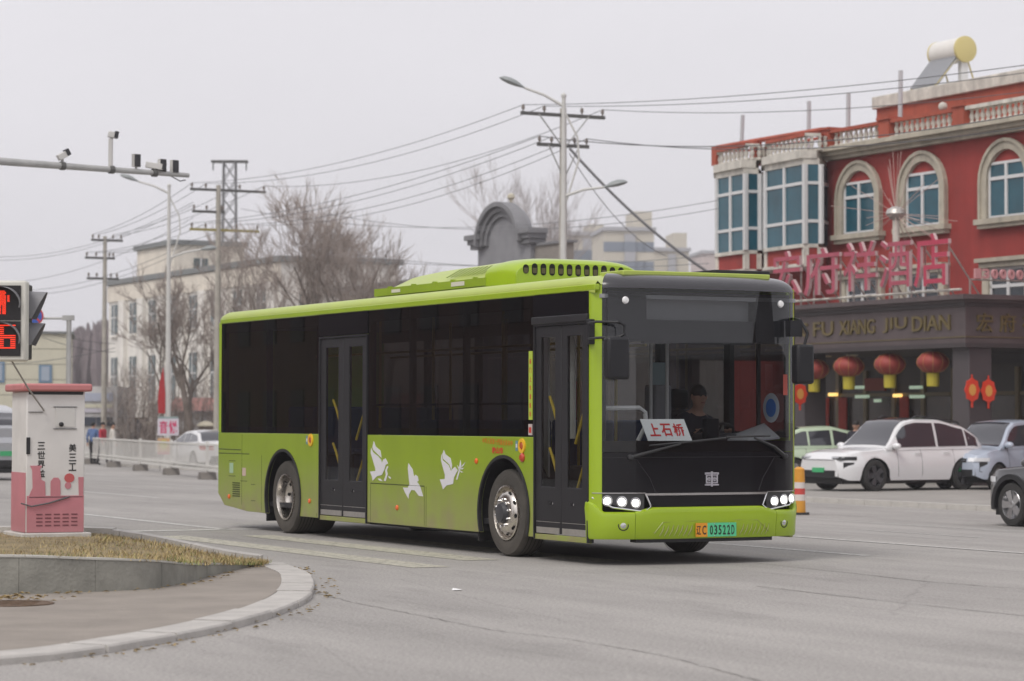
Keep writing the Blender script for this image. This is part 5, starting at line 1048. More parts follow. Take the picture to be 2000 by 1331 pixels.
# ================================================================== cars
CARG = glass('car_glass', (.10, .11, .13)); CARGL = mat('car_window', (.035, .036, .045), .06, coat=.8); CTY = mat('car_tyre', (.03, .029, .028), .8, var=.2, vs=10); CRIM = mat('car_rim', (.30, .30, .31), .3, metal=.8); CBLK = mat('car_black_trim', (.018, .018, .02), .45); CSIL = mat('car_silver_trim', (.55, .55, .56), .25, metal=.9)
HLON = mat('car_lamp', (.75, .77, .8), .15, coat=.5); TLR = mat('tail_lamp', (.45, .02, .015), .2, coat=.5); PLG = mat('car_plate', (.06, .42, .17), .5)
def lin(tab, x):
    if x <= tab[0][0]: return tab[0][1]
    for (a, p), (b, q) in zip(tab[:-1], tab[1:]):
        if x <= b: t = (x - a)/(b - a); t = t*t*(3 - 2*t)*.5 + t*.5; return p + (q - p)*t
    return tab[-1][1]
def car(name, label, loc, rz, paint, L=4.9, W=1.95, shoulder=None, roof=None, xw=(1.05, .2, -1.75, -2.25), wheels=(1.48, -1.42, .365), sill=.27, cat='car', clad=False, light_bar=False, rails=False, panoramic=False, rim=None):
    c = thing(name, label, cat, loc, rz); h2 = L/2; xf, xr, wr = wheels; nst = 66
    def hw(x):
        t = abs(x)/h2; return W/2*(1 - .30*max(0, (t - .72)/.28)**2.2)
    def arch(x):
        z = sill
        for cx in (xf, xr):
            R = wr + .075
            if abs(x - cx) < R: z = max(z, wr + math.sqrt(R*R - (x - cx)**2) - .02)
        return z
    def zlow(x):
        t = abs(x)/h2; return max(arch(x), sill + .10*max(0, (t - .9)/.1))
    rows = []
    xs = sorted(set([-h2 + L*i/nst for i in range(nst+1)] + [cx + s_*(wr + .0749) for cx in (xf, xr) for s_ in (-1, 1)] + [cx + s_*(wr + .06) for cx in (xf, xr) for s_ in (-1, 1)]))
    for x in xs:
        zb = zlow(x); zs = lin(shoulder, x); w_ = hw(x); sec = []
        for k in range(7):
            t = k/6; z = zb + (zs - zb)*t; hfr = (z - .25)/(zs - .25)
            y = w_*(.955 + .045*math.sin(PI*min(max(hfr*1.1, 0), 1))) * (1 - .05*max(0, hfr - .75)/.25)
            sec.append((x, y, z))
        for t, dz in ((.93, .018), (.75, .045), (.45, .062), (0, .07)): sec.append((x, w_*.95*t, zs + dz*(1 if abs(x) < h2*.97 else .3)))
        rows.append([(a, -b, z) for a, b, z in sec] + [(a, b, z) for a, b, z in sec[-2::-1]])
    bm_ = MB().grid(rows); n = len(rows[0]); bm_.f += [tuple(range(n)), tuple(len(bm_.v) - 1 - i for i in range(n))]
    bo = bm_.build('body', paint, c, smooth=True, ang=28)
    # underbody
    MB().box(-h2 + .15, h2 - .15, -W/2 + .28, W/2 - .28, .18, .5).build('underbody', CBLK, c)
    wwell = MB()
    for cx in (xf, xr):
        for s_ in (-1, 1): 
            o_ = arc(cx, wr, wr + .085, 185, -5, 14); wwell.grid([[(a, s_*(W/2 - .03), b), (a, s_*(W/2 - .35), b)] for a, b in o_]); wwell.add([(a, s_*(W/2 - .34), b) for a, b in o_], [tuple(range(len(o_)))])
    tag(wwell.build('wheel_wells', CBLK, c), kind='stuff')
    # greenhouse
    xa, xb, xc, xd = xw                              # windscreen base, top, rear top, rear base
    def zr(x): return lin(roof, x)
    def belt(x): return lin(shoulder, x) + .01
    def sect(x):
        zt = max(zr(x), belt(x) + .01); f = min(1, (zt - belt(x))/.5); wb_ = hw(x)*.93; wt = wb_ - .21*f
        return zt, wb_, wt
    rows = []; gx = [xd + (xa - xd)*i/40 for i in range(41)]
    for x in gx:
        zt, wb_, wt = sect(x); zt2 = zt - .05*min(1, (zt - belt(x))/.3)
        half = [(x, wb_, belt(x) - .04), (x, wb_*.5 + wt*.5 + .02, (belt(x) + zt2)/2), (x, wt + .01, zt2), (x, wt*.9, zt - .012), (x, wt*.5, zt + .012), (x, 0, zt + .018)]
        rows.append([(a, -b, z) for a, b, z in half] + [(a, b, z) for a, b, z in half[-2::-1]])
    gm_ = MB().grid(rows); n = len(rows[0]); gm_.f += [tuple(range(n)), tuple(len(gm_.v) - 1 - i for i in range(n))]
    go_ = gm_.build('cabin', paint, c, smooth=True, ang=35)
    def topz(x, y):
        zt, wb_, wt = sect(x); return zt + .018 - .035*min(1, abs(y)/max(wt, .1))**2
    def pan(x0, x1, m, nm, e=.012, kk=.90):
        rws = []
        for i in range(13):
            x = x0 + (x1 - x0)*i/12; zt, wb_, wt = sect(x); wt = wt*kk
            rws.append([(x, wt*(j/8*2 - 1), topz(x, wt*(j/8*2 - 1)) + e) for j in range(9)])
        MB().grid(rws).build(nm, m, c, smooth=True)
    pan(xb + .02, xa - .06, CARGL, 'windscreen'); pan(xd + .06, xc - .04, CARGL, 'rear_window')
    if panoramic: pan(xc + .25, xb - .03, CARGL, 'glass_roof')
    # side windows
    for s_ in (-1, 1):
        segs = panoramic_segs(xa, xb, xc, xd)
        for x0, x1 in segs:
            rws = []
            for i in range(11):
                x = x0 + (x1 - x0)*i/10; zt, wb_, wt = sect(x); zt2 = zt - .05*min(1, (zt - belt(x))/.3); z0 = belt(x) + .035; z1 = max(zt2 - .055, z0 + .004); col = []
                for j in range(5):
                    z = z0 + (z1 - z0)*j/4; t = (z - belt(x) + .04)/(zt2 - belt(x) + .04); y = (wb_*(1-t) + (wt + .01)*t) + .04*t*(1-t) + .014
                    col.append((x, s_*y, z))
                rws.append(col)
            MB().grid(rws).build('side_window', CARGL, c, smooth=True)
    # wheels
    for cx in (xf, xr):
        for s_ in (-1, 1):
            M = Matrix.Translation((cx, s_*(W/2 - .015), wr)) @ Matrix.Rotation(-s_*PI/2, 4, 'X')
            t_ = MB().lathe([(wr*.62, -.2), (wr*.9, -.22), (wr, -.19), (wr, -.03), (wr*.93, .0), (wr*.70, .005), (wr*.66, -.015)], 32, M, False).build('wheel', CTY, c, smooth=True)
            rm = MB().lathe([(wr*.69, -.01), (wr*.66, .002), (wr*.63, -.03), (wr*.61, -.10), (.01, -.11)], 32, M, False).build('rim', rim or CRIM, t_, smooth=True)
            sp_ = MB()
            for k in range(5):
                Rk = M @ Matrix.Rotation(2*PI*k/5, 4, 'Z')
                sp_.prism([Rk @ Vector((.03, -.05, -.035)), Rk @ Vector((wr*.64, -.07, -.02)), Rk @ Vector((wr*.64, .07, -.02)), Rk @ Vector((.03, .05, -.035))], (Rk.to_3x3() @ Vector((0, 0, .022))))
            sp_.lathe([(.07, -.03), (.06, .0), (.01, .004)], 12, M, False); sp_.build('spokes', CSIL if rim is None else rim, rm)
            bd = MB()
    # trim
    xm = xf + .02
    for s_ in (-1, 1):
        zb_ = belt(.75*xa); mr_ = MB().sphere((xa - .22, s_*(W/2 + .06), zb_ + .07), (.10, .13, .085)).build('door_mirror', paint, c, smooth=True); MB().box(xa - .26, xa - .20, s_*(W/2 - .10) - .03, s_*(W/2 - .0) + .03, zb_ - .02, zb_ + .03).build('mirror_stalk', CBLK, mr_)
        dl = MB()
        for x in (xa - .35, (xf + xr)/2 - .05, xr + .35 if xr + .35 < (xf+xr)/2 - .4 else xr + .5):
            pts = []
            for k in range(6):
                z = .36 + (belt(x) - .40)*k/5; hfr = (z - .25)/(lin(shoulder, x) - .25); pts.append((x + .02*k/5, s_*(hw(x)*(.955 + .045*math.sin(PI*min(hfr*1.1, 1)))*(1 - .05*max(0, hfr - .75)/.25) + .0015), z))
            dl.tube(pts, .0045, 4)
        dl.build('door_seams', CBLK, c)
        for x in ((xf + xr)/2 + .08, xr + .62): 
            z = belt(x) - .12; MB().box(x - .11, x + .11, s_*(hw(x)*.985) - .012, s_*(hw(x)*.985) + .012, z - .015, z + .015).build('door_handle', paint, c, bevel=.006)
        if clad:
            for cx in (xf, xr):
                o_ = arc(cx, wr, wr + .15, 190, -10, 18); i_ = arc(cx, wr, wr + .06, 190, -10, 18); MB().grid([[(a[0], s_*(W/2 + .012), a[1]), (b[0], s_*(W/2 + .012), b[1]), (b[0], s_*(W/2 - .08), b[1]), (a[0], s_*(W/2 - .06), a[1])] for a, b in zip(o_, i_)], True).build('arch_cladding', CBLK, c)
            MB().box(xr + wr + .1, xf - wr - .1, s_*(W/2 - .05) - .03, s_*(W/2 - .05) + .05, .24, .42).build('sill_cladding', CBLK, c)
        if rails: MB().tube([(xc + .1, s_*.62, zr(xc + .1) + .0), (xc + .2, s_*.64, zr(xc + .2) + .07), (xb - .4, s_*.64, zr(xb - .4) + .07), (xb - .25, s_*.62, zr(xb - .25) + .0)], .022, 6).build('roof_rail', CBLK, c, smooth=True)
    def fx(y, z):                                    # nose/tail skin helper
        return h2 * 1.0
    def nose(y0, y1, z0, z1, m, nm, sgn=1, e=.012, ny=10):
        rws = []
        for zz_ in (z0, z1):
            r = []
            for i in range(ny+1):
                y = y0 + (y1 - y0)*i/ny; lo, hi = 0, h2
                x = h2
                for _ in range(24):
                    m2 = (lo + hi)/2
                    if hw(m2)*.985 > abs(y) and lin(shoulder, sgn*m2) + .05 > zz_: lo = m2
                    else: hi = m2
                r.append((sgn*(lo + e), y*(1.0), zz_))
            rws.append(r)
        inn = [[(p[0] - sgn*.05, p[1], p[2]) for p in r] for r in rws]; return MB().shell(rws, inn).build(nm, m, c)
    zh = lin(shoulder, h2*.93)
    if light_bar: nose(-W*.47, W*.47, zh - .09, zh - .005, CBLK, 'light_bar'); nose(-W*.40, W*.40, zh - .035, zh - .02, HLON, 'light_strip', e=.02)
    else:
        for s_ in (-1, 1): nose(s_*W*.24, s_*W*.475, zh - .14, zh - .045, HLON, 'headlamp')
        nose(-W*.22, W*.22, zh - .16, zh - .06, CBLK, 'grille')
    nose(-W*.36, W*.36, .34, .52, CBLK, 'lower_grille'); nose(-.22, .22, .47, .585, PLG, 'number_plate', e=.03)
    for s_ in (-1, 1):
        nose(s_*W*.40, s_*W*.465, .46, .72, CBLK, 'air_curtain'); nose(s_*W*.26, s_*W*.475, lin(shoulder, -h2*.95) - .22, lin(shoulder, -h2*.95) - .07, TLR, 'tail_lamp', -1)
    nose(-W*.36, W*.36, .34, .5, CBLK, 'rear_bumper_trim', -1); nose(-.22, .22, .6, .72, PLG, 'number_plate', -1, e=.03)
    return c
def panoramic_segs(xa, xb, xc, xd):
    m = (xb + xc)/2 + .15; return [(m + .04, xa - .42), ((xc + .15), m - .04), (xd + .28, xc + .09)]
SUVS = [(-2.46, .80), (-2.35, .98), (-1.9, 1.08), (0, 1.06), (1.0, 1.04), (1.9, .98), (2.3, .90), (2.46, .78)]
SUVR = [(-2.35, 1.10), (-2.1, 1.36), (-1.6, 1.60), (-.8, 1.745), (.0, 1.755), (.35, 1.70), (1.1, 1.06)]
CWHITE = mat('car_white', (.74, .74, .75), .25, coat=.8); CMINT = mat('car_pale_green', (.52, .63, .46), .3, coat=.7); CBLUE = mat('car_ice_blue', (.42, .47, .56), .28, coat=.7); CDARK = mat('car_graphite', (.06, .06, .065), .3, coat=.7); CSLV = mat('car_silver', (.45, .46, .48), .3, metal=.5, coat=.6)
def place_wheel(u, v, rz, wx, wy, lift=.095):                   # put the car so that its wheel at local (wx, wy) stands on the ground pixel (u, v)
    P = onG(u, v, lift); cz, sz = math.cos(rz), math.sin(rz); return (P.x - (wx*cz - wy*sz), P.y - (wx*sz + wy*cz), P.z)
rz = math.atan2(-.809, -.588) - .36
car('parked_suv', 'white parked SUV with black roof rails and blacked-out wheels', place_wheel(1708, 960, rz, 1.5, .93), rz, CWHITE, 5.05, 2.0, SUVS, [(a, b*1.035) for a, b in SUVR], (1.1, .25, -1.75, -2.3), (1.5, -1.5, .39), light_bar=True, rails=True, panoramic=True, rim=mat('dark_rim', (.05, .05, .055), .35))
rz2 = rz + .22
car('parked_hatchback', 'pale silver-blue parked hatchback between the white SUV and the dark SUV', place_wheel(1950, 957, rz2, 1.28, .86), rz2, CBLUE, 4.05, 1.80, [(-2.02, .85), (-1.9, 1.0), (0, 1.08), (.9, 1.06), (1.5, .98), (1.9, .86), (2.02, .74)], [(-1.95, 1.15), (-1.85, 1.5), (-1.5, 1.74), (-.5, 1.78), (.2, 1.74), (1.15, 1.08)], (1.15, .25, -1.55, -1.9), (1.28, -1.25, .33))
rz3 = .30
car('parked_sedan', 'pale mint green car parked behind the white SUV', place_wheel(1552, 944, rz3, -1.35, -.9), rz3, CMINT, 4.6, 1.85, [(-2.3, .85), (-2.2, 1.0), (0, 1.02), (1.0, .98), (1.8, .90), (2.2, .80), (2.3, .70)], [(-2.2, 1.02), (-1.7, 1.32), (-1.0, 1.56), (-.1, 1.60), (.5, 1.48), (1.3, 1.0)], (1.3, .4, -1.0, -2.1), (1.35, -1.35, .34))
rz4 = AZ + PI
car('passing_suv', 'dark graphite SUV with silver wheels cut off by the right edge', place_wheel(1977, 1029, rz4, 1.45, .92, 0), rz4, CDARK, 4.75, 1.92, SUVS, SUVR, (1.1, .25, -1.75, -2.3), (1.45, -1.4, .385), clad=True, rim=CSIL)
SEDS = [(-2.35, .80), (-2.2, .98), (-1.5, 1.0), (0, .96), (1.0, .93), (1.8, .85), (2.2, .75), (2.35, .65)]; SEDR = [(-2.0, .98), (-1.3, 1.38), (-.5, 1.46), (.1, 1.43), (.5, 1.30), (1.2, .94)]
s_, _z = onN(398, 850, 21.5); car('passing_sedan', 'white sedan driving away behind the roadside fence', SN(s_, 21.5), rz4, CWHITE, 4.7, 1.85, SEDS, SEDR, (1.2, .4, -.9, -1.9), (1.4, -1.35, .33))
P = onY(-62, 830, 66); sg = toSN(P); car('passing_van', 'silver SUV at the left edge beyond the cabinet', SN(sg[0], sg[1]), rz4 + .15, CSLV, 4.8, 1.95, SUVS, [(a, b + .12) for a, b in SUVR], (1.1, .25, -1.75, -2.3), (1.45, -1.4, .38))
# construction delineator drum beside the bus
P = onG(1561, 1006, 0); DR = thing('traffic_delineator', 'orange and red-white traffic delineator just right of the bus front', 'bollard', P)
for i, (z0, z1, r0, r1, m_) in enumerate(((0, .05, .20, .20, CBLK), (.05, .28, .125, .12, mat('delineator_orange', (.66, .30, .03), .5)), (.28, .40, .12, .117, mat('delineator_white', (.66, .60, .56), .5)), (.40, .52, .117, .114, mat('delineator_red', (.55, .06, .05), .5)), (.52, .64, .114, .111, MATS['delineator_white']), (.64, .90, .111, .105, MATS['delineator_orange']), (.90, .94, .105, .04, MATS['delineator_orange']))): MB().lathe([(r0, z0), (r1, z1)], 18, Matrix.Identity(4)).build('band', m_, DR, smooth=True)
# ================================================================== people
SKIN = mat('skin', (.48, .28, .20), .6); HAIR = mat('black_hair', (.012, .010, .010), .7)
def person(name, label, J, rad, regions, mats, loc, rz, hair_c=None, hair_r=.105, parent=None, face=None):
    """J: joints; edges implied by rad keys order; regions: edge -> material index"""
    names = list(J); me = bpy.data.meshes.new(name); E = [(names.index(a), names.index(b)) for a, b in regions]
    me.from_pydata([J[k] for k in names], E, []); o = bpy.data.objects.new(name, me); C.objects.link(o)
    sk = o.modifiers.new('skin', 'SKIN'); sk.use_smooth_shade = True
    for i, k in enumerate(names): me.skin_vertices[0].data[i].radius = rad[k]; me.skin_vertices[0].data[i].use_root = (k == 'pelvis')
    sb = o.modifiers.new('sub', 'SUBSURF'); sb.levels = 2; sb.render_levels = 2
    dg = bpy.context.evaluated_depsgraph_get(); m2 = bpy.data.meshes.new_from_object(o.evaluated_get(dg)); o.modifiers.clear(); o.data = m2; bpy.data.meshes.remove(me)
    m2.materials.clear()
    for q in mats: m2.materials.append(q)
    segs = [(Vector(J[a]), Vector(J[b]), k) for (a, b), k in regions.items()]
    for p in m2.polygons:
        best = None
        for a, b, k in segs:
            t = max(0, min(1, (p.center - a).dot(b - a)/max((b - a).length_squared, 1e-9))); d_ = (p.center - a.lerp(b, t)).length
            if best is None or d_ < best[0]: best = (d_, k)
        p.material_index = best[1]
    m2.shade_smooth(); o.location = loc; o.rotation_euler = (0, 0, rz); tag(o, label, 'person')
    hd = Vector(J['head']); hc = Vector(hair_c or (hd.x - .02, hd.y, hd.z + .035))
    hm = MB().sphere(hc, (hair_r, hair_r*.86, hair_r*1.0), 18, 12); hm.v = [(x, y, max(z, hc.z - .02 - .10*max(0, (hc.x - x)/hair_r))) for x, y, z in hm.v]; hm.build('hair', HAIR, o, smooth=True)
    if face:
        for s_ in (-1, 1): MB().sphere((hd.x + .092, hd.y + s_*.033, hd.z + .012), (.010, .014, .008), 8, 6).build('eye', mat('eye_dark', (.03, .02, .02), .3), o); MB().sphere((hd.x, hd.y + s_*.088, hd.z), (.022, .012, .034), 8, 6).build('ear', SKIN, o, smooth=True); MB().box(hd.x + .088, hd.x + .1, hd.y + s_*.034 - .02, hd.y + s_*.034 + .02, hd.z + .032, hd.z + .040).build('eyebrow', HAIR, o)
        MB().add([(hd.x + .095, hd.y - .012, hd.z + .02), (hd.x + .095, hd.y + .012, hd.z + .02), (hd.x + .088, hd.y - .020, hd.z - .035), (hd.x + .088, hd.y + .020, hd.z - .035), (hd.x + .122, hd.y, hd.z - .028)], [(0, 1, 4), (0, 4, 2), (1, 3, 4), (2, 4, 3)]).build('nose', SKIN, o); MB().sphere((hd.x + .088, hd.y, hd.z - .062), (.010, .028, .007), 8, 6).build('mouth', mat('lips', (.30, .11, .09), .6), o)
    return o
RAD = dict(pelvis=(.15, .12), waist=(.15, .115), chest=(.17, .125), neck0=(.075, .075), neck=(.055, .055), chin=(.075, .08), head=(.09, .095), crown=(.065, .07))
for s_ in 'lr': RAD.update({s_ + 'sh': (.075, .075), s_ + 'el': (.052, .052), s_ + 'wr': (.036, .036), s_ + 'ha': (.04, .022), s_ + 'f1': (.012, .012), s_ + 'f2': (.012, .012), s_ + 'f3': (.012, .012), s_ + 'f4': (.010, .010), s_ + 'th': (.012, .012), s_ + 'hip': (.105, .105), s_ + 'kn': (.07, .07), s_ + 'an': (.048, .048), s_ + 'to': (.045, .035)})
REG = {('pelvis', 'waist'): 0, ('waist', 'chest'): 0, ('chest', 'neck0'): 0, ('neck0', 'neck'): 1, ('neck', 'chin'): 1, ('chin', 'head'): 1, ('head', 'crown'): 1}
for s_ in 'lr': REG.update({('chest', s_ + 'sh'): 0, (s_ + 'sh', s_ + 'el'): 0, (s_ + 'el', s_ + 'wr'): 0, (s_ + 'wr', s_ + 'ha'): 1, (s_ + 'ha', s_ + 'f1'): 1, (s_ + 'ha', s_ + 'f2'): 1, (s_ + 'ha', s_ + 'f3'): 1, (s_ + 'ha', s_ + 'f4'): 1, (s_ + 'wr', s_ + 'th'): 1, ('pelvis', s_ + 'hip'): 2, (s_ + 'hip', s_ + 'kn'): 2, (s_ + 'kn', s_ + 'an'): 2, (s_ + 'an', s_ + 'to'): 3})
def fingers(J, s, h, d, up):
    h, d, up = Vector(h), Vector(d).normalized(), Vector(up).normalized(); sd_ = d.cross(up)
    for i, l in enumerate((.085, .095, .09, .07)): J['%sf%d' % (s, i+1)] = tuple(h + d*l*.7 - up*l*.45 + sd_*(.03 - .02*i))
def stand(walk=0.0, h=1.0):
    J = dict(pelvis=(0, 0, .95), waist=(0, 0, 1.12), chest=(0, 0, 1.34), neck0=(0, 0, 1.47), neck=(.005, 0, 1.52), chin=(.02, 0, 1.56), head=(.015, 0, 1.62), crown=(0, 0, 1.68))
    for s, k in (('l', 1), ('r', -1)):
        w_ = walk*k
        J.update({s + 'sh': (0, k*.19, 1.40), s + 'el': (-.03 - w_*.12, k*.25, 1.13), s + 'wr': (.04 - w_*.25, k*.26, .90), s + 'ha': (.06 - w_*.28, k*.26, .83), s + 'th': (.10 - w_*.28, k*.235, .84), s + 'hip': (0, k*.10, .90), s + 'kn': (.03 + w_*.2, k*.11, .49), s + 'an': (-.02 + w_*.32, k*.11, .08), s + 'to': (.14 + w_*.32, k*.12, .04)})
        fingers(J, s, J[s + 'ha'], (.3, 0, -1), (1, 0, .2))
    return J
# driver, seated and looking towards the kerb side
Jd = dict(pelvis=(.78, 1.95, .93), waist=(.76, 1.95, 1.10), chest=(.80, 1.95, 1.38), neck0=(.83, 1.96, 1.575), neck=(.85, 1.965, 1.625), chin=(.892, 1.965, 1.675), head=(.888, 1.965, 1.755), crown=(.865, 1.96, 1.83))
for s, k in (('l', 1), ('r', -1)):
    Jd.update({s + 'sh': (.81, 1.95 + k*.21, 1.47), s + 'el': (1.00, 1.95 + k*.28, 1.22), s + 'wr': (1.20, 1.95 + k*.20, 1.35), s + 'ha': (1.26, 1.94 + k*.185, 1.40), s + 'th': (1.26, 1.94 + k*.13, 1.40), s + 'hip': (.80, 1.95 + k*.11, .92), s + 'kn': (1.24, 1.95 + k*.13, .92), s + 'an': (1.30, 1.95 + k*.13, .50), s + 'to': (1.45, 1.95 + k*.13, .45)})
    fingers(Jd, s, Jd[s + 'ha'], (1, 0, .5), (-.3, 0, 1))
base = Vector(Jd['pelvis']); hoff = Vector((base.x, base.y, .40))
Jl = {k: tuple(Vector(v) - hoff) for k, v in Jd.items()}
rad2 = dict(RAD); rad2.update(neck0=(.10, .095), chin=(.07, .068), pelvis=(.17, .15), waist=(.18, .15), chest=(.20, .15), head=(.088, .098), lsh=(.095, .095), rsh=(.095, .095), lel=(.068, .068), rel=(.068, .068))
JK = mat('navy_jacket', (.018, .02, .032), .8, var=.25, vs=5, bump=.3, bs=12); TR = mat('dark_trousers', (.02, .02, .024), .85); SHO = mat('black_shoe', (.012, .012, .012), .5)
person('person', 'bus driver in a dark jacket seated behind the windscreen', Jl, rad2, REG, [JK, SKIN, TR, SHO], Mb @ hoff, AZ, hair_r=.108, face=True)
for i, (u, v, Y, col, lab, rzz) in enumerate(((182, 826, 108, (.10, .16, .32), 'person in blue standing behind the fence by the cabinet', 1.2), (201, 824, 106, (.42, .03, .05), 'person in a red jacket behind the fence', -.4), (220, 827, 103, (.60, .57, .52), 'person in a pale coat nearest the brown shrub', .3), (1672, 826, 74, (.02, .02, .03), 'person in black by the hotel entrance behind the cars', -2.0))):
    P = onY(u, v, Y); gz = GZ(toSN(P)[1]) if u < 1000 else -.255
    person('person', lab, stand(.5 if i % 2 else .2), RAD, REG, [mat('coat_%d' % i, col, .8, var=.2, vs=6), SKIN, TR, SHO], (P.x, P.y, gz), rzz, face=True)
# ================================================================== street furniture
GALV = mat('galvanised_steel', (.42, .42, .41), .5, metal=.3, var=.12, vs=4); LPOLE = mat('lamp_pole_paint', (.58, .575, .55), .5, var=.08, vs=2); LHEAD = mat('lamp_head_grey', (.27, .29, .29), .45); CPOLE = mat('concrete_pole', (.40, .375, .33), .85, var=.18, vs=2, bump=.2, bs=20); ARMS = mat('crossarm_steel', (.10, .10, .095), .6); INSU = mat('insulator', (.20, .17, .15), .35); WIRE = mat('cable_black', (.10, .10, .105), .6); WIREG = mat('cable_grey', (.22, .22, .23), .6)
def lamp_head(mb, root, tip):
    root, tip = Vector(root), Vector(tip); L = (tip - root).length; M = frame(root, (tip - root).normalized(), Vector((0, 0, 1)) - (tip - root).normalized()*(tip - root).normalized().z)
    prof = [(0, .05), (.12, .10), (.35, .20), (.6, .23), (.85, .17), (1.0, .03)]
    rows = [[M @ Vector((L*t, r*.55*math.sin(2*PI*k/14)*(.45 if math.sin(2*PI*k/14) < 0 else 1.0), r*math.cos(2*PI*k/14))) for k in range(14)] for t, r in prof]
    return mb.grid(rows, True)
def street_lamp(label, base_u, top_v, s, n, head1, root1, head2, root2):
    lo = SN(s, n); L = thing('street_lamp', label, 'street lamp', lo, 0, 'double-arm street lamps'); Y = lo.y; W_ = lambda u, v, dy=0: onY(u, v, Y + dy) - lo
    top = W_(base_u, top_v); MB().lathe([(.20, 0), (.20, .04), (.13, .05), (.12, 1.2), (.055, top.z)], 14).build('pole', LPOLE, L, smooth=True)
    MB().lathe([(.075, top.z), (.075, top.z + .06), (.02, top.z + .12)], 10).build('pole_cap', LPOLE, L)
    for hd, rt in ((head1, root1), (head2, root2)):
        h0, h1 = W_(*hd[0]), W_(*hd[1]); r0 = W_(*rt); r0.x = 0; r0.y = 0
        a_ = MB().tube([r0, r0.lerp(h1, .5) + Vector((0, 0, .06)), h1], [.045, .038, .032], 8).build('lamp_arm', LPOLE, L, smooth=True)
        lamp_head(MB(), h1, h0).build('lamp_head', LHEAD, L, smooth=True)
    MB().tube([(.0, 0, top.z - .35), (.18 + .2, .05, top.z - 1.1), (.42, .05, top.z - 1.7), (.03, 0, top.z - 3.0)], .03, 6).build('arm_brace', LPOLE, L, smooth=True)
street_lamp('double-arm street lamp right behind the bus at the utility pole', 1104, 190, -37.0, 20.5, ((975, 152), (1024, 172)), (1104, 208), ((1226, 356), (1180, 366)), (1100, 384))
street_lamp('double-arm street lamp beside the red banner on the left', 336, 365, -67.6, 20.0, ((234, 342), (270, 355)), (336, 378), ((424, 485), (392, 488)), (333, 505))
# utility poles
PINS = {}
def utility_pole(key, label, s, n, top_v, u, arms, group='utility poles', r=.17):
    lo = SN(s, n); U = LB('utility_pole', label, 'utility pole', s, n, lo.z, group); z1 = onY(u, top_v, lo.y).z
    U.put(MB().tube([(s, n, lo.z), (s, n, z1)], [r, r*.62], 12), 'shaft', CPOLE, smooth=True); PINS[key] = []
    for k, (v, a, b, brace, m_) in enumerate(arms):
        z = onY(u, v, lo.y).z; U.put(MB().box(s - .05, s + .05, n - a, n + b, z - .05, z + .06), 'crossarm', m_)
        if brace: U.put(MB().tube([(s + .06, n - a*.6, z), (s + .06, n, z - 1.1)], .025, 5).tube([(s + .06, n + b*.6, z), (s + .06, n, z - 1.1)], .025, 5), 'arm_brace', GALV)
        pins = []
        for t in ((-a + .08), (-a*.45), (b*.45), (b - .08)):
            U.put(MB().lathe([(.025, z + .06), (.025, z + .12), (.055, z + .14), (.06, z + .19), (.045, z + .23), (.055, z + .25), (.02, z + .29)], 10, Matrix.Translation((s, n + t, 0))), 'insulator', INSU, smooth=True); pins.append(Vector((s, n + t, z + .27)))
        PINS[key].append(pins)
    return U
ub = utility_pole('B', 'concrete utility pole with two crossarms rising behind the bus roof', -49.4, 27.1, 212, 1100, ((226, 1.55, 1.55, True, ARMS), (285, .95, .95, True, ARMS)))
s_D = -81.3; YEL = mat('crossarm_yellowed', (.34, .29, .10), .7)
ud = utility_pole('D', 'utility pole with several crossarms left of the bare trees', s_D, 27.1, 362, 420, ((372, 1.3, 2.2, False, ARMS), (450, 1.3, 1.9, False, YEL), (415, 1.2, .3, False, ARMS)))
uc = utility_pole('C', 'utility pole in front of the cream office block end', -97, 27.1, 462, 230, ((470, .7, .9, False, ARMS), (505, 1.0, .5, False, ARMS), (545, .9, .7, False, ARMS)), r=.15)
ue = utility_pole('E', 'nearest utility pole whose wires leave past the right edge', -17, 27.1, 90, 2482, ((105, 1.5, 1.5, False, ARMS), (160, .95, .95, False, ARMS)))
def wire(a, b, sag, label, m=WIRE, r=.012, mid=None):
    a, b = Vector(a), Vector(b); pts = [a.lerp(b, i/16) - Vector((0, 0, sag*4*(i/16)*(1 - i/16))) for i in range(17)]; W_ = [SN(p.x, p.y, p.z) for p in pts]; o = W_[0].copy()
    t_ = MB().tube([p - o for p in W_], r, 5).build('overhead_wire', m); t_.location = o; tag(t_, label, 'wire', 'overhead wires'); return t_
ORD = ['first', 'second', 'third', 'fourth', 'fifth']
for k, (i, nm) in enumerate(((0, 'upper'), (1, 'upper'), (3, 'upper'))): wire(PINS['B'][0][i], PINS['D'][0][i], .55 + .1*k, ORD[k] + ' upper wire strung left from the pole behind the bus', r=.011)
for k in range(4): wire(PINS['B'][1][k], PINS['D'][1][k], .5 + .08*k, ORD[k] + ' lower wire strung left from the pole behind the bus', r=.011)
for k in (0, 1, 3): wire(PINS['B'][0][k], PINS['E'][0][k], .35 + .08*k, ORD[k] + ' upper wire running from the pole past the hotel roof', r=.011)
for k in (0, 3): wire(PINS['B'][1][k], PINS['E'][1][k], .9, ORD[k] + ' lower wire running from the pole past the hotel balustrade', r=.015)
for k in range(4): wire(PINS['D'][0][k], PINS['C'][0][k], .25, ORD[k] + ' top wire between the two left utility poles', r=.012)
for k in range(3): wire(PINS['D'][1][k], PINS['C'][1][k], .3, ORD[k] + ' lower wire between the two left utility poles', r=.012)
def pw_(u, v, n): s, z = onN(u, v, n); return Vector((s, n, z))
for k, (v0, v1) in enumerate(((490, 395), (497, 400), (545, 425), (555, 470), (565, 480))): wire(pw_(378, v1, 27.1), pw_(-60, v0 + 8, 24), .9, ORD[k] + ' slack wire from the top sagging to the left edge', r=.011)
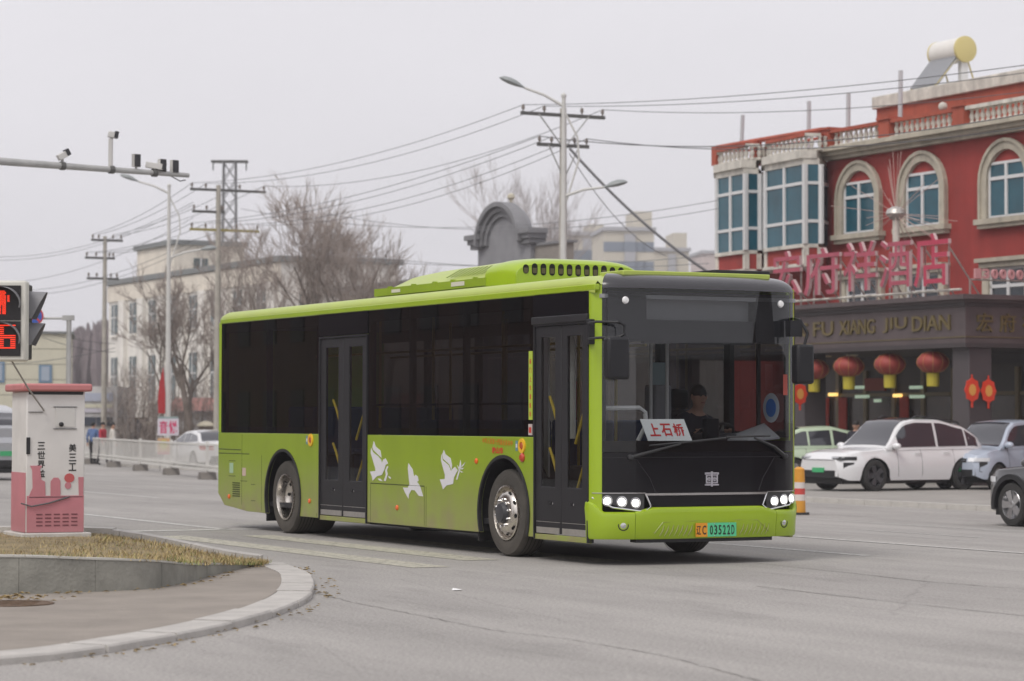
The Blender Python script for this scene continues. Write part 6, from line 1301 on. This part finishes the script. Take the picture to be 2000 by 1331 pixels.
for k, (a, b, sg_) in enumerate((((470, 408), (1402, 392), .9), ((640, 418), (1402, 408), .7), ((700, 500), (1385, 515), .3), ((700, 508), (1380, 500), .3))): wire(pw_(*a, 30), pw_(*b, 33.6), sg_, ('slack cable reaching the left hotel bay, upper one', 'slack cable reaching the left hotel bay, second one', 'cable passing just above the bus roof cowl', 'lower cable passing just above the bus roof cowl')[k], WIREG, .012)
wire(pw_(1112, 290, 27.1), pw_(1395, 540, 32), .3, 'thick grey cable bundle slanting from the utility pole to the hotel', WIREG, .05)
wire(pw_(1112, 300, 27.1), pw_(1300, 500, 33), .5, 'thin cable drooping under the slanting grey bundle', WIREG, .014)
for k, (a, b) in enumerate((((0, 712), (225, 680)), ((60, 640), (225, 672)), ((85, 660), (225, 688)))): wire(pw_(*a, 22), pw_(*b, 27.1), .15, ('cable crossing in front of the cream cladded building, low', 'cable crossing in front of the cream cladded building, high', 'cable crossing in front of the cream cladded building, middle')[k], WIRE, .014)
# lattice tower far off
Yt = 165; P = onY(446, 840, Yt); LT = thing('lattice_tower', 'faint lattice tower with a top platform left of the bare trees', 'tower', (P.x, P.y, -.35)); zt = onY(446, 318, Yt).z + .35; LTM = mat('tower_steel', (.22, .22, .225), .6)
for sx in (-1, 1):
    for sy in (-1, 1): MB().tube([(sx*.55, sy*.55, 0), (sx*.38, sy*.38, zt)], .05, 5).build('tower_leg', LTM, LT)
br = MB(); nb_ = 16
for i in range(nb_):
    z0, z1 = zt*i/nb_, zt*(i+1)/nb_; w0, w1 = .55 - .17*i/nb_, .55 - .17*(i+1)/nb_
    for s1 in (-1, 1): br.tube([(-w0, s1*w0, z0), (w1, s1*w1, z1)], .028, 4); br.tube([(w0, s1*w0, z0), (-w1, s1*w1, z1)], .028, 4); br.tube([(s1*w0, -w0, z0), (s1*w1, w1, z1)], .028, 4)
tag(br.build('lattice_bracing', LTM, LT), kind='stuff'); MB().box(-1.15, 1.15, -.4, .4, zt, zt + .12).build('top_platform', ARMS, LT)
for x in (-1.05, 1.05): MB().tube([(x, 0, zt), (x, 0, zt - .5)], .04, 5).build('platform_hanger', ARMS, LT)
# enforcement camera mast (pole itself stands left of the frame)
Ya, Yb = 50.6, 53.3; p0 = onY(-260, 296, 48.7); p1 = onY(368, 343, Yb); pv = onY(0, 319, Ya)
CM = thing('camera_mast', 'horizontal grey mast arm carrying traffic cameras at upper left', 'mast', (p0.x, p0.y, 0)); o0 = Vector((p0.x, p0.y, 0))
MB().lathe([(.28, 0), (.28, .05), (.16, .06), (.11, p0.z + .4)], 16).build('mast_pole', GALV, CM, smooth=True); MB().tube([p0 - o0, p1 - o0], [.095, .048], 14).build('mast_arm', GALV, CM, smooth=True)
def armp(u): t = (u + 260)/628; return (p0.lerp(p1, t) - o0)
CAMW = mat('camera_white', (.60, .59, .57), .4); CAMB = mat('camera_black', (.025, .025, .03), .4)
dirv = (p1 - p0).normalized(); upv = Vector((0, 0, 1)); fwd = dirv.cross(upv).normalized()
def cam_unit(u, dz, L, az, tilt, nm='camera'):
    b_ = armp(u); M = Matrix.Translation(b_ + Vector((0, 0, dz))) @ Matrix.Rotation(az, 4, 'Z') @ Matrix.Rotation(tilt, 4, 'Y')
    c_ = MB().box(-L/2, L/2, -.065, .065, -.06, .06, M).build(nm, CAMW, CM, bevel=.01); MB().box(L/2 - .02, L/2 + .06, -.075, .075, -.05, .085, M).build('camera_hood', CAMB, c_); MB().lathe([(.04, 0), (.04, .02)], 12, M @ Matrix.Translation((L/2 + .0, 0, 0)) @ Matrix.Rotation(PI/2, 4, 'Y')).build('camera_lens', CAMB, c_)
    MB().tube([b_, b_ + Vector((0, 0, dz))], .03, 6).build('camera_bracket', GALV, c_); MB().tube([b_ - dirv*.05, b_ + dirv*.05], .085, 10).build('arm_clamp', ARMS, c_); return c_
cam_unit(108, .20, .20, .5, -.5)
b_ = armp(205); MB().tube([b_, b_ + Vector((0, 0, .62))], .045, 8).build('camera_post', CAMW, CM); cam_unit(207, .70, .14, .3, .2)
cam_unit(296, .14, .36, .1, .15)
for u in (258, 312, 338):
    b_ = armp(u) + Vector((0, 0, .22 if u == 258 else .16)); M = frame(b_, dirv, upv); f_ = MB().box(-.075, .075, -.13, .13, -.05, .05, M).build('flash_unit', CAMW, CM); MB().box(-.07, .07, -.125, .125, .051, .06, M).build('flash_panel', CAMB, f_); MB().box(-.07, .07, -.125, .125, -.06, -.051, M).build('flash_panel', CAMB, f_); MB().tube([armp(u), b_], .025, 6).build('flash_bracket', GALV, f_)
MB().tube([armp(330) - Vector((0, 0, .04)), armp(350) - Vector((0, 0, .13)), armp(362) - Vector((0, 0, .10))], .012, 5).build('loose_cable', WIRE, CM)
# pedestrian signal
Ysg = 23.0; q0 = onY(-32, 548, Ysg); q1 = onY(50, 706, Ysg); PS = thing('pedestrian_signal', 'pedestrian signal with a lit red figure and red countdown at the left edge', 'traffic light', (q0.x - .08, Ysg + .12, turf(q0.x, 23.1))); og = PS.location
HW = mat('signal_housing', (.62, .61, .55), .5, var=.06, vs=3); SB = mat('signal_black', (.012, .010, .011), .5); LED = mat('led_red', (.5, .02, .01), .4, emit=(1, .045, .012), es=1.05); LEDO = mat('led_orange', (.9, .2, .03), .4, emit=(1, .22, .04), es=3.2); VIS = mat('visor_grey', (.20, .20, .21), .5)
MB().lathe([(.11, 0), (.11, .03), (.055, .04), (.055, q0.z - og.z + .25)], 14).build('signal_pole', GALV, PS, smooth=True)
x0, x1, z0, z1 = q0.x - og.x, q1.x - og.x, q1.z - og.z, q0.z - og.z; yf = -.12
hs_ = MB().box(x0, x1, yf, yf + .16, z0, z1).build('signal_housing', HW, PS, bevel=.02)
zm = (z0 + z1)/2; inx0, inx1 = x0 + .03, x1 - .045
for k, (za, zb) in enumerate(((zm + .005, z1 - .045), (z0 + .045, zm - .005))):
    fc = MB().box(inx0, inx1, yf - .012, yf - .002, za, zb).build('signal_face', SB, PS)
    vs_ = MB(); rr = (inx1 - inx0)/2; cxx = (inx0 + inx1)/2; zc_ = (za + zb)/2
    vs_.grid([[(cxx + rr*math.cos(a), yf - .012, zc_ + rr*.95*math.sin(a)), (cxx + rr*.98*math.cos(a), yf - .012 - .16*(.35 + .65*max(0, math.sin(a))), zc_ + rr*.9*math.sin(a))] for a in [PI*(-.1 + 1.2*i/18) for i in range(19)]]); vs_.build('visor', VIS, PS, smooth=True)
# red standing figure from LED dots, and the figure 6 in LED bars
fx = onY(4, 600, Ysg).x - og.x; fz = lambda v: onY(4, v, Ysg).z - og.z; pxm = 1/(FPX/Ysg)
dots = MB()
for iy in range(22):
    v = 567 + iy*2.2
    for ix in range(16):
        du = -17 + ix*2.4; t = (v - 567)/48
        if t < .22: ok = abs(du) < 8*math.sqrt(max(0, 1 - ((t - .11)/.11)**2))
        elif t < .62: ok = abs(du) < (15 if t < .5 else 11) and not (8 < abs(du) < 10)
        else: ok = 1.5 < abs(du) < 9
        if ok: dots.box(fx + du*pxm - .004, fx + du*pxm + .004, yf - .018, yf - .013, fz(v) - .0035, fz(v) + .0035)
tag(dots.build('red_figure', LED, PS), kind='stuff')
sx0, sx1 = onY(-2, 650, Ysg).x - og.x, onY(31, 650, Ysg).x - og.x; bars = MB()
for v in range(636, 684, 4):
    z_ = fz(v); full = v in (636, 660, 680) or v == 656
    sp = [(sx0, sx1)] if full else ([(sx0, sx0 + .045)] if v < 656 else [(sx0, sx0 + .045), (sx1 - .045, sx1)])
    for a, b in sp: bars.box(a, b, yf - .018, yf - .013, z_ - .0045, z_ + .0045)
tag(bars.build('countdown_digit', LED, PS), kind='stuff')
hd2 = MB().box(x1 - .26, x1 - .02, yf + .17, yf + .42, z0 + .02, z1 - .02).build('side_housing', mat('side_housing_dark', (.03, .03, .032), .5), PS, bevel=.015)
for v0, v1 in ((566, 620), (628, 672)):
    za, zb = fz(v0), fz(v1); xe = onY(81 if v0 < 600 else 77, 600, Ysg).x - og.x; n = 14; rows = []
    for i in range(n+1):
        a = PI*i/n; yy = yf + .29 - .12*math.cos(a); top = math.sin(a); zz = zb + (za - zb)*top; rows.append([(x1 - .02, yy, zz), (x1 - .02 + (xe - x1 + .02)*(.25 + .75*top), yy, zz - .006)])
    MB().grid(rows).build('side_visor', VIS, PS, smooth=True)
# utility cabinet
zg = .365; Yc = 25.0; a = onY(30, 1040, Yc); b = onY(142, 1040, Yc); tp = onY(100, 765, Yc); CBN = thing('utility_cabinet', 'white and pink utility cabinet with red lid on the traffic island', 'cabinet', ((a.x + b.x)/2, Yc + .25, zg), math.radians(24)); wd = .285; ht = tp.z - zg
CW = mat('cabinet_white', (.66, .645, .63), .55, var=.10, vs=2.5, dirt=((.40, .36, .32), 0, .9, .35)); CPK = mat('cabinet_pink', (.52, .20, .23), .6, var=.10, vs=3, dirt=((.28, .16, .15), 0, .3, .5)); CRD = mat('cabinet_lid_red', (.50, .19, .19), .55, var=.1, vs=4)
MB().box(-wd - .06, wd + .05, -.33, .42, -.04, .045).build('plinth', KST, CBN, bevel=.01)
MB().box(-wd, wd, -.25, .35, .046, ht).build('body', CW, CBN, bevel=.012)
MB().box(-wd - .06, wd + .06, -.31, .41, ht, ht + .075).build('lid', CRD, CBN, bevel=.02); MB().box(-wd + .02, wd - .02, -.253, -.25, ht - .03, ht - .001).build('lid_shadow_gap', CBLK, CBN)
MB().box(-wd + .008, wd - .008, -.2565, -.2505, .05, .40).build('painted_base', CPK, CBN); MB().box(-wd - .004, -wd - .0005, -.24, .34, .05, .62).build('painted_base', CPK, CBN)
sky_ = MB(); Z0 = .40
for P_ in ([(-.20, 0), (.03, 0), (.02, .17), (-.03, .19), (-.05, .32), (-.02, .36), (-.19, .36), (-.16, .31), (-.15, .1)], [(.10, 0), (.24, 0), (.235, .18), (.205, .215), (.14, .215), (.10, .17)], [(.50, 0), (.56, 0), (.565, .22), (.49, .22)], [(.345 + .045*math.cos(k*PI/6), .12 + .042*math.sin(k*PI/6)) for k in range(12)]): sky_.prism([(-wd + .03 + (x + .2)*(2*wd - .04)/.765, -.2565, Z0 + z*.8) for x, z in P_], (0, .006, 0))
sky_.build('painted_skyline', CPK, CBN)
dr_ = MB()
for r_ in ((-wd + .03, wd - .02, .385, .39), (-wd + .26, wd - .08, ht - .36, ht - .355), (-wd + .26, wd - .08, ht - .15, ht - .145), (-wd + .02, -wd + .16, ht - .20, ht - .195)): dr_.box(r_[0], r_[1], -.259, -.2495, r_[2], r_[3])
dr_.build('door_seams', CBLK, CBN)
MB().box(-wd + .28, wd - .10, -.2562, -.2502, ht - .34, ht - .16).build('label_panel', mat('cabinet_panel', (.60, .59, .57), .5), CBN); MB().lathe([(.022, 0), (.022, .025), (.012, .03)], 12, frame((.05, -.2505, ht - .315), (1, 0, 0), (0, 0, 1))).build('door_lock', CBLK, CBN)
lv = MB()
for j in range(4):
    for i in range(5): lv.box(-wd + .10 + i*.085, -wd + .16 + i*.085, -.2595, -.2495, .11 + j*.035, .122 + j*.035)
lv.build('vent_slots', mat('slot_shade', (.16, .05, .06), .7), CBN)
t1 = MB()
for i, ch in enumerate('三世界益'): text_fit(t1, ch, frame((-wd + .145, -.2505, ht - .52 - i*.088), (1, 0, 0), (0, 0, 1)), .072, .072, .003, .02)
t1.build('cabinet_lettering', PK, CBN); t1 = MB()
for i, ch in enumerate('美三工'): text_fit(t1, ch, frame((wd - .12, -.2505, ht - .54 - i*.092), (1, 0, 0), (0, 0, 1)), .072, .074, .003, .02)
t1.build('cabinet_lettering', PK, CBN); MB().prism([(wd - .15 + .05*math.cos(k*PI/6), -.256, ht - .83 + .045*math.sin(k*PI/6)) for k in range(12)], (0, .005, 0)).build('cabinet_emblem', mat('emblem_red', (.5, .1, .1), .6), CBN)
MB().box(-wd + .0, -wd + .035, -.262, -.25, ht - .60, ht - .44).build('door_handle', CBLK, CBN)
MB().tube([(-wd - .05, -.26, .33), (-wd + .05, -.275, .30), (-wd + .22, -.27, .33), (-wd + .42, -.265, .39)], .008, 6).build('hanging_cable', WIRE, CBN)
cb0 = onY(22, 704, 23.1); cb1 = Vector((CBN.location.x - wd + .28, Yc - .03, zg + ht - .18)); wv = MB().tube([(0, 0, 0), (cb1 - cb0)*.5 + Vector((0, 0, -.02)), cb1 - cb0], .009, 6).build('signal_cable', mat('cable_pale', (.36, .35, .34), .6)); wv.location = cb0; tag(wv, 'grey cable slanting from the pedestrian signal down to the cabinet', 'cable')
# no-stopping sign on its own bracket post
Yn = 62; pb = onY(133, 880, Yn); NS = thing('no_stopping_sign', 'round blue and red no-stopping sign on a grey bracket post', 'road sign', (pb.x, Yn, GZ(toSN(pb)[1]))); on = NS.location; zt = onY(133, 618, Yn).z - on.z
MB().lathe([(.10, 0), (.07, .05), (.06, zt)], 12).build('post', GALV, NS, smooth=True); sc0 = onY(68, 618, Yn) - on; MB().tube([(0, 0, zt - .05), (sc0.x, 0, zt - .05)], .03, 8).build('bracket', GALV, NS); MB().box(-.15, .12, -.06, .06, zt - .10, zt + .02).build('bracket_clamp', GALV, NS)
Ms = frame((sc0.x, -.05, sc0.z), (1, 0, 0), (0, 0, 1)); MB().lathe([(.22, 0), (.22, .02), (.01, .021)], 28, Ms).build('sign_rim', mat('sign_red', (.55, .05, .05), .5), NS); MB().lathe([(.185, .022), (.185, .026), (.01, .027)], 28, Ms).build('sign_disc', mat('sign_blue', (.05, .11, .42), .5), NS)
cr_ = MB()
for a in (PI/4, -PI/4): cr_.box(-.18, .18, -.022, .022, .028, .032, Ms @ Matrix.Rotation(a, 4, 'Z') @ Matrix.Translation((0, 0, .001 if a > 0 else 0)))
cr_.build('sign_cross', MATS['sign_red'], NS)
# white roadside fence on concrete feet
FEN = mat('fence_white', (.64, .63, .60), .5, var=.08, vs=2); FOOT = mat('concrete_foot', (.17, .155, .14), .85, var=.15, vs=4)
A = toSN(onG(118, 899)); Bp = toSN(onG(440, 941)); A = Vector((*A, 0)); Bp = Vector((*Bp, 0)); dirf = (Bp - A).normalized()
feet_px = [(190, 913), (258, 921), (335, 929), (415, 937)]; ts = []
for u, v in feet_px: g_ = toSN(onG(u, v)); ts.append((Vector((*g_, 0)) - A).dot(dirf))
step = (ts[-1] - ts[0])/3; ts = [ts[0] + step*k for k in range(-3, 8)]
PNT = None
for i, t in enumerate(ts):
    P = A + dirf*t; lo = SN(P.x, P.y); FF = thing('fence_panel', ('white railing panel of the roadside fence, %s' % ('far left of the cabinet', 'left of the cabinet', 'behind the cabinet', 'with people behind it', 'left of the pink notice', 'behind the pink notice', 'in front of the white sedan', 'hidden by the bus rear', 'behind the bus', 'further behind the bus', 'last one behind the bus')[i]), 'fence', lo, AZ + math.atan2(dirf.y, dirf.x), 'roadside fence panels'); hh = 1.12
    MB().prism([(-.38, -.24, 0), (.38, -.24, 0), (.22, -.24, .23), (-.22, -.24, .23)], (0, .48, 0)).build('concrete_foot', FOOT, FF, bevel=.02)
    MB().box(-.045, .045, -.045, .045, .15, hh + .05).build('post', FEN, FF)
    if i == 0 or i == len(ts) - 1: pass
    for z_ in (hh - .04, .30, .42): MB().box(.045, step - .045, -.025, .025, z_ - .03, z_ + .03).build('rail', FEN, FF)
    if PNT is None:
        pk = MB(); n = int(step/.14)
        for k in range(1, n): x = .045 + (step - .09)*k/n; pk.box(x - .009, x + .009, -.006, .006, .30, hh - .02)
        pk = pk.build('pickets', FEN, FF); PNT = pk.data; tag(pk, kind='stuff')
    else: tag(inst(PNT, 'pickets', FF), kind='stuff')
# red feather banner and pink notice board near the lamp
Pb = SN(-66.5, 19.6); BN = thing('red_banner', 'tall red feather banner beside the left street lamp', 'banner', Pb); Yb_ = Pb.y; lo = Pb
pts = [(onY(u, v, Yb_) - lo) for u, v in ((309, 808), (308, 780), (312, 745), (318, 720), (321, 714), (322, 735), (324, 770), (324, 808))]
MB().prism(pts, (0, .03, 0)).build('banner_cloth', mat('banner_red', (.38, .025, .03), .7, var=.15, vs=2), BN); MB().tube([onY(324, 812, Yb_) - lo - Vector((0, 0, 2.2)), onY(324, 770, Yb_) - lo, onY(320, 713, Yb_) - lo], .02, 6).build('banner_pole', GALV, BN)
Pn = onG(327, 921); NBd = thing('notice_board', 'white board with pink characters on the fence under the street lamp', 'sign', (Pn.x, Pn.y - .1, Pn.z)); on = NBd.location; a = onY(308, 818, Pn.y - .1) - on; b = onY(349, 851, Pn.y - .1) - on
MB().box(a.x, b.x, -.02, .02, b.z, a.z).build('board', mat('board_white', (.62, .58, .64), .5), NBd); MB().box(a.x + .02, b.x - .02, -.025, .025, a.z, a.z + .07).build('board_header', mat('board_teal', (.28, .36, .36), .5), NBd)
t_ = MB()
for i, ch in enumerate('音悦'): text_fit(t_, ch, frame(((a.x*(.72 - .45*i) + b.x*(.28 + .45*i)), -.021, (a.z + b.z)/2), (1, 0, 0), (0, 0, 1)), .30, .46, .004, .02)
t_.build('board_lettering', mat('board_pink', (.60, .06, .16), .5), NBd)
for x in (a.x + .08, b.x - .08): MB().tube([(x, .03, 0), (x, .03, a.z)], .025, 6).build('board_leg', GALV, NBd)
a2 = onY(308, 856, Pn.y - .1) - on; b2 = onY(332, 888, Pn.y - .1) - on; pz_ = MB().box(a2.x, b2.x, -.02, .015, b2.z, a2.z).build('poster', mat('poster_orange', (.55, .34, .18), .6, var=.3, vs=4), NBd); MB().prism([(a2.x*.5 + b2.x*.5 + .15*math.cos(k*PI/6), -.022, a2.z*.6 + b2.z*.4 + .17*math.sin(k*PI/6)) for k in range(12)], (0, .002, 0)).build('poster_sun', mat('poster_sun', (.55, .50, .12), .6), pz_); MB().box(a2.x, b2.x, -.023, -.02, b2.z, b2.z + .09).build('poster_foot', mat('poster_foot', (.50, .16, .18), .6), pz_)
# ================================================================== bare trees and shrubs
BARK = mat('bark', (.19, .16, .14), .9, var=.25, vs=3, bump=.4, bs=20); TWIG = mat('twig', (.345, .295, .265), .9, var=.2, vs=1.5); TWIGP = mat('twig_hazed', (.42, .385, .375), .9)  # far tree's twigs are paler: haze put into their colour
def bare_tree(label, s, n, H, spread, seed, trunk_h=.22, stems=1, twig=TWIG, twr=.008, dens=1.0, name='bare_tree'):
    r = random.Random(seed); lo = SN(s, n); T = thing(name, label, 'tree', lo, r.uniform(0, 6), 'bare roadside trees'); tk, tw = MB(), MB()
    def branch(p, d, L, rad, lev):
        seg = 4 if lev < 3 else 3; pts = [p.copy()]; dd = d.copy(); q = p.copy()
        for i in range(seg):
            dd = (dd + Vector((r.gauss(0, .10), r.gauss(0, .10), r.gauss(.05, .07)))*(1 if lev else .5)).normalized(); q = q + dd*L/seg; pts.append(q.copy())
        rs = [rad*(1 - .55*i/seg) for i in range(seg+1)]
        (tk if lev < 3 else tw).tube(pts, rs, 7 if lev < 2 else (5 if lev < 3 else 3), False)
        if lev >= 5: return
        nc = (4, 4, 4, 4, 4)[lev]; nc = max(2, int(round(nc*dens + r.uniform(-.5, .5))))
        for k in range(nc):
            t = r.uniform(.30, 1.0) if lev else r.uniform(.65, 1.0); i = min(int(t*seg), seg - 1); bp = pts[i].lerp(pts[i+1], t*seg - i)
            ax = Vector((r.gauss(0, 1), r.gauss(0, 1), r.gauss(0, .4))).normalized(); an = r.uniform(.35, .85)*spread; nd = (dd*math.cos(an) + (ax - dd*ax.dot(dd)).normalized()*math.sin(an)); nd.z += .12; nd.normalize()
            branch(bp, nd, L*r.uniform(.50, .74), max(rad*(1 - .5*t)*r.uniform(.42, .6), twr), lev + 1)
    for k in range(stems):
        a = 2*PI*k/max(stems, 1) + r.uniform(-.4, .4); d = Vector((math.cos(a)*.22*(stems > 1), math.sin(a)*.22*(stems > 1), 1)).normalized(); branch(Vector((math.cos(a)*.15*(stems > 1), math.sin(a)*.15*(stems > 1), -.05)), d, H*trunk_h*(1.5 if stems > 1 else 1.6), H*.016, 0)
    zs_ = sorted(v[2] for v in tw.v); zmax = zs_[int(len(zs_)*.965)]; k = H/zmax; hi = [v for v in tw.v if v[2] > .45*zmax]; cx_ = sum(v[0] for v in hi)/len(hi); cy_ = sum(v[1] for v in hi)/len(hi); zc_ = sum(v[2] for v in hi)/len(hi)
    for m_ in (tk, tw): m_.v = [(x - cx_*z/zc_, y - cy_*z/zc_, z) for x, y, z in m_.v]
    for m_ in (tk, tw): m_.v = [(x*k, y*k, z*k) for x, y, z in m_.v]
    tk.build('trunk', BARK, T, smooth=True, recalc=False); tag(tw.build('crown', twig, T, recalc=False), kind='stuff'); return T
def tree_at(label, u, v, n, **k): s, z = onN(u, v, n); return bare_tree(label, s, n, z + .35, **k)
tree_at('largest bare tree, rising highest above the bus rear', 600, 392, 30.0, spread=.82, seed=3, trunk_h=.30, stems=2, dens=1.09)
tree_at('bare tree with a leaning crown right of the largest one', 690, 432, 31.5, spread=.78, seed=8, trunk_h=.29, stems=2, dens=1.05)
tree_at('bare tree left of the largest one near the crossarm pole', 500, 470, 30.5, spread=.8, seed=14, trunk_h=.29, stems=1, dens=1.08)
tree_at('small bare tree at the right end of the tree row', 745, 480, 32.0, spread=.65, seed=21, trunk_h=.30, dens=1.0)
tree_at('low bare tree before the office windows left of the pole', 398, 545, 31.0, spread=.8, seed=33, stems=2, dens=.95)
tree_at('small bare tree behind the street lamp on the left', 352, 600, 30.0, spread=1.0, seed=37, stems=2, dens=.9)
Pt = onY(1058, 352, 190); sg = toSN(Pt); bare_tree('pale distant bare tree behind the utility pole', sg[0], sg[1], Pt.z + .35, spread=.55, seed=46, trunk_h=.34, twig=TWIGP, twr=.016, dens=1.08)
def shrub(label, u0, u1, vt, n, seed, cnt=1500, m=TWIG):
    r = random.Random(seed); s0, z = onN((u0 + u1)/2, vt, n); sa = onN(u0, 800, n)[0]; sb = onN(u1, 800, n)[0]; w_ = abs(sb - sa)/2; lo = SN(s0, n); S = thing('twiggy_shrub', label, 'shrub', lo, AZ, 'twiggy shrubs'); H = z + .35; mb = MB()
    for k in range(cnt):
        a = r.uniform(0, 2*PI); rr = math.sqrt(r.random())*w_; t = r.random()**.8; top = H*math.sqrt(max(0.05, 1 - (rr/w_)**2*.75)); p = Vector((rr*math.cos(a), rr*math.sin(a)*.7, top*t*.9)); d = Vector((r.gauss(0, .5) + p.x/w_*.4, r.gauss(0, .5), 1)).normalized(); L = r.uniform(.4, 1.1); mb.tube([p, p + d*L*.5, p + d*L + Vector((r.gauss(0, .1), r.gauss(0, .1), 0))], [.014, .010, .004], 3, False)
    st = MB()
    for k in range(9): a = 2*PI*k/9; st.tube([(w_*.15*math.cos(a), w_*.15*math.sin(a), -.05), (w_*.45*math.cos(a), w_*.4*math.sin(a), H*.6)], [.05, .02], 5)
    tag(mb.build('twigs', m, S, recalc=False), kind='stuff'); tag(st.build('stems', BARK, S), kind='stuff')
shrub('dense brown shrub left of the red banner', 226, 305, 705, 29.0, 4); shrub('dense brown shrub right of the left street lamp', 330, 425, 720, 31.5, 6, 1100)
# far wood on the horizon
HB = mat('far_wood', (.20, .165, .17), .95, var=.2, vs=.08); r = random.Random(9); fwd_ = MB()
for k in range(2600):
    u = r.uniform(-40, 470); Yw = r.uniform(300, 380); vt = 655 + 20*math.sin(u*.021) + r.uniform(-12, 30); P = onY(u, vt, Yw); b0 = Vector((P.x, Yw, -.4)); tp_ = Vector((P.x + r.uniform(-1, 1), Yw, P.z)); rr_ = r.uniform(.5, 1.1); fwd_.tube([b0, b0.lerp(tp_, .6), tp_], [rr_*.5, rr_, .06], 4, False)
o = fwd_.build('far_wood', HB, recalc=False); tag(o, 'far brown leafless wood on the horizon at left', 'wood', kind='stuff')

# ================================================================== thin winter haze over the whole place
hz = MB().box(-420, 420, -160, 620, -1.6, 46).build('haze', mat('haze', (1, 1, 1))); hm = MATS['haze'] if False else bpy.data.materials.new('haze_air'); hm.use_nodes = True
Nn = hm.node_tree.nodes; Nn.clear(); vo_ = Nn.new('ShaderNodeVolumePrincipled'); vo_.inputs['Color'].default_value = (.93, .93, .96, 1); vo_.inputs['Density'].default_value = .0006; vo_.inputs['Anisotropy'].default_value = .2
ou = Nn.new('ShaderNodeOutputMaterial'); hm.node_tree.links.new(vo_.outputs[0], ou.inputs['Volume']); hz.data.materials.clear(); hz.data.materials.append(hm); tag(hz, kind='stuff')
